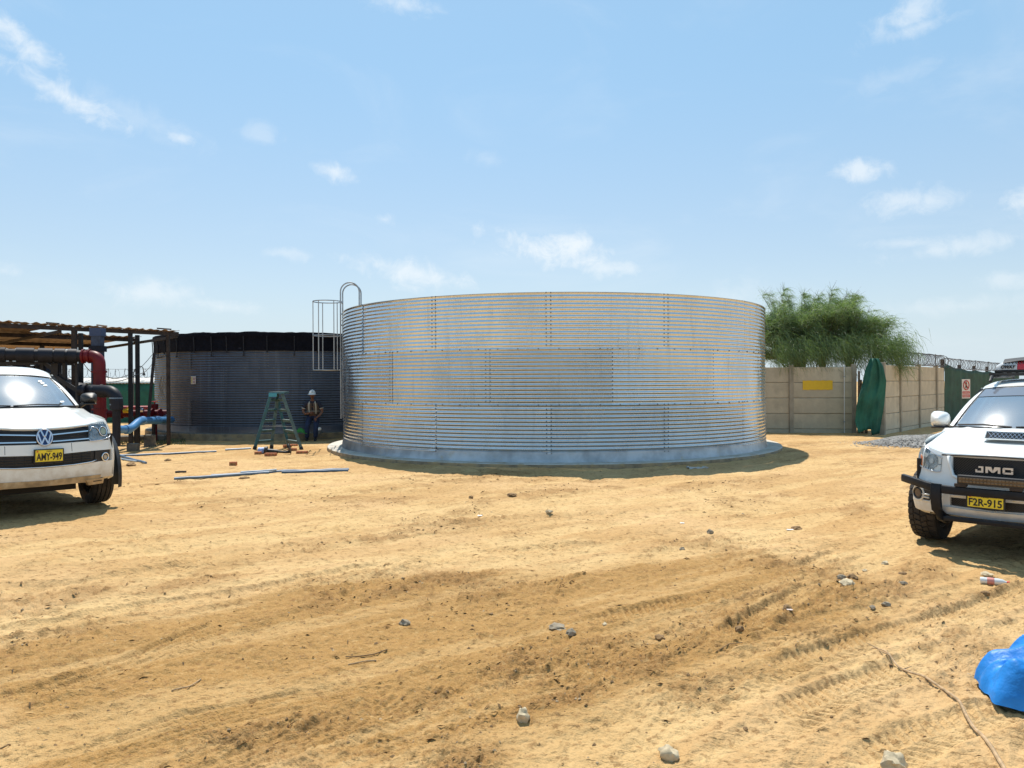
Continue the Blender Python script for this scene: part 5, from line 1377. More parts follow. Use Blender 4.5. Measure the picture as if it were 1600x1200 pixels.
    box_part(tr.root, 'dark_filler', M['under'], (-.66, -.58, .3, 1.5, .5, 1.0), (.58, .66, .3, 1.5, .5, 1.0), (-.78, .78, .15, .42, .44, .95), (-.60, .60, .4, 1.35, .6, 1.0))  # dark boxes added so the space between the wheels reads as shade
    box_part(tr.root, 'cargo_bed', M['paint_a'], (-.90, .90, 3.6, 5.12, .62, .68), (-.90, -.84, 3.6, 5.12, .68, 1.15), (.84, .90, 3.6, 5.12, .68, 1.15), (-.84, .84, 5.06, 5.12, .68, 1.15), bevel=.01)
    return tr
pickup_left()

# ------------------------------------------------------------------ white pickup on the right
def pickup_right():
    tr = Truck('white_pickup', (4.387, 7.0, -.05), R(-45), 'white pickup with black bull bar, roof beacon and yellow plate F2R-915, at the right',
               [(0, -.0), (.25, .004), (.45, .028), (.60, .072), (.69, .125), (.745, .20), (.775, .30), (.795, .42), (.82, .6), (.845, .9), (.85, 1.4), (.85, 3.4), (.84, 5.0)],
               [(.30, .06), (.40, .02), (.46, .0), (.62, .0), (.72, .02), (.76, .045), (.85, .055), (.95, .065), (1.05, .10), (1.3, .14)], M['paint_b'], None)
    zl_lo = lambda x: .475 + .012 * min(1, abs(x) / .35); zl_hi = lambda x: .565
    zu_lo = lambda x: .74 + .03 * max(0, min(1, (abs(x) - .22) / .12)); zu_hi = lambda x: .962 - .012 * min(1, abs(x) / .4)
    def ztop(x, y):
        if y < .14: return .965 + .06 * max(0, min(1, (abs(x) - .45) / .22))
        return lerp_tab([(.14, 1.045), (.3, 1.065), (.6, 1.09), (1., 1.11), (1.6, 1.14), (2.2, 1.10), (5., 1.08)], y)
    def zbot(x, y):
        z = lerp_tab([(0, .40), (.2, .40), (.35, .44), (.48, .52), (1.5, .36), (5., .5)], y) if abs(x) > .70 else .40
        for yc in (.86, 3.9):
            q = .45 ** 2 - (y - yc) ** 2
            if q > 0 and abs(x) > .74: z = max(z, .36 + math.sqrt(q))
        return z
    tr.skin(None, [(zl_lo, zl_hi, tr.s_of_x(.36), 0.), (zu_lo, zu_hi, tr.s_of_x(.36), 0.)], ztop, zbot, tr.S[-1])
    # main grille with fine diamond mesh
    gm = bpy.data.materials.new('grille mesh'); gm.use_nodes = True; T = NT(gm.node_tree); b_ = T.n['Principled BSDF']; b_.inputs['Roughness'].default_value = .45
    b_.inputs['Base Color'].default_value = (.012, .012, .013, 1)
    def mesh_part(name, top_, bot_, off, par, pitch=.024):
        g = tr.patch(name, top_, bot_, gm, off=off, t=.02, nx=24, parent=par)
        zs = [p[1] for p in top_ + bot_]; xs_ = [p[0] for p in top_ + bot_]; z0, z1, x0, x1 = min(zs), max(zs), min(xs_), max(xs_); b = MB()
        def inside(x, z):
            xt0, xt1 = top_[0][0], top_[-1][0]; f = (z - z0) / (z1 - z0); l = bot_[0][0] + (top_[0][0] - bot_[0][0]) * f; r_ = bot_[-1][0] + (top_[-1][0] - bot_[-1][0]) * f
            zt = np.interp(x, [p[0] for p in top_], [p[1] for p in top_]); zb = np.interp(x, [p[0] for p in bot_], [p[1] for p in bot_])
            return l < x < r_ and zb < z < zt
        for sgn in (-1, 1):
            k = x0 - (z1 - z0)
            while k < x1 + (z1 - z0):
                run = []
                for q in range(15):
                    z = z0 + (z1 - z0) * q / 14; x = k + sgn * (z - z0) * 1.0 + (0 if sgn > 0 else (z1 - z0))
                    if inside(x, z): run.append(tr.pt(x, z, off + .006))
                if len(run) > 1: b.tube(run, .0028, 3, caps=False)
                k += pitch
        o = b.build('mesh_wires', mat('mesh wire', (.06, .062, .065), .35, .5), g, smooth=False); return g
    g = mesh_part('grille', [(-.392, .948), (-.2, .952), (0, .955), (.2, .952), (.392, .948)], [(-.345, .772), (-.22, .742), (0, .738), (.22, .742), (.345, .772)], -.022, tr.root)
    fr_ = MB()
    Q = [(-.40, .950), (-.385, .87), (-.352, .768), (-.30, .745), (-.22, .733), (0, .728), (.22, .733), (.30, .745), (.352, .768), (.385, .87), (.40, .950)]
    tr.strip('grille_frame', Q, M['paint_b'], .006, .016, g, 8)
    tr.strip('grille_top_edge', [(-.47, .955), (-.2, .962), (0, .966), (.2, .962), (.47, .955)], M['black_plastic'], .0, .008, g, 6)
    F4 = frame_at(tr, 0., .846, .030)
    def letter(name, polys):
        b = MB()
        for poly in polys:
            n = len(poly); b.add([F4 @ Vector((x, z, d)) for d in (0, .010) for x, z in poly], [tuple(range(n))[::-1], tuple(range(n, 2 * n))] + [(k, (k + 1) % n, n + (k + 1) % n, n + k) for k in range(n)])
        b.build(name, M['silver'], g, smooth=False)
    h_ = .029; s_ = .016
    letter('letter_j', [[(-.085, h_), (-.125, h_), (-.125, h_ - .014), (-.102, h_ - .014)], [(-.102, h_ - .014), (-.102, -h_), (-.085, -h_), (-.085, h_)], [(-.150, -h_), (-.102, -h_), (-.102, -h_ + s_), (-.150, -h_ + s_)], [(-.150, -h_ + s_), (-.136, -h_ + s_), (-.136, -h_ + s_ + .012), (-.150, -h_ + s_ + .012)]])
    letter('letter_m', [[(-.068, -h_), (-.048, -h_), (-.048, h_), (-.068, h_)], [(.030, -h_), (.050, -h_), (.050, h_), (.030, h_)], [(-.048, h_), (-.048, h_ - .022), (-.016, -h_ + .004), (-.002, -h_ + .004), (-.022, h_)][::1], [(.030, h_), (.004, h_), (-.016, -h_ + .004), (-.002, -h_ + .004), (.030, h_ - .022)]])
    letter('letter_c', [[(.068, -h_ + .006), (.086, -h_ + .006), (.086, h_ - .006), (.068, h_ - .006)], [(.074, h_ - s_), (.150, h_ - s_), (.150, h_), (.074, h_)], [(.074, -h_), (.150, -h_), (.150, -h_ + s_), (.074, -h_ + s_)], [(.134, h_ - s_ - .010), (.150, h_ - s_ - .010), (.150, h_ - s_), (.134, h_ - s_)], [(.134, -h_ + s_), (.150, -h_ + s_), (.150, -h_ + s_ + .010), (.134, -h_ + s_ + .010)]])
    # lower grille, bumper lip
    lg = mesh_part('lower_grille', [(-.36, .562), (0, .566), (.36, .562)], [(-.355, .488), (0, .476), (.355, .488)], -.02, tr.root, .02)
    tr.patch('bumper_lip', [(-.42, .478), (-.2, .468), (0, .464), (.2, .468), (.42, .478)], [(-.46, .405), (0, .392), (.46, .405)], mat('satin bumper lip', (.55, .58, .60), .35, .2, var=.1), off=.022, t=.04, nx=24)
    tr.strip('bumper_rib', [(-.36, .585), (-.20, .588)], M['white_plain'], .008, .012)
    tr.strip('bumper_rib', [(.14, .588), (.36, .585)], M['white_plain'], .008, .012)
    for sg in (-1, 1):
        T_ = [(.462, .925), (.53, .958), (.60, .992), (.66, 1.020), (.70, 1.022), (.735, .99)]; B_ = [(.470, .800), (.50, .790), (.58, .800), (.68, .825), (.715, .838), (.748, .865)]
        T_, B_ = [(sg * a, c) for a, c in T_][::sg], [(sg * a, c) for a, c in B_][::sg]
        hl = tr.patch('headlight', T_, B_, M['reflector'], off=.0, t=.03, nx=16, nz=4)
        tr.patch('indicator', [(sg * .680, .915), (sg * .738, .940)][::sg], [(sg * .668, .825), (sg * .742, .862)][::sg], M['orange'], off=.006, t=.02, nx=4, parent=hl)
        ellipse_plate(tr, 'lamp_bowl', sg * .565, .885, .065, .070, M['reflector'], .006, .01, parent=hl)
        ellipse_plate(tr, 'lamp_bulb', sg * .565, .888, .022, .025, M['lens_white'], .012, .01, parent=hl)
        ellipse_plate(tr, 'lamp_bowl', sg * .695, .975, .028, .030, M['chrome'], .006, .01, parent=hl)
        tr.patch('lamp_cover', T_, B_, M['lampglass'], off=.016, t=.012, nx=14, nz=4, parent=hl)
        tr.strip('lamp_trim', [(a, c) for a, c in (T_ if sg > 0 else T_)], M['silver'], .012, .005, hl)
        tr.strip('lamp_trim', [(a, c) for a, c in (B_ if sg > 0 else B_)], M['silver'], .012, .005, hl)
        tr.strip('lamp_trim', [(sg * .655, .83), (sg * .655, 1.01)], M['paint_b'], .012, .007, hl)
        # fog lamp pod with its slot
        fp = tr.patch('fog_lamp_slot', [(sg * .52, .600), (sg * .62, .612)][::sg], [(sg * .545, .508), (sg * .62, .512)][::sg], M['black_plastic'], off=.003, t=.012, nx=6)
        for z in (.535, .562):
            tr.strip('slot_bar', [(sg * .55, z), (sg * .62, z + .003)], M['paint_b'], .008, .010, fp)
        tr.strip('slot_rim', [(sg * .512, .605), (sg * .540, .500), (sg * .62, .502)], M['paint_b'], .006, .008, fp)
        f = ellipse_plate(tr, 'fog_lamp', sg * .668, .566, .056, .062, M['black_plastic'], .006, .02)
        ellipse_plate(tr, 'pod_ring', sg * .668, .566, .060, .067, M['paint_b'], .004, ring=.010, parent=f)
        ellipse_plate(tr, 'lens_ring', sg * .668, .566, .044, .048, M['grille_black'], .010, ring=.010, parent=f)
        ellipse_plate(tr, 'lens', sg * .668, .566, .034, .038, mat('fog glass', (.10, .08, .08), .08, .4), .010, .01, parent=f)
    number_plate(tr, -.040, .566, .285, .105, 'F2R-915', .105, R(-.5))
    # bull bar: flat cross bar bent back at the ends, two uprights, lower tube
    bb = empty('bull_bar'); bb.parent = tr.root
    def strap(name, pts, h, t, par=bb, m='bar_black'):
        b = MB(); P = []
        for i, p in enumerate(pts):
            p = Vector(p); d = (Vector(pts[min(i + 1, len(pts) - 1)]) - Vector(pts[max(0, i - 1)])).normalized(); u = Vector((0, 0, 1)) if abs(d.z) < .8 else Vector((1, 0, 0)); n = d.cross(u).normalized(); u = n.cross(d).normalized()
            ring = []
            for k in range(12):
                a = 2 * math.pi * (k + .5) / 12; ca, sa = math.cos(a), math.sin(a); sup = (abs(ca) ** 5 + abs(sa) ** 5) ** -.2
                ring.append(p + n * (t / 2 * ca * sup) + u * (h / 2 * sa * sup))
            P.append(ring)
        b.grid(P, wrap=True); b.add([*P[0]], [tuple(range(12))[::-1]]); b.add([*P[-1]], [tuple(range(12))]); return b.build(name, M[m], par, angle=50)
    # pts: front lies about 9 cm before the bumper
    half = [(.0, -.10, .645), (.30, -.10, .645), (.44, -.085, .648), (.54, -.035, .660), (.66, .055, .675), (.76, .14, .685), (.845, .235, .688)]
    strap('cross_bar', [(-x, y, z) for x, y, z in half[::-1]] + half[1:], .078, .05)
    for sg in (-1, 1):
        strap('upright', [(sg * .45, -.085, .690), (sg * .45, -.10, .640), (sg * .452, -.095, .55), (sg * .448, -.08, .46), (sg * .43, -.02, .385), (sg * .41, .07, .35)], .095, .055)
        strap('bracket', [(sg * .40, .07, .345), (sg * .40, .5, .42)], .08, .05)
    strap('lower_tube', [(-.43, .00, .365), (-.25, -.035, .372), (.25, -.035, .372), (.43, .00, .365)], .05, .06)
    # led light bar bolted on the cross bar
    lb = empty('light_bar'); lb.parent = tr.root
    box_part(lb, 'housing', M['black_plastic'], (-.265, .28, -.135, -.065, .712, .797), bevel=.008)
    box_part(lb, 'lamp_glass', M['amber_glass'], (-.25, .265, -.142, -.134, .730, .778), bevel=.002)
    b = MB()
    for k in range(18):
        for z in (.741, .769):
            x = -.235 + k * .0287; b.lathe([(.001, 0), (.010, .0), (.010, .004), (.001, .006)], 8, Matrix.Translation((x, -.142, z)) @ Matrix.Rotation(R(90), 4, 'X'))
    o = b.build('led_row', mat('led', (.17, .12, .07), .3, .3), lb)
    for x in (-.24, .20): box_part(lb, 'foot', M['steel_brown'], (x - .05, x + .05, -.13, -.07, .688, .716), bevel=.004)
    # bonnet with scoop
    cowl = lambda x: 1.20 + .20 * (abs(x) / .75) ** 2
    zf = lambda x: .972 + .055 * max(0, min(1, (abs(x) - .45) / .22))
    def relief(x, y, u, v):
        a = abs(x); z = .010 * math.exp(-((a - .42 - .12 * v) / .04) ** 2) * min(1, v * 4)
        w = max(0, min(1, (y - .66) / .14)) * max(0, min(1, (1.15 - y) / .3)) * max(0, min(1, (.28 - a) / .07))
        return z + .045 * (w * w * (3 - 2 * w))
    tr.hood(.715, cowl, zf, 1.165, 1.14, .015, M['paint_b'], ny=40, nx=36, relief=relief, W1=.80)
    # scoop mouth with diamond mesh
    sc = empty('bonnet_scoop'); sc.parent = tr.root
    P = []
    for (y, z, wd) in ((.600, 1.088, .250), (.605, 1.096, .246), (.66, 1.172, .228), (.72, 1.190, .224), (.95, 1.186, .22), (1.10, 1.172, .20)):
        P.append([(wd * f / 8 * 1.0, y + .03 * (f / 8) ** 2, z - .030 * abs(f / 8) ** 4 - (.06 if abs(f) == 8 else 0)) for f in range(-8, 9)])
    b = MB(); b.grid(P); b.build('scoop_cover', M['paint_b'], sc, angle=50)
    sl = lambda x, z: (x, .594 + (z - 1.088) * .70 + .02 * (x / .2) ** 2, z)
    b = MB(); b.grid([[sl(x, z) for x in np.linspace(-.212, .212, 15)] for z in (1.098, 1.160)], flip=True); b.build('mouth', M['grille_black'], sc, smooth=False)
    b = MB()
    for s_ in (-1, 1):
        for k in range(-9, 10):
            x0 = k * .036; x1 = x0 + s_ * .056
            if abs(x0) < .215 and abs(x1) < .215: b.tube([Vector(sl(x0, 1.098)) + Vector((0, -.006, .004)), Vector(sl(x1, 1.160)) + Vector((0, -.006, .004))], .0024, 4)
    b.build('mouth_mesh', M['silver'], sc, smooth=False)
    b = MB(); fr2 = [sl(x, 1.094) for x in np.linspace(-.218, .218, 9)] + [sl(x, 1.164) for x in np.linspace(.210, -.210, 9)]; b.tube(fr2, .007, 6, closed=True); b.build('mouth_frame', M['paint_b'], sc)
    bot, top = cabin(tr, None, None, None, (.715, 1.26, .20, 1.165, .008), (.56, 1.98, .12, 1.600, .030), (.585, 1.640, .035, .018), (.82, 1.12), 3.35, M['glass_b'], M['paint_b'],
                     band=mat('tinted sun band', (.16, .18, .22), .12, .0, coat=1.))
    b = MB(); b.grid([[(x, cowl(x) - .02 + dy, 1.155 - .012 * abs(x / .75) ** 2 + dz) for x in np.linspace(-.74, .74, 17)] for dy, dz in ((0, 0), (.10, .012))]); b.build('cowl_panel', M['black_plastic'], tr.root, angle=180)
    for x0, x1 in ((-.66, -.12), (-.08, .5)):
        q = lambda x: Vector((x, 1.26 + .20 * (x / .715) ** 2 - .03, 1.182)); b = MB(); b.tube([q(x0), q((x0 + x1) / 2) + Vector((0, .0, .015)), q(x1)], .010, 5); b.build('wiper', M['black_plastic'], tr.root)
    for sg in (-1, 1):
        door_mirror(tr, (sg * .905, 1.60, 1.225), .20, .185, M['paint_b'], M['black_plastic'], sg, (sg * .80, 1.62, 1.10))
    # roof rack and light bar with coloured lenses
    rk = empty('roof_rack'); rk.parent = tr.root
    for sg in (-1, 1):
        b = MB(); b.tube([(sg * .50, 2.05, 1.655), (sg * .50, 2.12, 1.71), (sg * .50, 3.1, 1.72), (sg * .50, 3.15, 1.66)], .018, 8); b.build('rail', M['black_plastic'], rk)
    for y in (2.2, 2.45, 2.9):
        b = MB(); b.bar((-.54, y, 1.738), (.54, y, 1.738), .07, .03); b.build('cross_bar', M['black_plastic'], rk, smooth=False)
    lt = empty('beacon_bar'); lt.parent = tr.root
    b = MB(); b.box(-.50, .50, 2.22, 2.46, 1.756, 1.790); b.build('base', M['black_plastic'], lt, smooth=False, bevel=.01)
    def dome(x0, x1, name, m, par, endl=False, endr=False):
        P = []
        nseg = 12
        for i in range(nseg + 1):
            x = x0 + (x1 - x0) * i / nseg; k = 1.
            if endl: k = min(1, .55 + .45 * (i / nseg) * 3) if i / nseg < .34 else 1
            if endr: k = min(1, .55 + .45 * (1 - i / nseg) * 3) if i / nseg > .66 else 1
            P.append([(x, 2.34 + .115 * math.cos(a) * k ** .4, 1.790 + .105 * k * max(0, math.sin(a)) ** .6) for a in [math.pi * q / 12 for q in range(13)]])
        b = MB(); b.grid(P); b.add(P[0], [tuple(range(13))]); b.add(P[-1], [tuple(range(13))[::-1]]); return b.build(name, m, par, angle=50)
    d1 = dome(-.49, -.275, 'clear_lens', M['lens_white'], lt, endl=True); dome(-.272, -.02, 'red_lens', M['red_lens'], lt); dome(-.017, .235, 'red_lens', M['red_lens'], lt); dome(.238, .49, 'clear_lens', M['lens_white'], lt, endr=True)
    b = MB(); P = []
    for i in range(13):
        x = -.42 + i * .07; P.append([(x, 2.24 + .0 * i, 1.868 + .045 * math.sin(math.pi * i / 12)), (x, 2.34, 1.915 + .03 * math.sin(math.pi * i / 12)), (x, 2.44, 1.868 + .045 * math.sin(math.pi * i / 12))])
    b.grid(P); b.build('top_cover', M['black_plastic'], lt, angle=60)
    for x in [-.40 + .035 * k for k in range(7)]:
        b = MB(); b.add([(x, 2.227, 1.872), (x + .024, 2.227, 1.872), (x + .012, 2.225, 1.850)], [(0, 1, 2)]); b.build('cover_tooth', M['black_plastic'], lt, smooth=False)
    F4 = Matrix(((1, 0, 0, -.360), (0, 0, -1, 2.2215), (0, 1, 0, 1.822), (0, 0, 0, 1)))
    text_obj('logo_letters', 'OWAY', .1, M['ink'], lt, F4, width=.150, height=.042, extrude=.003, bold=.004, shear=.35)
    for (x, y, sg) in ((.765, .86, 1), (-.765, .86, -1), (.765, 3.9, 1), (-.765, 3.9, -1)):
        wheel_parts(tr.root, x, y, .365, .255, 'block', sg, M['rim'])
    box_part(tr.root, 'chassis', M['under'], (-.56, .56, .10, 4.9, .38, .60), (-.40, .40, .35, 1.3, .30, .40), (-.66, .66, .82, .92, .30, .38))
    box_part(tr.root, 'dark_filler', M['under'], (-.60, -.54, .3, 1.5, .5, .95), (.54, .60, .3, 1.5, .5, .95), (-.70, .70, .17, .40, .43, .90), (-.56, .56, .4, 1.25, .6, .95))  # added dark blocks that keep the space between the wheels dark
    box_part(tr.root, 'cargo_bed', M['paint_b'], (-.84, .84, 3.4, 5.0, .60, .66), (-.84, -.78, 3.4, 5.0, .66, 1.10), (.78, .84, 3.4, 5.0, .66, 1.10), (-.78, .78, 4.94, 5.0, .66, 1.10), bevel=.01)
    b = MB(); b.tube([(-.52, 3.42, 1.1), (-.52, 3.42, 1.62), (.52, 3.42, 1.62), (.52, 3.42, 1.1)], .03, 8); b.build('roll_bar', M['black_plastic'], tr.root)
    return tr
pickup_right()
# ================================================================== WORKER
def worker():
    c = AT(486.5, 600, 21.50); root = empty('person', (c.x, c.y, HZ(c.x, c.y)), R(8), 'worker in white hard hat, navy shirt, grey vest and jeans leaning against the dark tank', 'person')
    Zk = .93
    def skin_mesh(name, joints, edges, m, parent, lev=2):
        me_ = bpy.data.meshes.new(name); me_.from_pydata([j[0] for j in joints], edges, []); o = bpy.data.objects.new(name, me_); COL.objects.link(o); o.parent = parent
        sk = o.modifiers.new('skin', 'SKIN'); ss = o.modifiers.new('sub', 'SUBSURF'); ss.levels = ss.render_levels = lev
        if not me_.skin_vertices: me_.skin_vertices.new()
        for i, j in enumerate(joints):
            r_ = j[1] if isinstance(j[1], tuple) else (j[1], j[1]); me_.skin_vertices[0].data[i].radius = r_
        me_.skin_vertices[0].data[0].use_root = True; sk.use_smooth_shade = True; me_.materials.append(m); return o
    # skeleton, metres, facing -y, hips back against the tank
    hip = Vector((0, .20, .72)); chest = Vector((0, .10, 1.05)); neck = Vector((0, .03, 1.22)); 
    J = [(hip, (.12, .085)), ((0, .18, .83), (.115, .085)), ((0, .14, .95), (.12, .085)), (chest, (.125, .085)), ((0, .05, 1.155), (.09, .065)), (neck, (.05, .05)), ((0, -.01, 1.29), (.047, .047)),
         # arms
         ((-.17, .07, 1.135), (.065, .065)), ((-.25, .07, 1.02), (.052, .052)), ((-.285, .05, .88), (.043, .043)), ((-.20, -.09, .80), (.036, .036)), ((-.09, -.15, .83), (.028, .028)), ((-.03, -.17, .845), (.03, .022)),
         ((.17, .07, 1.135), (.065, .065)), ((.245, .07, 1.02), (.052, .052)), ((.285, .06, .87), (.043, .043)), ((.22, -.06, .76), (.035, .035)), ((.15, -.15, .70), (.028, .028)), ((.125, -.19, .67), (.03, .022)),
         # legs
         ((-.095, .16, .68), (.095, .095)), ((-.12, .02, .55), (.085, .085)), ((-.135, -.10, .43), (.066, .066)), ((-.135, -.02, .24), (.058, .058)), ((-.135, .05, .09), (.045, .045)),
         ((.095, .16, .68), (.095, .095)), ((.12, .02, .55), (.085, .085)), ((.13, -.12, .43), (.066, .066)), ((.12, -.05, .24), (.058, .058)), ((.115, .01, .09), (.045, .045))]
    Ed = [(0, 1), (1, 2), (2, 3), (3, 4), (4, 5), (5, 6), (4, 7), (7, 8), (8, 9), (9, 10), (10, 11), (11, 12), (4, 13), (13, 14), (14, 15), (15, 16), (16, 17), (17, 18),
          (0, 19), (19, 20), (20, 21), (21, 22), (22, 23), (0, 24), (24, 25), (25, 26), (26, 27), (27, 28)]
    skin_mesh('body', J, Ed, M['skin'], root)
    # fingers
    for sg, base, dr in ((-1, Vector((-.03, -.17, .845)), Vector((.8, -.15, .05))), (1, Vector((.125, -.19, .67)), Vector((-.25, -.35, -.6)))):
        dr.normalize(); sd_ = dr.cross(Vector((0, -1, .3))).normalized()
        for k, ln in enumerate((.062, .072, .068, .052)):
            p = base + sd_ * ((k - 1.5) * .019) + dr * .01; b = MB(); b.tube([p, p + dr * ln * .55, p + dr * ln * .85 + Vector((0, .02, -.008)), p + dr * ln + Vector((0, .04, -.02))], [.010, .009, .008, .006], 6); b.build('finger', M['skin'], root)
        b = MB(); p = base - dr * .02; b.tube([p, p + sd_ * .035 + dr * .02, p + sd_ * .045 + dr * .05], [.012, .010, .008], 6); b.build('thumb', M['skin'], root)
    # trousers
    JT = [((0, .20, .74), (.158, .118)), ((0, .19, .80), (.150, .112)), ((-.097, .16, .68), (.105, .105)), ((-.12, .02, .55), (.097, .094)), ((-.135, -.105, .43), (.080, .078)), ((-.135, -.02, .24), (.074, .072)), ((-.135, .05, .075), (.068, .068)),
          ((.097, .16, .68), (.105, .105)), ((.12, .02, .55), (.097, .094)), ((.13, -.125, .43), (.080, .078)), ((.12, -.05, .24), (.074, .072)), ((.115, .01, .075), (.068, .068))]
    skin_mesh('jeans', JT, [(0, 1), (0, 2), (2, 3), (3, 4), (4, 5), (5, 6), (0, 7), (7, 8), (8, 9), (9, 10), (10, 11)], M['jeans'], root)
    # shirt with short sleeves
    JS = [((0, .175, .82), (.158, .122)), ((0, .14, .95), (.166, .126)), ((0, .10, 1.05), (.175, .126)), ((0, .05, 1.155), (.13, .10)), ((0, .03, 1.205), (.062, .062)),
          ((-.17, .07, 1.135), (.078, .078)), ((-.245, .07, 1.03), (.068, .066)), ((-.265, .062, .965), (.064, .062)), ((.17, .07, 1.135), (.078, .078)), ((.24, .07, 1.03), (.068, .066)), ((.262, .066, .965), (.064, .062))]
    sh = skin_mesh('shirt', JS, [(0, 1), (1, 2), (2, 3), (3, 4), (3, 5), (5, 6), (6, 7), (3, 8), (8, 9), (9, 10)], M['shirt'], root)
    for sg in (-1, 1):
        b = MB(); b.tube([(sg * .262, .064, .975), (sg * .268, .062, .955)], .066, 14); b.build('sleeve_band', M['vest_strip'], sh)
    # vest: two front panels and a back following the chest
    def torso(a, z, off):
        f = (z - .80) / .36; cy = .18 - .125 * f; rx = .176 + .012 * math.sin(f * 3.1) - .05 * max(0, f - .75) * 4 * .6; ry = .133
        return (rx + off) * math.sin(a), cy - (ry + off) * math.cos(a), z
    b = MB()
    for a0, a1 in ((.10, 2.9), (-2.9, -.10)):
        P = [[torso(a0 + (a1 - a0) * i / 14, z - .0, .012) for i in range(15)] for z in (.76, .84, .92, 1.0, 1.08, 1.14)]; b.grid(P)
    vs = b.build('vest', M['vest'], root, angle=180); sm = vs.modifiers.new('thickness', 'SOLIDIFY'); sm.thickness = .006
    for a in (.52, -.52):
        b = MB(); P = [[torso(a + da, z, .022) for da in (-.11, .11)] for z in (.80, .9, 1.0, 1.08, 1.15)] + [[(math.sin(a) * .17 + dx, .04, 1.205) for dx in (-.02, .02)]]; b.grid(P); b.build('reflective_strip', M['vest_strip'], vs, angle=180)
    b = MB(); P = [[torso(-2.8 + 5.6 * i / 30, z, .020) for i in range(31)] for z in (.86, .90)]; b.grid(P); b.build('reflective_strip', mat('dull strip', (.22, .21, .19), .6), vs, angle=180)
    # head
    hc = Vector((0, -.045, 1.375)); b = MB(); P = []
    for i in range(13):
        t = math.pi * i / 12; row = []
        for j in range(20):
            a = 2 * math.pi * j / 20; r_ = math.sin(t); x = .074 * r_ * math.sin(a); y = -.092 * r_ * math.cos(a); z = .112 * math.cos(t)
            if z < -.02: x *= 1 - .25 * (-z - .02) / .09; y = y * (1 - .12 * (-z) / .1) - .012 * (-z) / .1
            if abs(a if a < math.pi else a - 2 * math.pi) < .25 and -.045 < z < .02: y -= .020 * (1 - abs(z + .015) / .04 if abs(z + .015) < .04 else 0)
            if abs(a if a < math.pi else a - 2 * math.pi) < .6 and .0 < z < .04 : y += .006
            row.append(hc + Vector((x, y, z)))
        P.append(row)
    b.grid(P, wrap=True); hd = b.build('head', M['skin'], root, angle=180)
    for sg in (-1, 1):
        b = MB(); b.blob((sg * .030, hc.y - .085, hc.z + .018), .014, .008, .008, 1, 0.); b.build('eye', M['white_plain'], hd); 
        b = MB(); b.blob((sg * .030, hc.y - .092, hc.z + .018), .006, .004, .006, 1, 0.); b.build('pupil', M['ink'], hd)
        b = MB(); b.blob((sg * .076, hc.y + .005, hc.z - .002), .010, .018, .030, 3, .1); b.build('ear', M['skin'], hd)
    b = MB(); b.tube([(-.026, hc.y - .080, hc.z - .058), (0, hc.y - .094, hc.z - .060), (.026, hc.y - .080, hc.z - .058)], .006, 6); b.build('mouth', mat('lips', (.12, .04, .03), .6), hd)
    b = MB(); b.lathe([(.080, -.03), (.084, .02), (.07, .06)], 20, Matrix.Translation(hc + Vector((0, .018, .0))), a0=R(-10), a1=R(190)); b.build('hair', M['ink'], hd)
    # hard hat with brim, ridge and badge
    hh = hc + Vector((0, .006, .045)); b = MB()
    b.lathe([(.002, .108), (.035, .104), (.065, .088), (.088, .058), (.098, .020), (.101, 0), (.108, -.004), (.108, -.010), (.096, -.008)], 28, Matrix.Translation(hh) @ Matrix.Scale(1.14, 4, (0, 1, 0)))
    ht = b.build('hard_hat', mat('white helmet', (.92, .90, .85), .6), root, angle=50)
    P = [[hh + Vector((.104 * math.sin(a) * k, -.115 * math.cos(a) * k - (k - 1) * .28 * math.cos(a), -.004 - (k - 1) * .12)) for a in [R(-70) + R(140) * i / 12 for i in range(13)]] for k in (.98, 1.12, 1.26)]
    b = MB(); b.grid(P); o = b.build('hat_brim', ht.data.materials[0], ht, angle=180); sm = o.modifiers.new('thickness', 'SOLIDIFY'); sm.thickness = .004
    b = MB(); b.tube([hh + Vector((0, .12 * math.cos(a), .030 + .086 * math.sin(a))) for a in [math.pi * i / 12 for i in range(13)]], .010, 6); b.build('hat_ridge', ht.data.materials[0], ht)
    b = MB(); b.box(-.022, .022, hh.y - .114, hh.y - .106, hh.z + .030, hh.z + .055); b.build('hat_badge', M['ladder_grey'], ht, smooth=False)
    # boots
    for x, y in ((-.135, .03), (.115, -.01)):
        b = MB(); P = []
        for i, (yy, w, h) in enumerate(((.075, .030, .075), (.055, .042, .10), (.0, .045, .095), (-.07, .047, .065), (-.13, .046, .05), (-.165, .028, .035))):
            P.append([(x + w * math.cos(a) * (1 if math.sin(a) < .2 else .85), y + yy, .0 + max(0, h * .5 + h * .5 * math.sin(a) * 1.1)) for a in [2 * math.pi * q / 12 for q in range(12)]])
        b.grid(P, wrap=True); b.add(P[0], [tuple(range(12))]); b.add(P[-1], [tuple(range(12))[::-1]]); b.build('boot', M['boot'], root, angle=60)
    return root
pw = worker()
def lean(o):
    if o.type == 'MESH':
        for v in o.data.vertices:
            t = min(1., max(0., (v.co.z - .10) / .60)); v.co.y += .24 * t * t * (3 - 2 * t)
    for c in o.children: lean(c)
lean(pw); pw.scale = (.93, .93, .93)

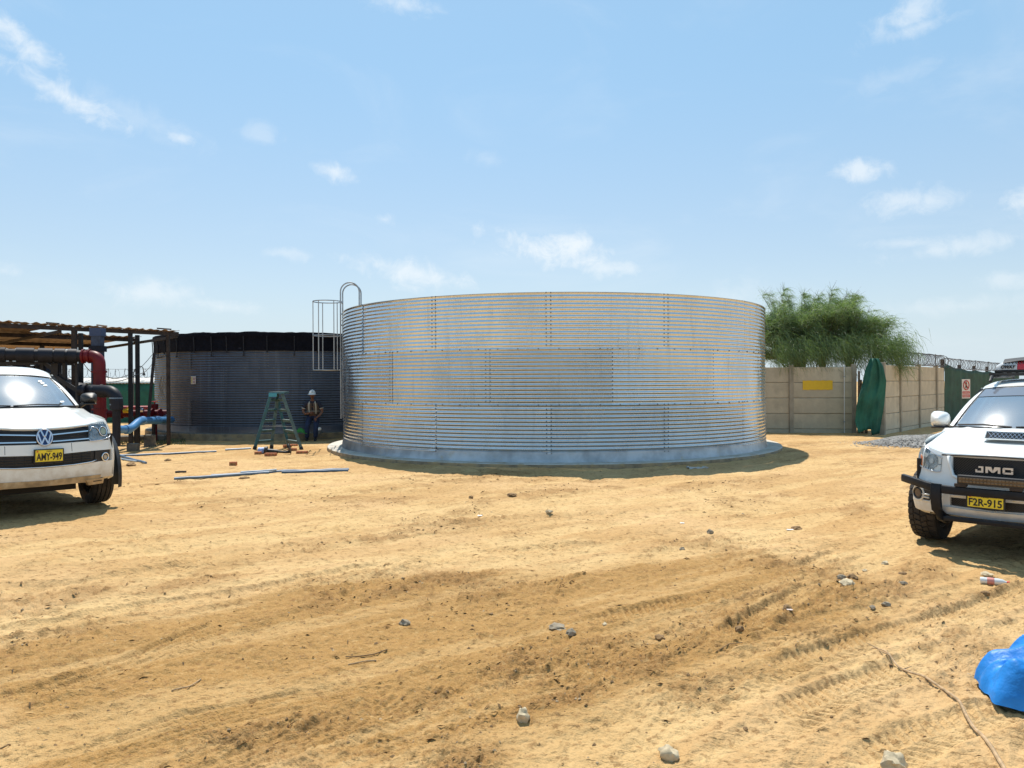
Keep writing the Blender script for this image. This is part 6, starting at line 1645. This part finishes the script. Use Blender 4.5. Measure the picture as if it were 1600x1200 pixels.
# ================================================================== STEPLADDER
def stepladder():
    A1, A2 = Vector((-6.62 * K, 19.8 * K, 0)), Vector((-6.46 * K, 20.5 * K, 0)); B1_, B2_ = Vector((-5.95 * K, 20.7 * K, 0)), Vector((-5.48 * K, 20.0 * K, 0))
    A1, A2, B1_, B2_ = G(397.5, 703), G(420.5, 700.5), G(448, 699), G(471.5, 702)
    # real spread: keep the near feet on their pixels and push the far ones back
    A2 = Vector((AT(420.5, 0, A1.y + .42).x, A1.y + .42, 0)); B1_ = Vector((AT(448, 0, B2_.y + .52).x, B2_.y + .52, 0))
    for p in (A1, A2, B1_, B2_): p.z = HZ(p.x, p.y)
    c = (A1 + A2 + B1_ + B2_) / 4; root = empty('stepladder', c, 0, 'blue green double sided stepladder standing open in front of the dark tank', 'stepladder')
    o = lambda p: p - c
    zt = AT(430, 614, c.y).z; ta1, ta2 = AT(423.5, 616, A1.y + .10), AT(434, 616, A1.y + .42); tb1, tb2 = AT(432, 616, A1.y + .42), AT(441, 616, A1.y + .10)
    for p in (ta1, ta2, tb1, tb2): p.z = zt - .02
    for a, b_, m in ((A1, ta1, 'ladder_teal'), (A2, ta2, 'ladder_grey'), (B1_, tb1, 'ladder_teal'), (B2_, tb2, 'ladder_grey')):
        b = MB(); b.bar(o(a), o(b_), .075, .028, up=(.5, -.8, 0)); rl = b.build('rail', M[m], root, smooth=False, bevel=.004)
        b = MB(); b.bar(o(a) - Vector((0, 0, .01)), o(a).lerp(o(b_), .05), .085, .045, up=(.5, -.8, 0)); b.build('foot', M['black_plastic'], rl, smooth=False)
    for (a, at_, b_, bt, m) in ((A1, ta1, A2, ta2, 'ladder_teal'), (B1_, tb1, B2_, tb2, 'ladder_grey')):
        for k in range(5):
            f = .15 + k * .188; b = MB(); b.bar(o(a).lerp(o(at_), f), o(b_).lerp(o(bt), f), .085, .026); b.build('step', M[m], root, smooth=False, bevel=.003)
            b = MB(); b.bar(o(a).lerp(o(at_), f) - Vector((0, 0, .03)), o(b_).lerp(o(bt), f) - Vector((0, 0, .03)), .012, .05); b.build('step_brace', M['ladder_grey'], root, smooth=False)
    b = MB(); x0, x1 = o(ta1).x - .04, o(tb2).x + .06; y0, y1 = o(ta1).y - .05, o(ta2).y + .05; b.box(x0, x1, y0, y1, zt - .02 - c.z, zt + .03 - c.z); b.build('top_cap', M['ladder_teal'], root, smooth=False, bevel=.006)
    b = MB(); b.box(x0, x0 + .20, y0 - .012, y0 + .01, zt - .09 - c.z, zt + .0 - c.z); b.build('cap_side', mat('bright teal plastic', (.05, .30, .38), .45), root, smooth=False, bevel=.004)
    for f in (.42,):
        for a, at_, b_, bt in ((A1, ta1, B2_, tb2), (A2, ta2, B1_, tb1)):
            b = MB(); b.bar(o(a).lerp(o(at_), f), o(b_).lerp(o(bt), f), .022, .006); b.build('spreader', M['alu'], root, smooth=False)
stepladder()

# ================================================================== THINGS ON THE GROUND
def brick(px, py, L, rz, label, w=.11, h=.07, holes=True):
    p = GH(px, py); o = empty('brick', (p.x, p.y, p.z - .008), rz, label, 'brick', 'loose red bricks around the stepladder')
    b = MB(); b.box(-L / 2, L / 2, -w / 2, w / 2, 0, h); b.build('block', M['brick'], o, smooth=False, bevel=.005)
    if holes:
        for k in range(3):
            x = -L * .3 + k * L * .3; b = MB(); b.box(x - .018, x + .018, -w / 2 - .0015, -w / 2 + .01, h * .3, h * .7); b.build('hollow', M['clod'], o, smooth=False)
brick(423, 713, .25, R(-4), 'red brick nearest the camera, in front of the black grinder')
brick(403, 710.5, .15, R(20), 'broken brick stub at the left foot of the stepladder')
brick(457, 704, .20, R(12), 'red brick under the stepladder, behind another brick')
brick(472, 708, .25, R(2), 'red brick just right of the stepladder, lying alone')
brick(449, 698.5, .20, R(30), 'reddish brick lying between the stepladder legs at the back')
brick(459, 696.5, .18, R(-14), 'pale brick with a sunlit top behind the stepladder', h=.06)
brick(364.5, 729, .13, R(8), 'single brown brick piece lying alone on the sand, left of the stepladder', h=.08)
# angle grinder
p = GH(427, 709); gr = empty('angle_grinder', (p.x, p.y, p.z), R(8), 'black power tool with blue and white end lying on the sand under the stepladder', 'power tool')
b = MB(); b.tube([(-.22, 0, .09), (.10, .02, .06)], [.055, .045], 12); b.build('motor_body', M['black_plastic'], gr)
b = MB(); b.tube([(-.33, 0, .09), (-.20, 0, .09)], .075, 14); b.build('blue_end', mat('blue white plastic', (.30, .42, .68), .4, var=.4, vscale=30), gr)
b = MB(); b.tube([(-.18, -.03, .10), (-.12, -.03, .10)], .09, 14); b.build('collar', M['black_plastic'], gr)
b = MB(); b.tube([(.08, .02, .06), (.28, .0, .045), (.36, -.02, .06)], [.03, .028, .04], 10); b.build('handle', M['black_plastic'], gr)
b = MB(); b.lathe([(.001, -.012), (.12, -.008), (.12, .008), (.001, .012)], 20, Matrix.Translation((.37, -.01, .13)) @ Matrix.Rotation(R(78), 4, 'Y')); b.build('disc_guard', M['black_plastic'], gr)
# green cloth, small white bottle, cup on the slab
p = AT(467, 679, 21.55); b = MB(); P = []
for i in range(9):
    P.append([(p.x + (j - 6) * .045 * (1 - i * .02), p.y - .12 + i * .04, .23 + .13 * math.exp(-((i - 4) / 2.6) ** 2 - ((j - 7) / 3.6) ** 2) + .02 * math.sin(i * 2 + j)) for j in range(13)])
b.grid(P); o = b.build('green_cloth', M['green_cloth'], None, angle=180); sm = o.modifiers.new('thickness', 'SOLIDIFY'); sm.thickness = .01; tag(o, 'crumpled green cloth lying on the slab edge of the dark tank', 'cloth')
p = AT(499.5, 673, 21.45); o = empty('bottle', (p.x, p.y, .20), 0, 'small white topped jug on the slab, right of the worker', 'jug')
b = MB(); b.lathe([(.001, 0), (.05, .0), (.052, .09), (.03, .12), (.001, .125)], 14); b.build('jug_body', mat('dark jug', (.05, .07, .08), .3), o)
b = MB(); b.lathe([(.038, .10), (.045, .12), (.045, .16), (.03, .18), (.001, .185)], 14); b.build('cap', M['white_plain'], o)

# pipes lying on the sand
def ground_pipe(name, pts, r, m, label, cat='pipe', lift=.0, group=None):
    q = [G(*p_) for p_ in pts]; out = []
    for a, c in zip(q[:-1], q[1:]):
        for i in range(8):
            p = a.lerp(c, i / 8); p.z = HZ(p.x, p.y) + r * .8 + lift; out.append(p)
    e = q[-1]; e.z = HZ(e.x, e.y) + r * .8 + lift; out.append(e)
    # straight pipes bridge small hollows
    z0, z1 = out[0].z, out[-1].z
    for i, p in enumerate(out): p.z = max(p.z * .4 + (z0 + (z1 - z0) * i / (len(out) - 1)) * .6, p.z - .004)
    b = MB(); b.tube(out, r, 10, caps=True); o = b.build(name, m, None); return tag(o, label, cat, group)
GP = 'plastic pipes lying on the sand'
ground_pipe('plastic_pipe', [(272, 748.5), (420, 741.5)], .024, M['pipe_grey'], 'long blue pipe on the sand, nearest the camera, its left end lying free', group=GP)
ground_pipe('plastic_pipe', [(330, 744.5), (460, 738.5), (545, 735.5)], .024, M['pipe_grey'], 'long blue grey pipe reaching farthest right, almost to the round slab', group=GP)
ground_pipe('plastic_pipe', [(440, 741), (544, 737.8)], .024, mat('dark blue pipe', (.04, .10, .18), .35), 'dark blue pipe lying just in front of the long one near the round slab', group=GP)
ground_pipe('plastic_pipe', [(376, 743), (432, 740)], .016, M['pipe_pale'], 'pale pipe length lying on top of the long blue pipe', lift=.035, group=GP)
ground_pipe('plastic_pipe', [(186, 713.5), (260, 710), (338, 706)], .024, M['pipe_grey'], 'blue grey pipe running from behind the left pickup towards the stepladder', group=GP)
ground_pipe('plastic_pipe', [(352, 704), (392, 702)], .022, M['pipe_pale'], 'short pale pipe lying at the stepladder left foot', group=GP)
ground_pipe('plastic_pipe', [(188, 714.5), (228, 724.5)], .026, M['pipe_grey'], 'short blue pipe slanting towards the camera beside the left pickup', group=GP)
ground_pipe('plastic_pipe', [(190, 718), (214, 722)], .018, M['pipe_pale'], 'thin pale pipe beside the short slanting one at the left pickup', group=GP)
ground_pipe('iron_rod', [(274, 740), (291, 739)], .018, M['steel_brown'], 'short rusty rod on the sand above the free end of the long pipe', 'rod')

# rocks
def rock(px, py, wpx, hpx, m, label, seed, rz=0., flat=1., cat='rock', name='rock'):
    p = G(px, py + hpx * .35); s = p.y / F; rx = wpx * s / 2; rz_ = hpx * s / 2
    z = HZ(p.x, p.y); b = MB(); b.blob((0, 0, 0), rx, rx * .85 * flat, rz_ * 1.1, seed, .26, 3, rz)
    o = b.build(name, M[m], None, angle=38); o.location = (p.x, p.y + rx * .3, z + rz_ * .38); tag(o, label, cat, 'loose stones scattered over the sand'); return o
RK = [(817, 1117, 24, 24, 'rock', 'pale rounded rock in the middle of the near sand, below the flat dark pair', 1), (1046, 1179, 30, 22, 'rock', 'pale oval rock at the bottom edge, right of centre', 2),
      (1399, 1190, 46, 30, 'rock', 'largest tan rock, cut by the bottom edge of the picture', 3), (871, 977, 32, 9, 'rock_grey', 'flat dark slab of stone, the upper one of a pair', 4), (892, 989, 16, 12, 'rock_grey', 'small dark stone at the right end of the flat slab', 5),
      (1325, 917, 26, 12, 'rock', 'pale stone of the small cluster before the right pickup', 6), (1316, 908, 14, 8, 'rock_grey', 'grey stone on the left of the small cluster before the right pickup', 7),
      (1110, 831, 13, 9, 'rock_grey', 'grey stone lying alone on the light sand before the big tank', 8), (1031, 995, 18, 7, 'clod', 'flat dark clod of earth in the damp patch', 9), (1156, 982, 15, 10, 'clod', 'upright dark clod in the damp patch, right of the flat one', 10),
      (1232, 954, 20, 11, 'clod', 'wedge shaped brown clod by a pale scrap', 11), (1386, 946, 14, 7, 'rock_grey', 'small brown grey stone near the right pickup shadow', 12), (1364, 950, 10, 6, 'rock_grey', 'smaller stone left of the brown grey one by the pickup shadow', 13),
      (632, 976, 18, 11, 'rock_grey', 'dark speckled stone in the left of the damp patch', 14), (1066, 852, 9, 6, 'rock_grey', 'little dark stone on the light sand, below the lone grey one', 15), (1246, 821, 18, 7, 'clod', 'low brown clod with a pale scrap beside it', 16),
      (858, 803, 11, 5, 'rock', 'tiny pale stone in the middle distance before the big tank', 17), (736, 779, 10, 6, 'clod', 'brown clod lying just in front of the big tank shadow, left', 18), (800, 776, 16, 5, 'clod', 'flat brown clod before the middle of the big tank', 19),
      (1161, 800, 6, 5, 'rock_grey', 'tiny stone on the sand right of the big tank centre', 20), (1333, 906, 16, 8, 'clod', 'brown clod behind the pale stone of the cluster', 21), (1412, 897, 16, 6, 'clod', 'brown lump at the edge of the right pickup shadow', 22),
      (1543, 900, 20, 6, 'rock', 'pale flat stone in front of the plastic bottle', 23), (1541, 929, 12, 7, 'clod', 'dark clod below the plastic bottle', 24), (1165, 1140, 9, 6, 'clod', 'little dark clod right of the tyre print at the bottom', 25), (1446, 1149, 6, 4, 'clod', 'tiny clod left of the bent stick', 26),
      (1384, 878, 12, 7, 'rock', 'white grey stone between the cluster and the pickup wheel', 27), (1352, 889, 9, 5, 'rock', 'small white stone above the cluster', 28), (1412, 913, 13, 6, 'rock_grey', 'flat grey stone right of the cluster', 29), (945, 977, 9, 5, 'rock', 'light crumb of stone left of the flat dark pair', 30),
      (812, 1101, 7, 5, 'clod', 'dark crumb just above the pale rounded rock', 31), (1300, 1130, 6, 4, 'clod', 'crumb of soil beside the right tyre track', 32), (203, 727, 18, 6, 'clod', 'brown clod in front of the short slanting pipe', 33), (381, 746, 16, 5, 'clod', 'brown clod lying against the long blue pipe', 34), (262, 718, 12, 5, 'clod', 'little clod between the two pipe groups', 35)]
for r_ in RK: rock(*r_[:6], r_[6], rz=r_[6] * 1.3, flat=.9)
# soil crumbs and pebbles too many to count
rt = np.random.default_rng(12); N = 5500
a_ = rt.uniform(R(-36), R(36), N * 3); r_ = 2.1 + (17 - 2.1) * rt.random(N * 3) ** 1.5; x, y = r_ * np.sin(a_), r_ * np.cos(a_)
zz, dm_, ch_, tk_, _s = ground_fields(x, y); keep = rt.random(N * 3) < (.05 + .85 * ch_ ** 1.3 + .16 * dm_) ; x, y, zz, r_ = x[keep][:N], y[keep][:N], zz[keep][:N], r_[keep][:N]
# few crumbs stand under the cars; keep every one on the relief
bv = np.array([(0, 0, 1), (.9, 0, .1), (.28, .85, -.1), (-.73, .53, .15), (-.7, -.5, -.1), (.3, -.86, .12)]); bf = [(0, 1, 2), (0, 2, 3), (0, 3, 4), (0, 4, 5), (0, 5, 1)]
for nm, frac, sc_, mk, lab in (('soil_crumbs', .7, 1., 'clod', 'dark crumbs of soil scattered over the sand'), ('pebbles', 1., .8, 'pebble', 'small sandy pebbles scattered over the yard')):
    i0, i1 = (0, int(len(x) * .62)) if nm == 'soil_crumbs' else (int(len(x) * .62), len(x)); n = i1 - i0
    sz = (.0022 + .0085 * rt.random(n) ** 4) * (1 + r_[i0:i1] / 11) * sc_; th = rt.uniform(0, 6.28, n); V = bv[None] * (1 + rt.uniform(-.3, .3, (n, 6, 3)))
    V = V * sz[:, None, None] * np.array([1, 1, .6]); c_, s_ = np.cos(th)[:, None], np.sin(th)[:, None]
    VX = V[:, :, 0] * c_ - V[:, :, 1] * s_ + x[i0:i1, None]; VY = V[:, :, 0] * s_ + V[:, :, 1] * c_ + y[i0:i1, None]; VZ = V[:, :, 2] + zz[i0:i1, None]
    me_ = bpy.data.meshes.new(nm); me_.from_pydata(np.stack([VX, VY, VZ], -1).reshape(-1, 3).tolist(), [], [tuple(6 * k + q for q in f) for k in range(n) for f in bf])
    me_.materials.append(M[mk]); o = bpy.data.objects.new(nm, me_); COL.objects.link(o); tag(o, lab, 'soil', kind='stuff')
# straw and twig litter
rt = np.random.default_rng(31); n0 = 9500; a_ = rt.uniform(R(-36), R(36), n0); r_ = 2.1 + 12 * rt.random(n0) ** 1.3; x, y = r_ * np.sin(a_), r_ * np.cos(a_)
zz, dm_, ch_, tk_, s_k = ground_fields(x, y); keep = rt.random(n0) < (.02 + .55 * ch_ ** 1.5 + .12 * dm_ * (s_k > .05)); x, y, r_ = x[keep], y[keep], r_[keep]
th = R(37) + rt.normal(0, .7, len(x)); ln = rt.uniform(.008, .045, len(x)) * (1 + r_ / 14); wd = rt.uniform(.0012, .0035, len(x)) * (1 + r_ / 7)
ex, ey = np.cos(th) * ln / 2, np.sin(th) * ln / 2; za = ground_fields(x - ex, y - ey)[0] + .003; zb_ = ground_fields(x + ex, y + ey)[0] + .003
px_, py_ = -np.sin(th) * wd, np.cos(th) * wd
V = np.stack([np.stack([x - ex, y - ey, za], -1), np.stack([x - ex * .2 + px_, y - ey * .2 + py_, (za + zb_) / 2 + .001], -1), np.stack([x + ex, y + ey, zb_], -1), np.stack([x - px_, y - py_, (za + zb_) / 2 + wd * 1.6 + .001], -1)], 1)
me_ = bpy.data.meshes.new('straw_litter'); me_.from_pydata(V.reshape(-1, 3).tolist(), [], [f_ for k in range(len(x)) for f_ in ((4 * k, 4 * k + 1, 4 * k + 3), (4 * k + 1, 4 * k + 2, 4 * k + 3), (4 * k, 4 * k + 3, 4 * k + 2), (4 * k, 4 * k + 2, 4 * k + 1))])
me_.materials.append(mat('litter', (.13, .075, .03), .95, var=.5, vscale=2)); o = bpy.data.objects.new('straw_litter', me_); COL.objects.link(o); tag(o, 'fine dark straw and twig litter on the sand', 'litter', kind='stuff')
# sticks
def stick(pts, r, label, m='stick', twigs=()):
    q = [GH(*p_) for p_ in pts]; out = []
    for a, c in zip(q[:-1], q[1:]):
        for i in range(5):
            p = a.lerp(c, i / 5); p.z = max(HZ(p.x, p.y), HZ(p.x + .03, p.y), HZ(p.x, p.y - .03), HZ(p.x - .03, p.y + .02)) + r + .002 * math.sin(i * 2.2); out.append(p)
    q[-1].z += r * .8; out.append(q[-1]); n = len(out)
    for _ in range(4):
        zs_ = [p.z for p in out]
        for i in range(1, n - 1): out[i].z = (zs_[i - 1] + 2 * zs_[i] + zs_[i + 1]) / 4
    b = MB(); b.tube(out, [r * (.45 + .55 * i / n) if r > .005 else r for i in range(n)], 7)
    for i, d in twigs: b.tube([out[i], out[i] + Vector(d)], [r * .5, r * .15], 5)
    o = b.build('stick', M[m], None); tag(o, label, 'stick', 'dry sticks on the sand')
stick([(1362, 1012), (1388, 1030), (1404, 1046), (1440, 1064), (1475, 1088), (1500, 1110), (1525, 1148), (1550, 1180), (1572, 1212)], .0095, 'long bent dry stick running down to the bottom edge, left of the blue sheet', twigs=((2, (-.05, .05, .02)), (6, (-.04, .08, .01)), (11, (.06, .02, .01))))
stick([(540, 1028), (565, 1025), (590, 1021), (605, 1018)], .004, 'dark thin twig in the damp patch, the upper of two', 'clod')
stick([(544, 1040), (566, 1036), (588, 1033)], .0035, 'pale thin twig just under the dark one')
stick([(268, 1081), (292, 1075), (314, 1063)], .0035, 'pale curved twig lying alone at the left of the damp patch')
stick([(1160, 1012), (1140, 1010), (1120, 1020)], .003, 'fine short twig by the tyre print', 'clod')
stick([(0, 1168), (8, 1166), (16, 1161)], .004, 'dark twig at the left edge near the bottom', 'clod')
# plastic bottle
p = GH(1550, 914); o = empty('plastic_bottle', (p.x, p.y, p.z + .028), R(-28), 'small clear plastic bottle with a red label lying on its side before the right pickup', 'bottle')
MX = Matrix.Rotation(R(90), 4, 'Y')
clear = mat('cloudy plastic', (.70, .70, .68), .15, coat=.8)
b = MB(); b.lathe([(.001, -.085), (.026, -.083), (.028, -.07), (.027, .0), (.029, .04), (.024, .075), (.012, .095), (.012, .105), (.001, .106)], 16, MX); b.build('bottle_body', clear, o)
b = MB(); b.lathe([(.0285, -.035), (.0295, -.03), (.0295, .01), (.0285, .015)], 16, MX); b.build('bottle_label', mat('bottle label', (.60, .24, .20), .5), o)
b = MB(); b.lathe([(.013, .100), (.014, .102), (.014, .120), (.001, .121)], 12, MX); b.build('bottle_cap', M['sign_red'], o)
# torn plastic scrap near the big tank, little litter pieces
def scrap(name, px, py, w, h, m, label, cat='litter', lift=.03, seed=0):
    p = GH(px, py); b = MB(); P = []
    for i in range(7): P.append([(p.x + (j / 9 - .5) * w * (1 - .2 * abs(i / 6 - .5)), p.y + (i / 6 - .5) * h, p.z + .004 + lift * abs(mnoise.noise(Vector((i * .7 + seed, j * .6, 0))))) for j in range(10)])
    b.grid(P); o = b.build(name, m, None, angle=180); sm = o.modifiers.new('thickness', 'SOLIDIFY'); sm.thickness = .001; tag(o, label, cat)
pl = mat('thin plastic film', (.46, .47, .45), .3, coat=.3)
scrap('plastic_scrap', 1090, 731.5, .40, .30, pl, 'torn sheet of pale plastic film in the shade of the big tank', lift=.07)
scrap('paper_scrap', 750, 809, .06, .05, M['white_plain'], 'tiny white scrap on the light sand left of centre', lift=.02, seed=3)
scrap('paper_scrap', 1234, 962, .04, .03, mat('pinkish scrap', (.6, .5, .45), .6), 'pinkish scrap beside the wedge shaped clod', lift=.01, seed=5)
scrap('paper_scrap', 1232, 825, .12, .05, M['white_plain'], 'thin white scrap beside the low brown clod', lift=.01, seed=7)
scrap('paper_scrap', 1066, 820, .05, .04, M['white_plain'], 'small white scrap near the lone grey stone', lift=.01, seed=9)
# gravel heap
hp = G(1412, 697); hr = empty('gravel_heap', (hp.x, hp.y + .3, HZ(hp.x, hp.y) - .02), 0, 'low heap of grey gravel between the concrete wall and the right pickup', 'gravel heap')
def hz_(x, y): return max(0, .22 * math.exp(-((x - .2) / .75) ** 2 - (y / .7) ** 2) + .20 * math.exp(-((x - 1.2) / .6) ** 2 - ((y - .3) / .6) ** 2))
P = [[(-2.4 + i * .16, -1.8 + j * .16, hz_(-2.4 + i * .16, -1.8 + j * .16) - .05) for j in range(24)] for i in range(32)]
b = MB(); b.grid(P, flip=True); b.build('heap_core', M['gravel'], hr, angle=180)
b = MB(); rt = random.Random(8)
ico = [(0, 0, 1), (.9, 0, .1), (.28, .85, -.1), (-.73, .53, .15), (-.7, -.5, -.1), (.3, -.86, .12)]
for k in range(3600):
    x, y = rt.gauss(.35, .62), rt.gauss(0, .50); z = hz_(x, y); s_ = rt.uniform(.012, .038); th = rt.uniform(0, 6.28); c_, sn = math.cos(th), math.sin(th)
    if z < .02 and rt.random() < .5: continue
    b.add([(x + (vx * c_ - vy * sn) * s_ * rt.uniform(.8, 1.3), y + (vx * sn + vy * c_) * s_, z + vz * s_ * .7) for vx, vy, vz in ico], bf)
o = b.build('gravel_stones', M['gravel'], hr, smooth=False); o['kind'] = 'stuff'
# crumpled blue plastic sheet at the right edge
pc = G(1662, 1106); P = []; NB = 90; zpc = HZ(pc.x, pc.y)
def ridged(x, y, sc, sd): return 1 - 2 * abs(mnoise.noise(Vector((x * sc[0] + sd, y * sc[1], sd * 2.))))
for i in range(NB + 1):
    row = []
    for j in range(NB + 1):
        u, v = (i / NB - .5) * 2, (j / NB - .5) * 2
        a = math.atan2(v, u); q = max(abs(u), abs(v)); cr = .36 * (1 + .10 * math.sin(2 * a + .6) + .07 * math.sin(5 * a + 2) + .03 * math.sin(11 * a))
        r_ = q * cr; x, y = r_ * math.cos(a), r_ * math.sin(a) * .86
        xr, yr = x * .8 + y * .6, -x * .6 + y * .8
        h = .205 * max(0., 1 - q ** 2.6) ** .62 * (.72 + .42 * ridged(xr, yr, (3.2, 1.4), 2.) + .32 * ridged(xr, yr, (8., 3.), 5.))
        h += .012 * ridged(xr, yr, (16., 7.), 8.) * (1 - q ** 6) + .010 * (1 if q > .97 else 0) * abs(math.sin(a * 9))
        # the sheet is gathered: push it out over its own foot on the near side
        x *= 1 + .10 * ridged(a, h * 8, (1.5, 1.), 3.) * (1 - q); 
        row.append((pc.x + x, pc.y + .06 + y, zpc + max(h, .003)))
    P.append(row)
bs = MB(); bs.grid(P); o = bs.build('blue_sheet', M['blue_tarp'], None, angle=180); tag(o, 'crumpled bright blue plastic sheet on the sand at the right edge', 'plastic sheet')
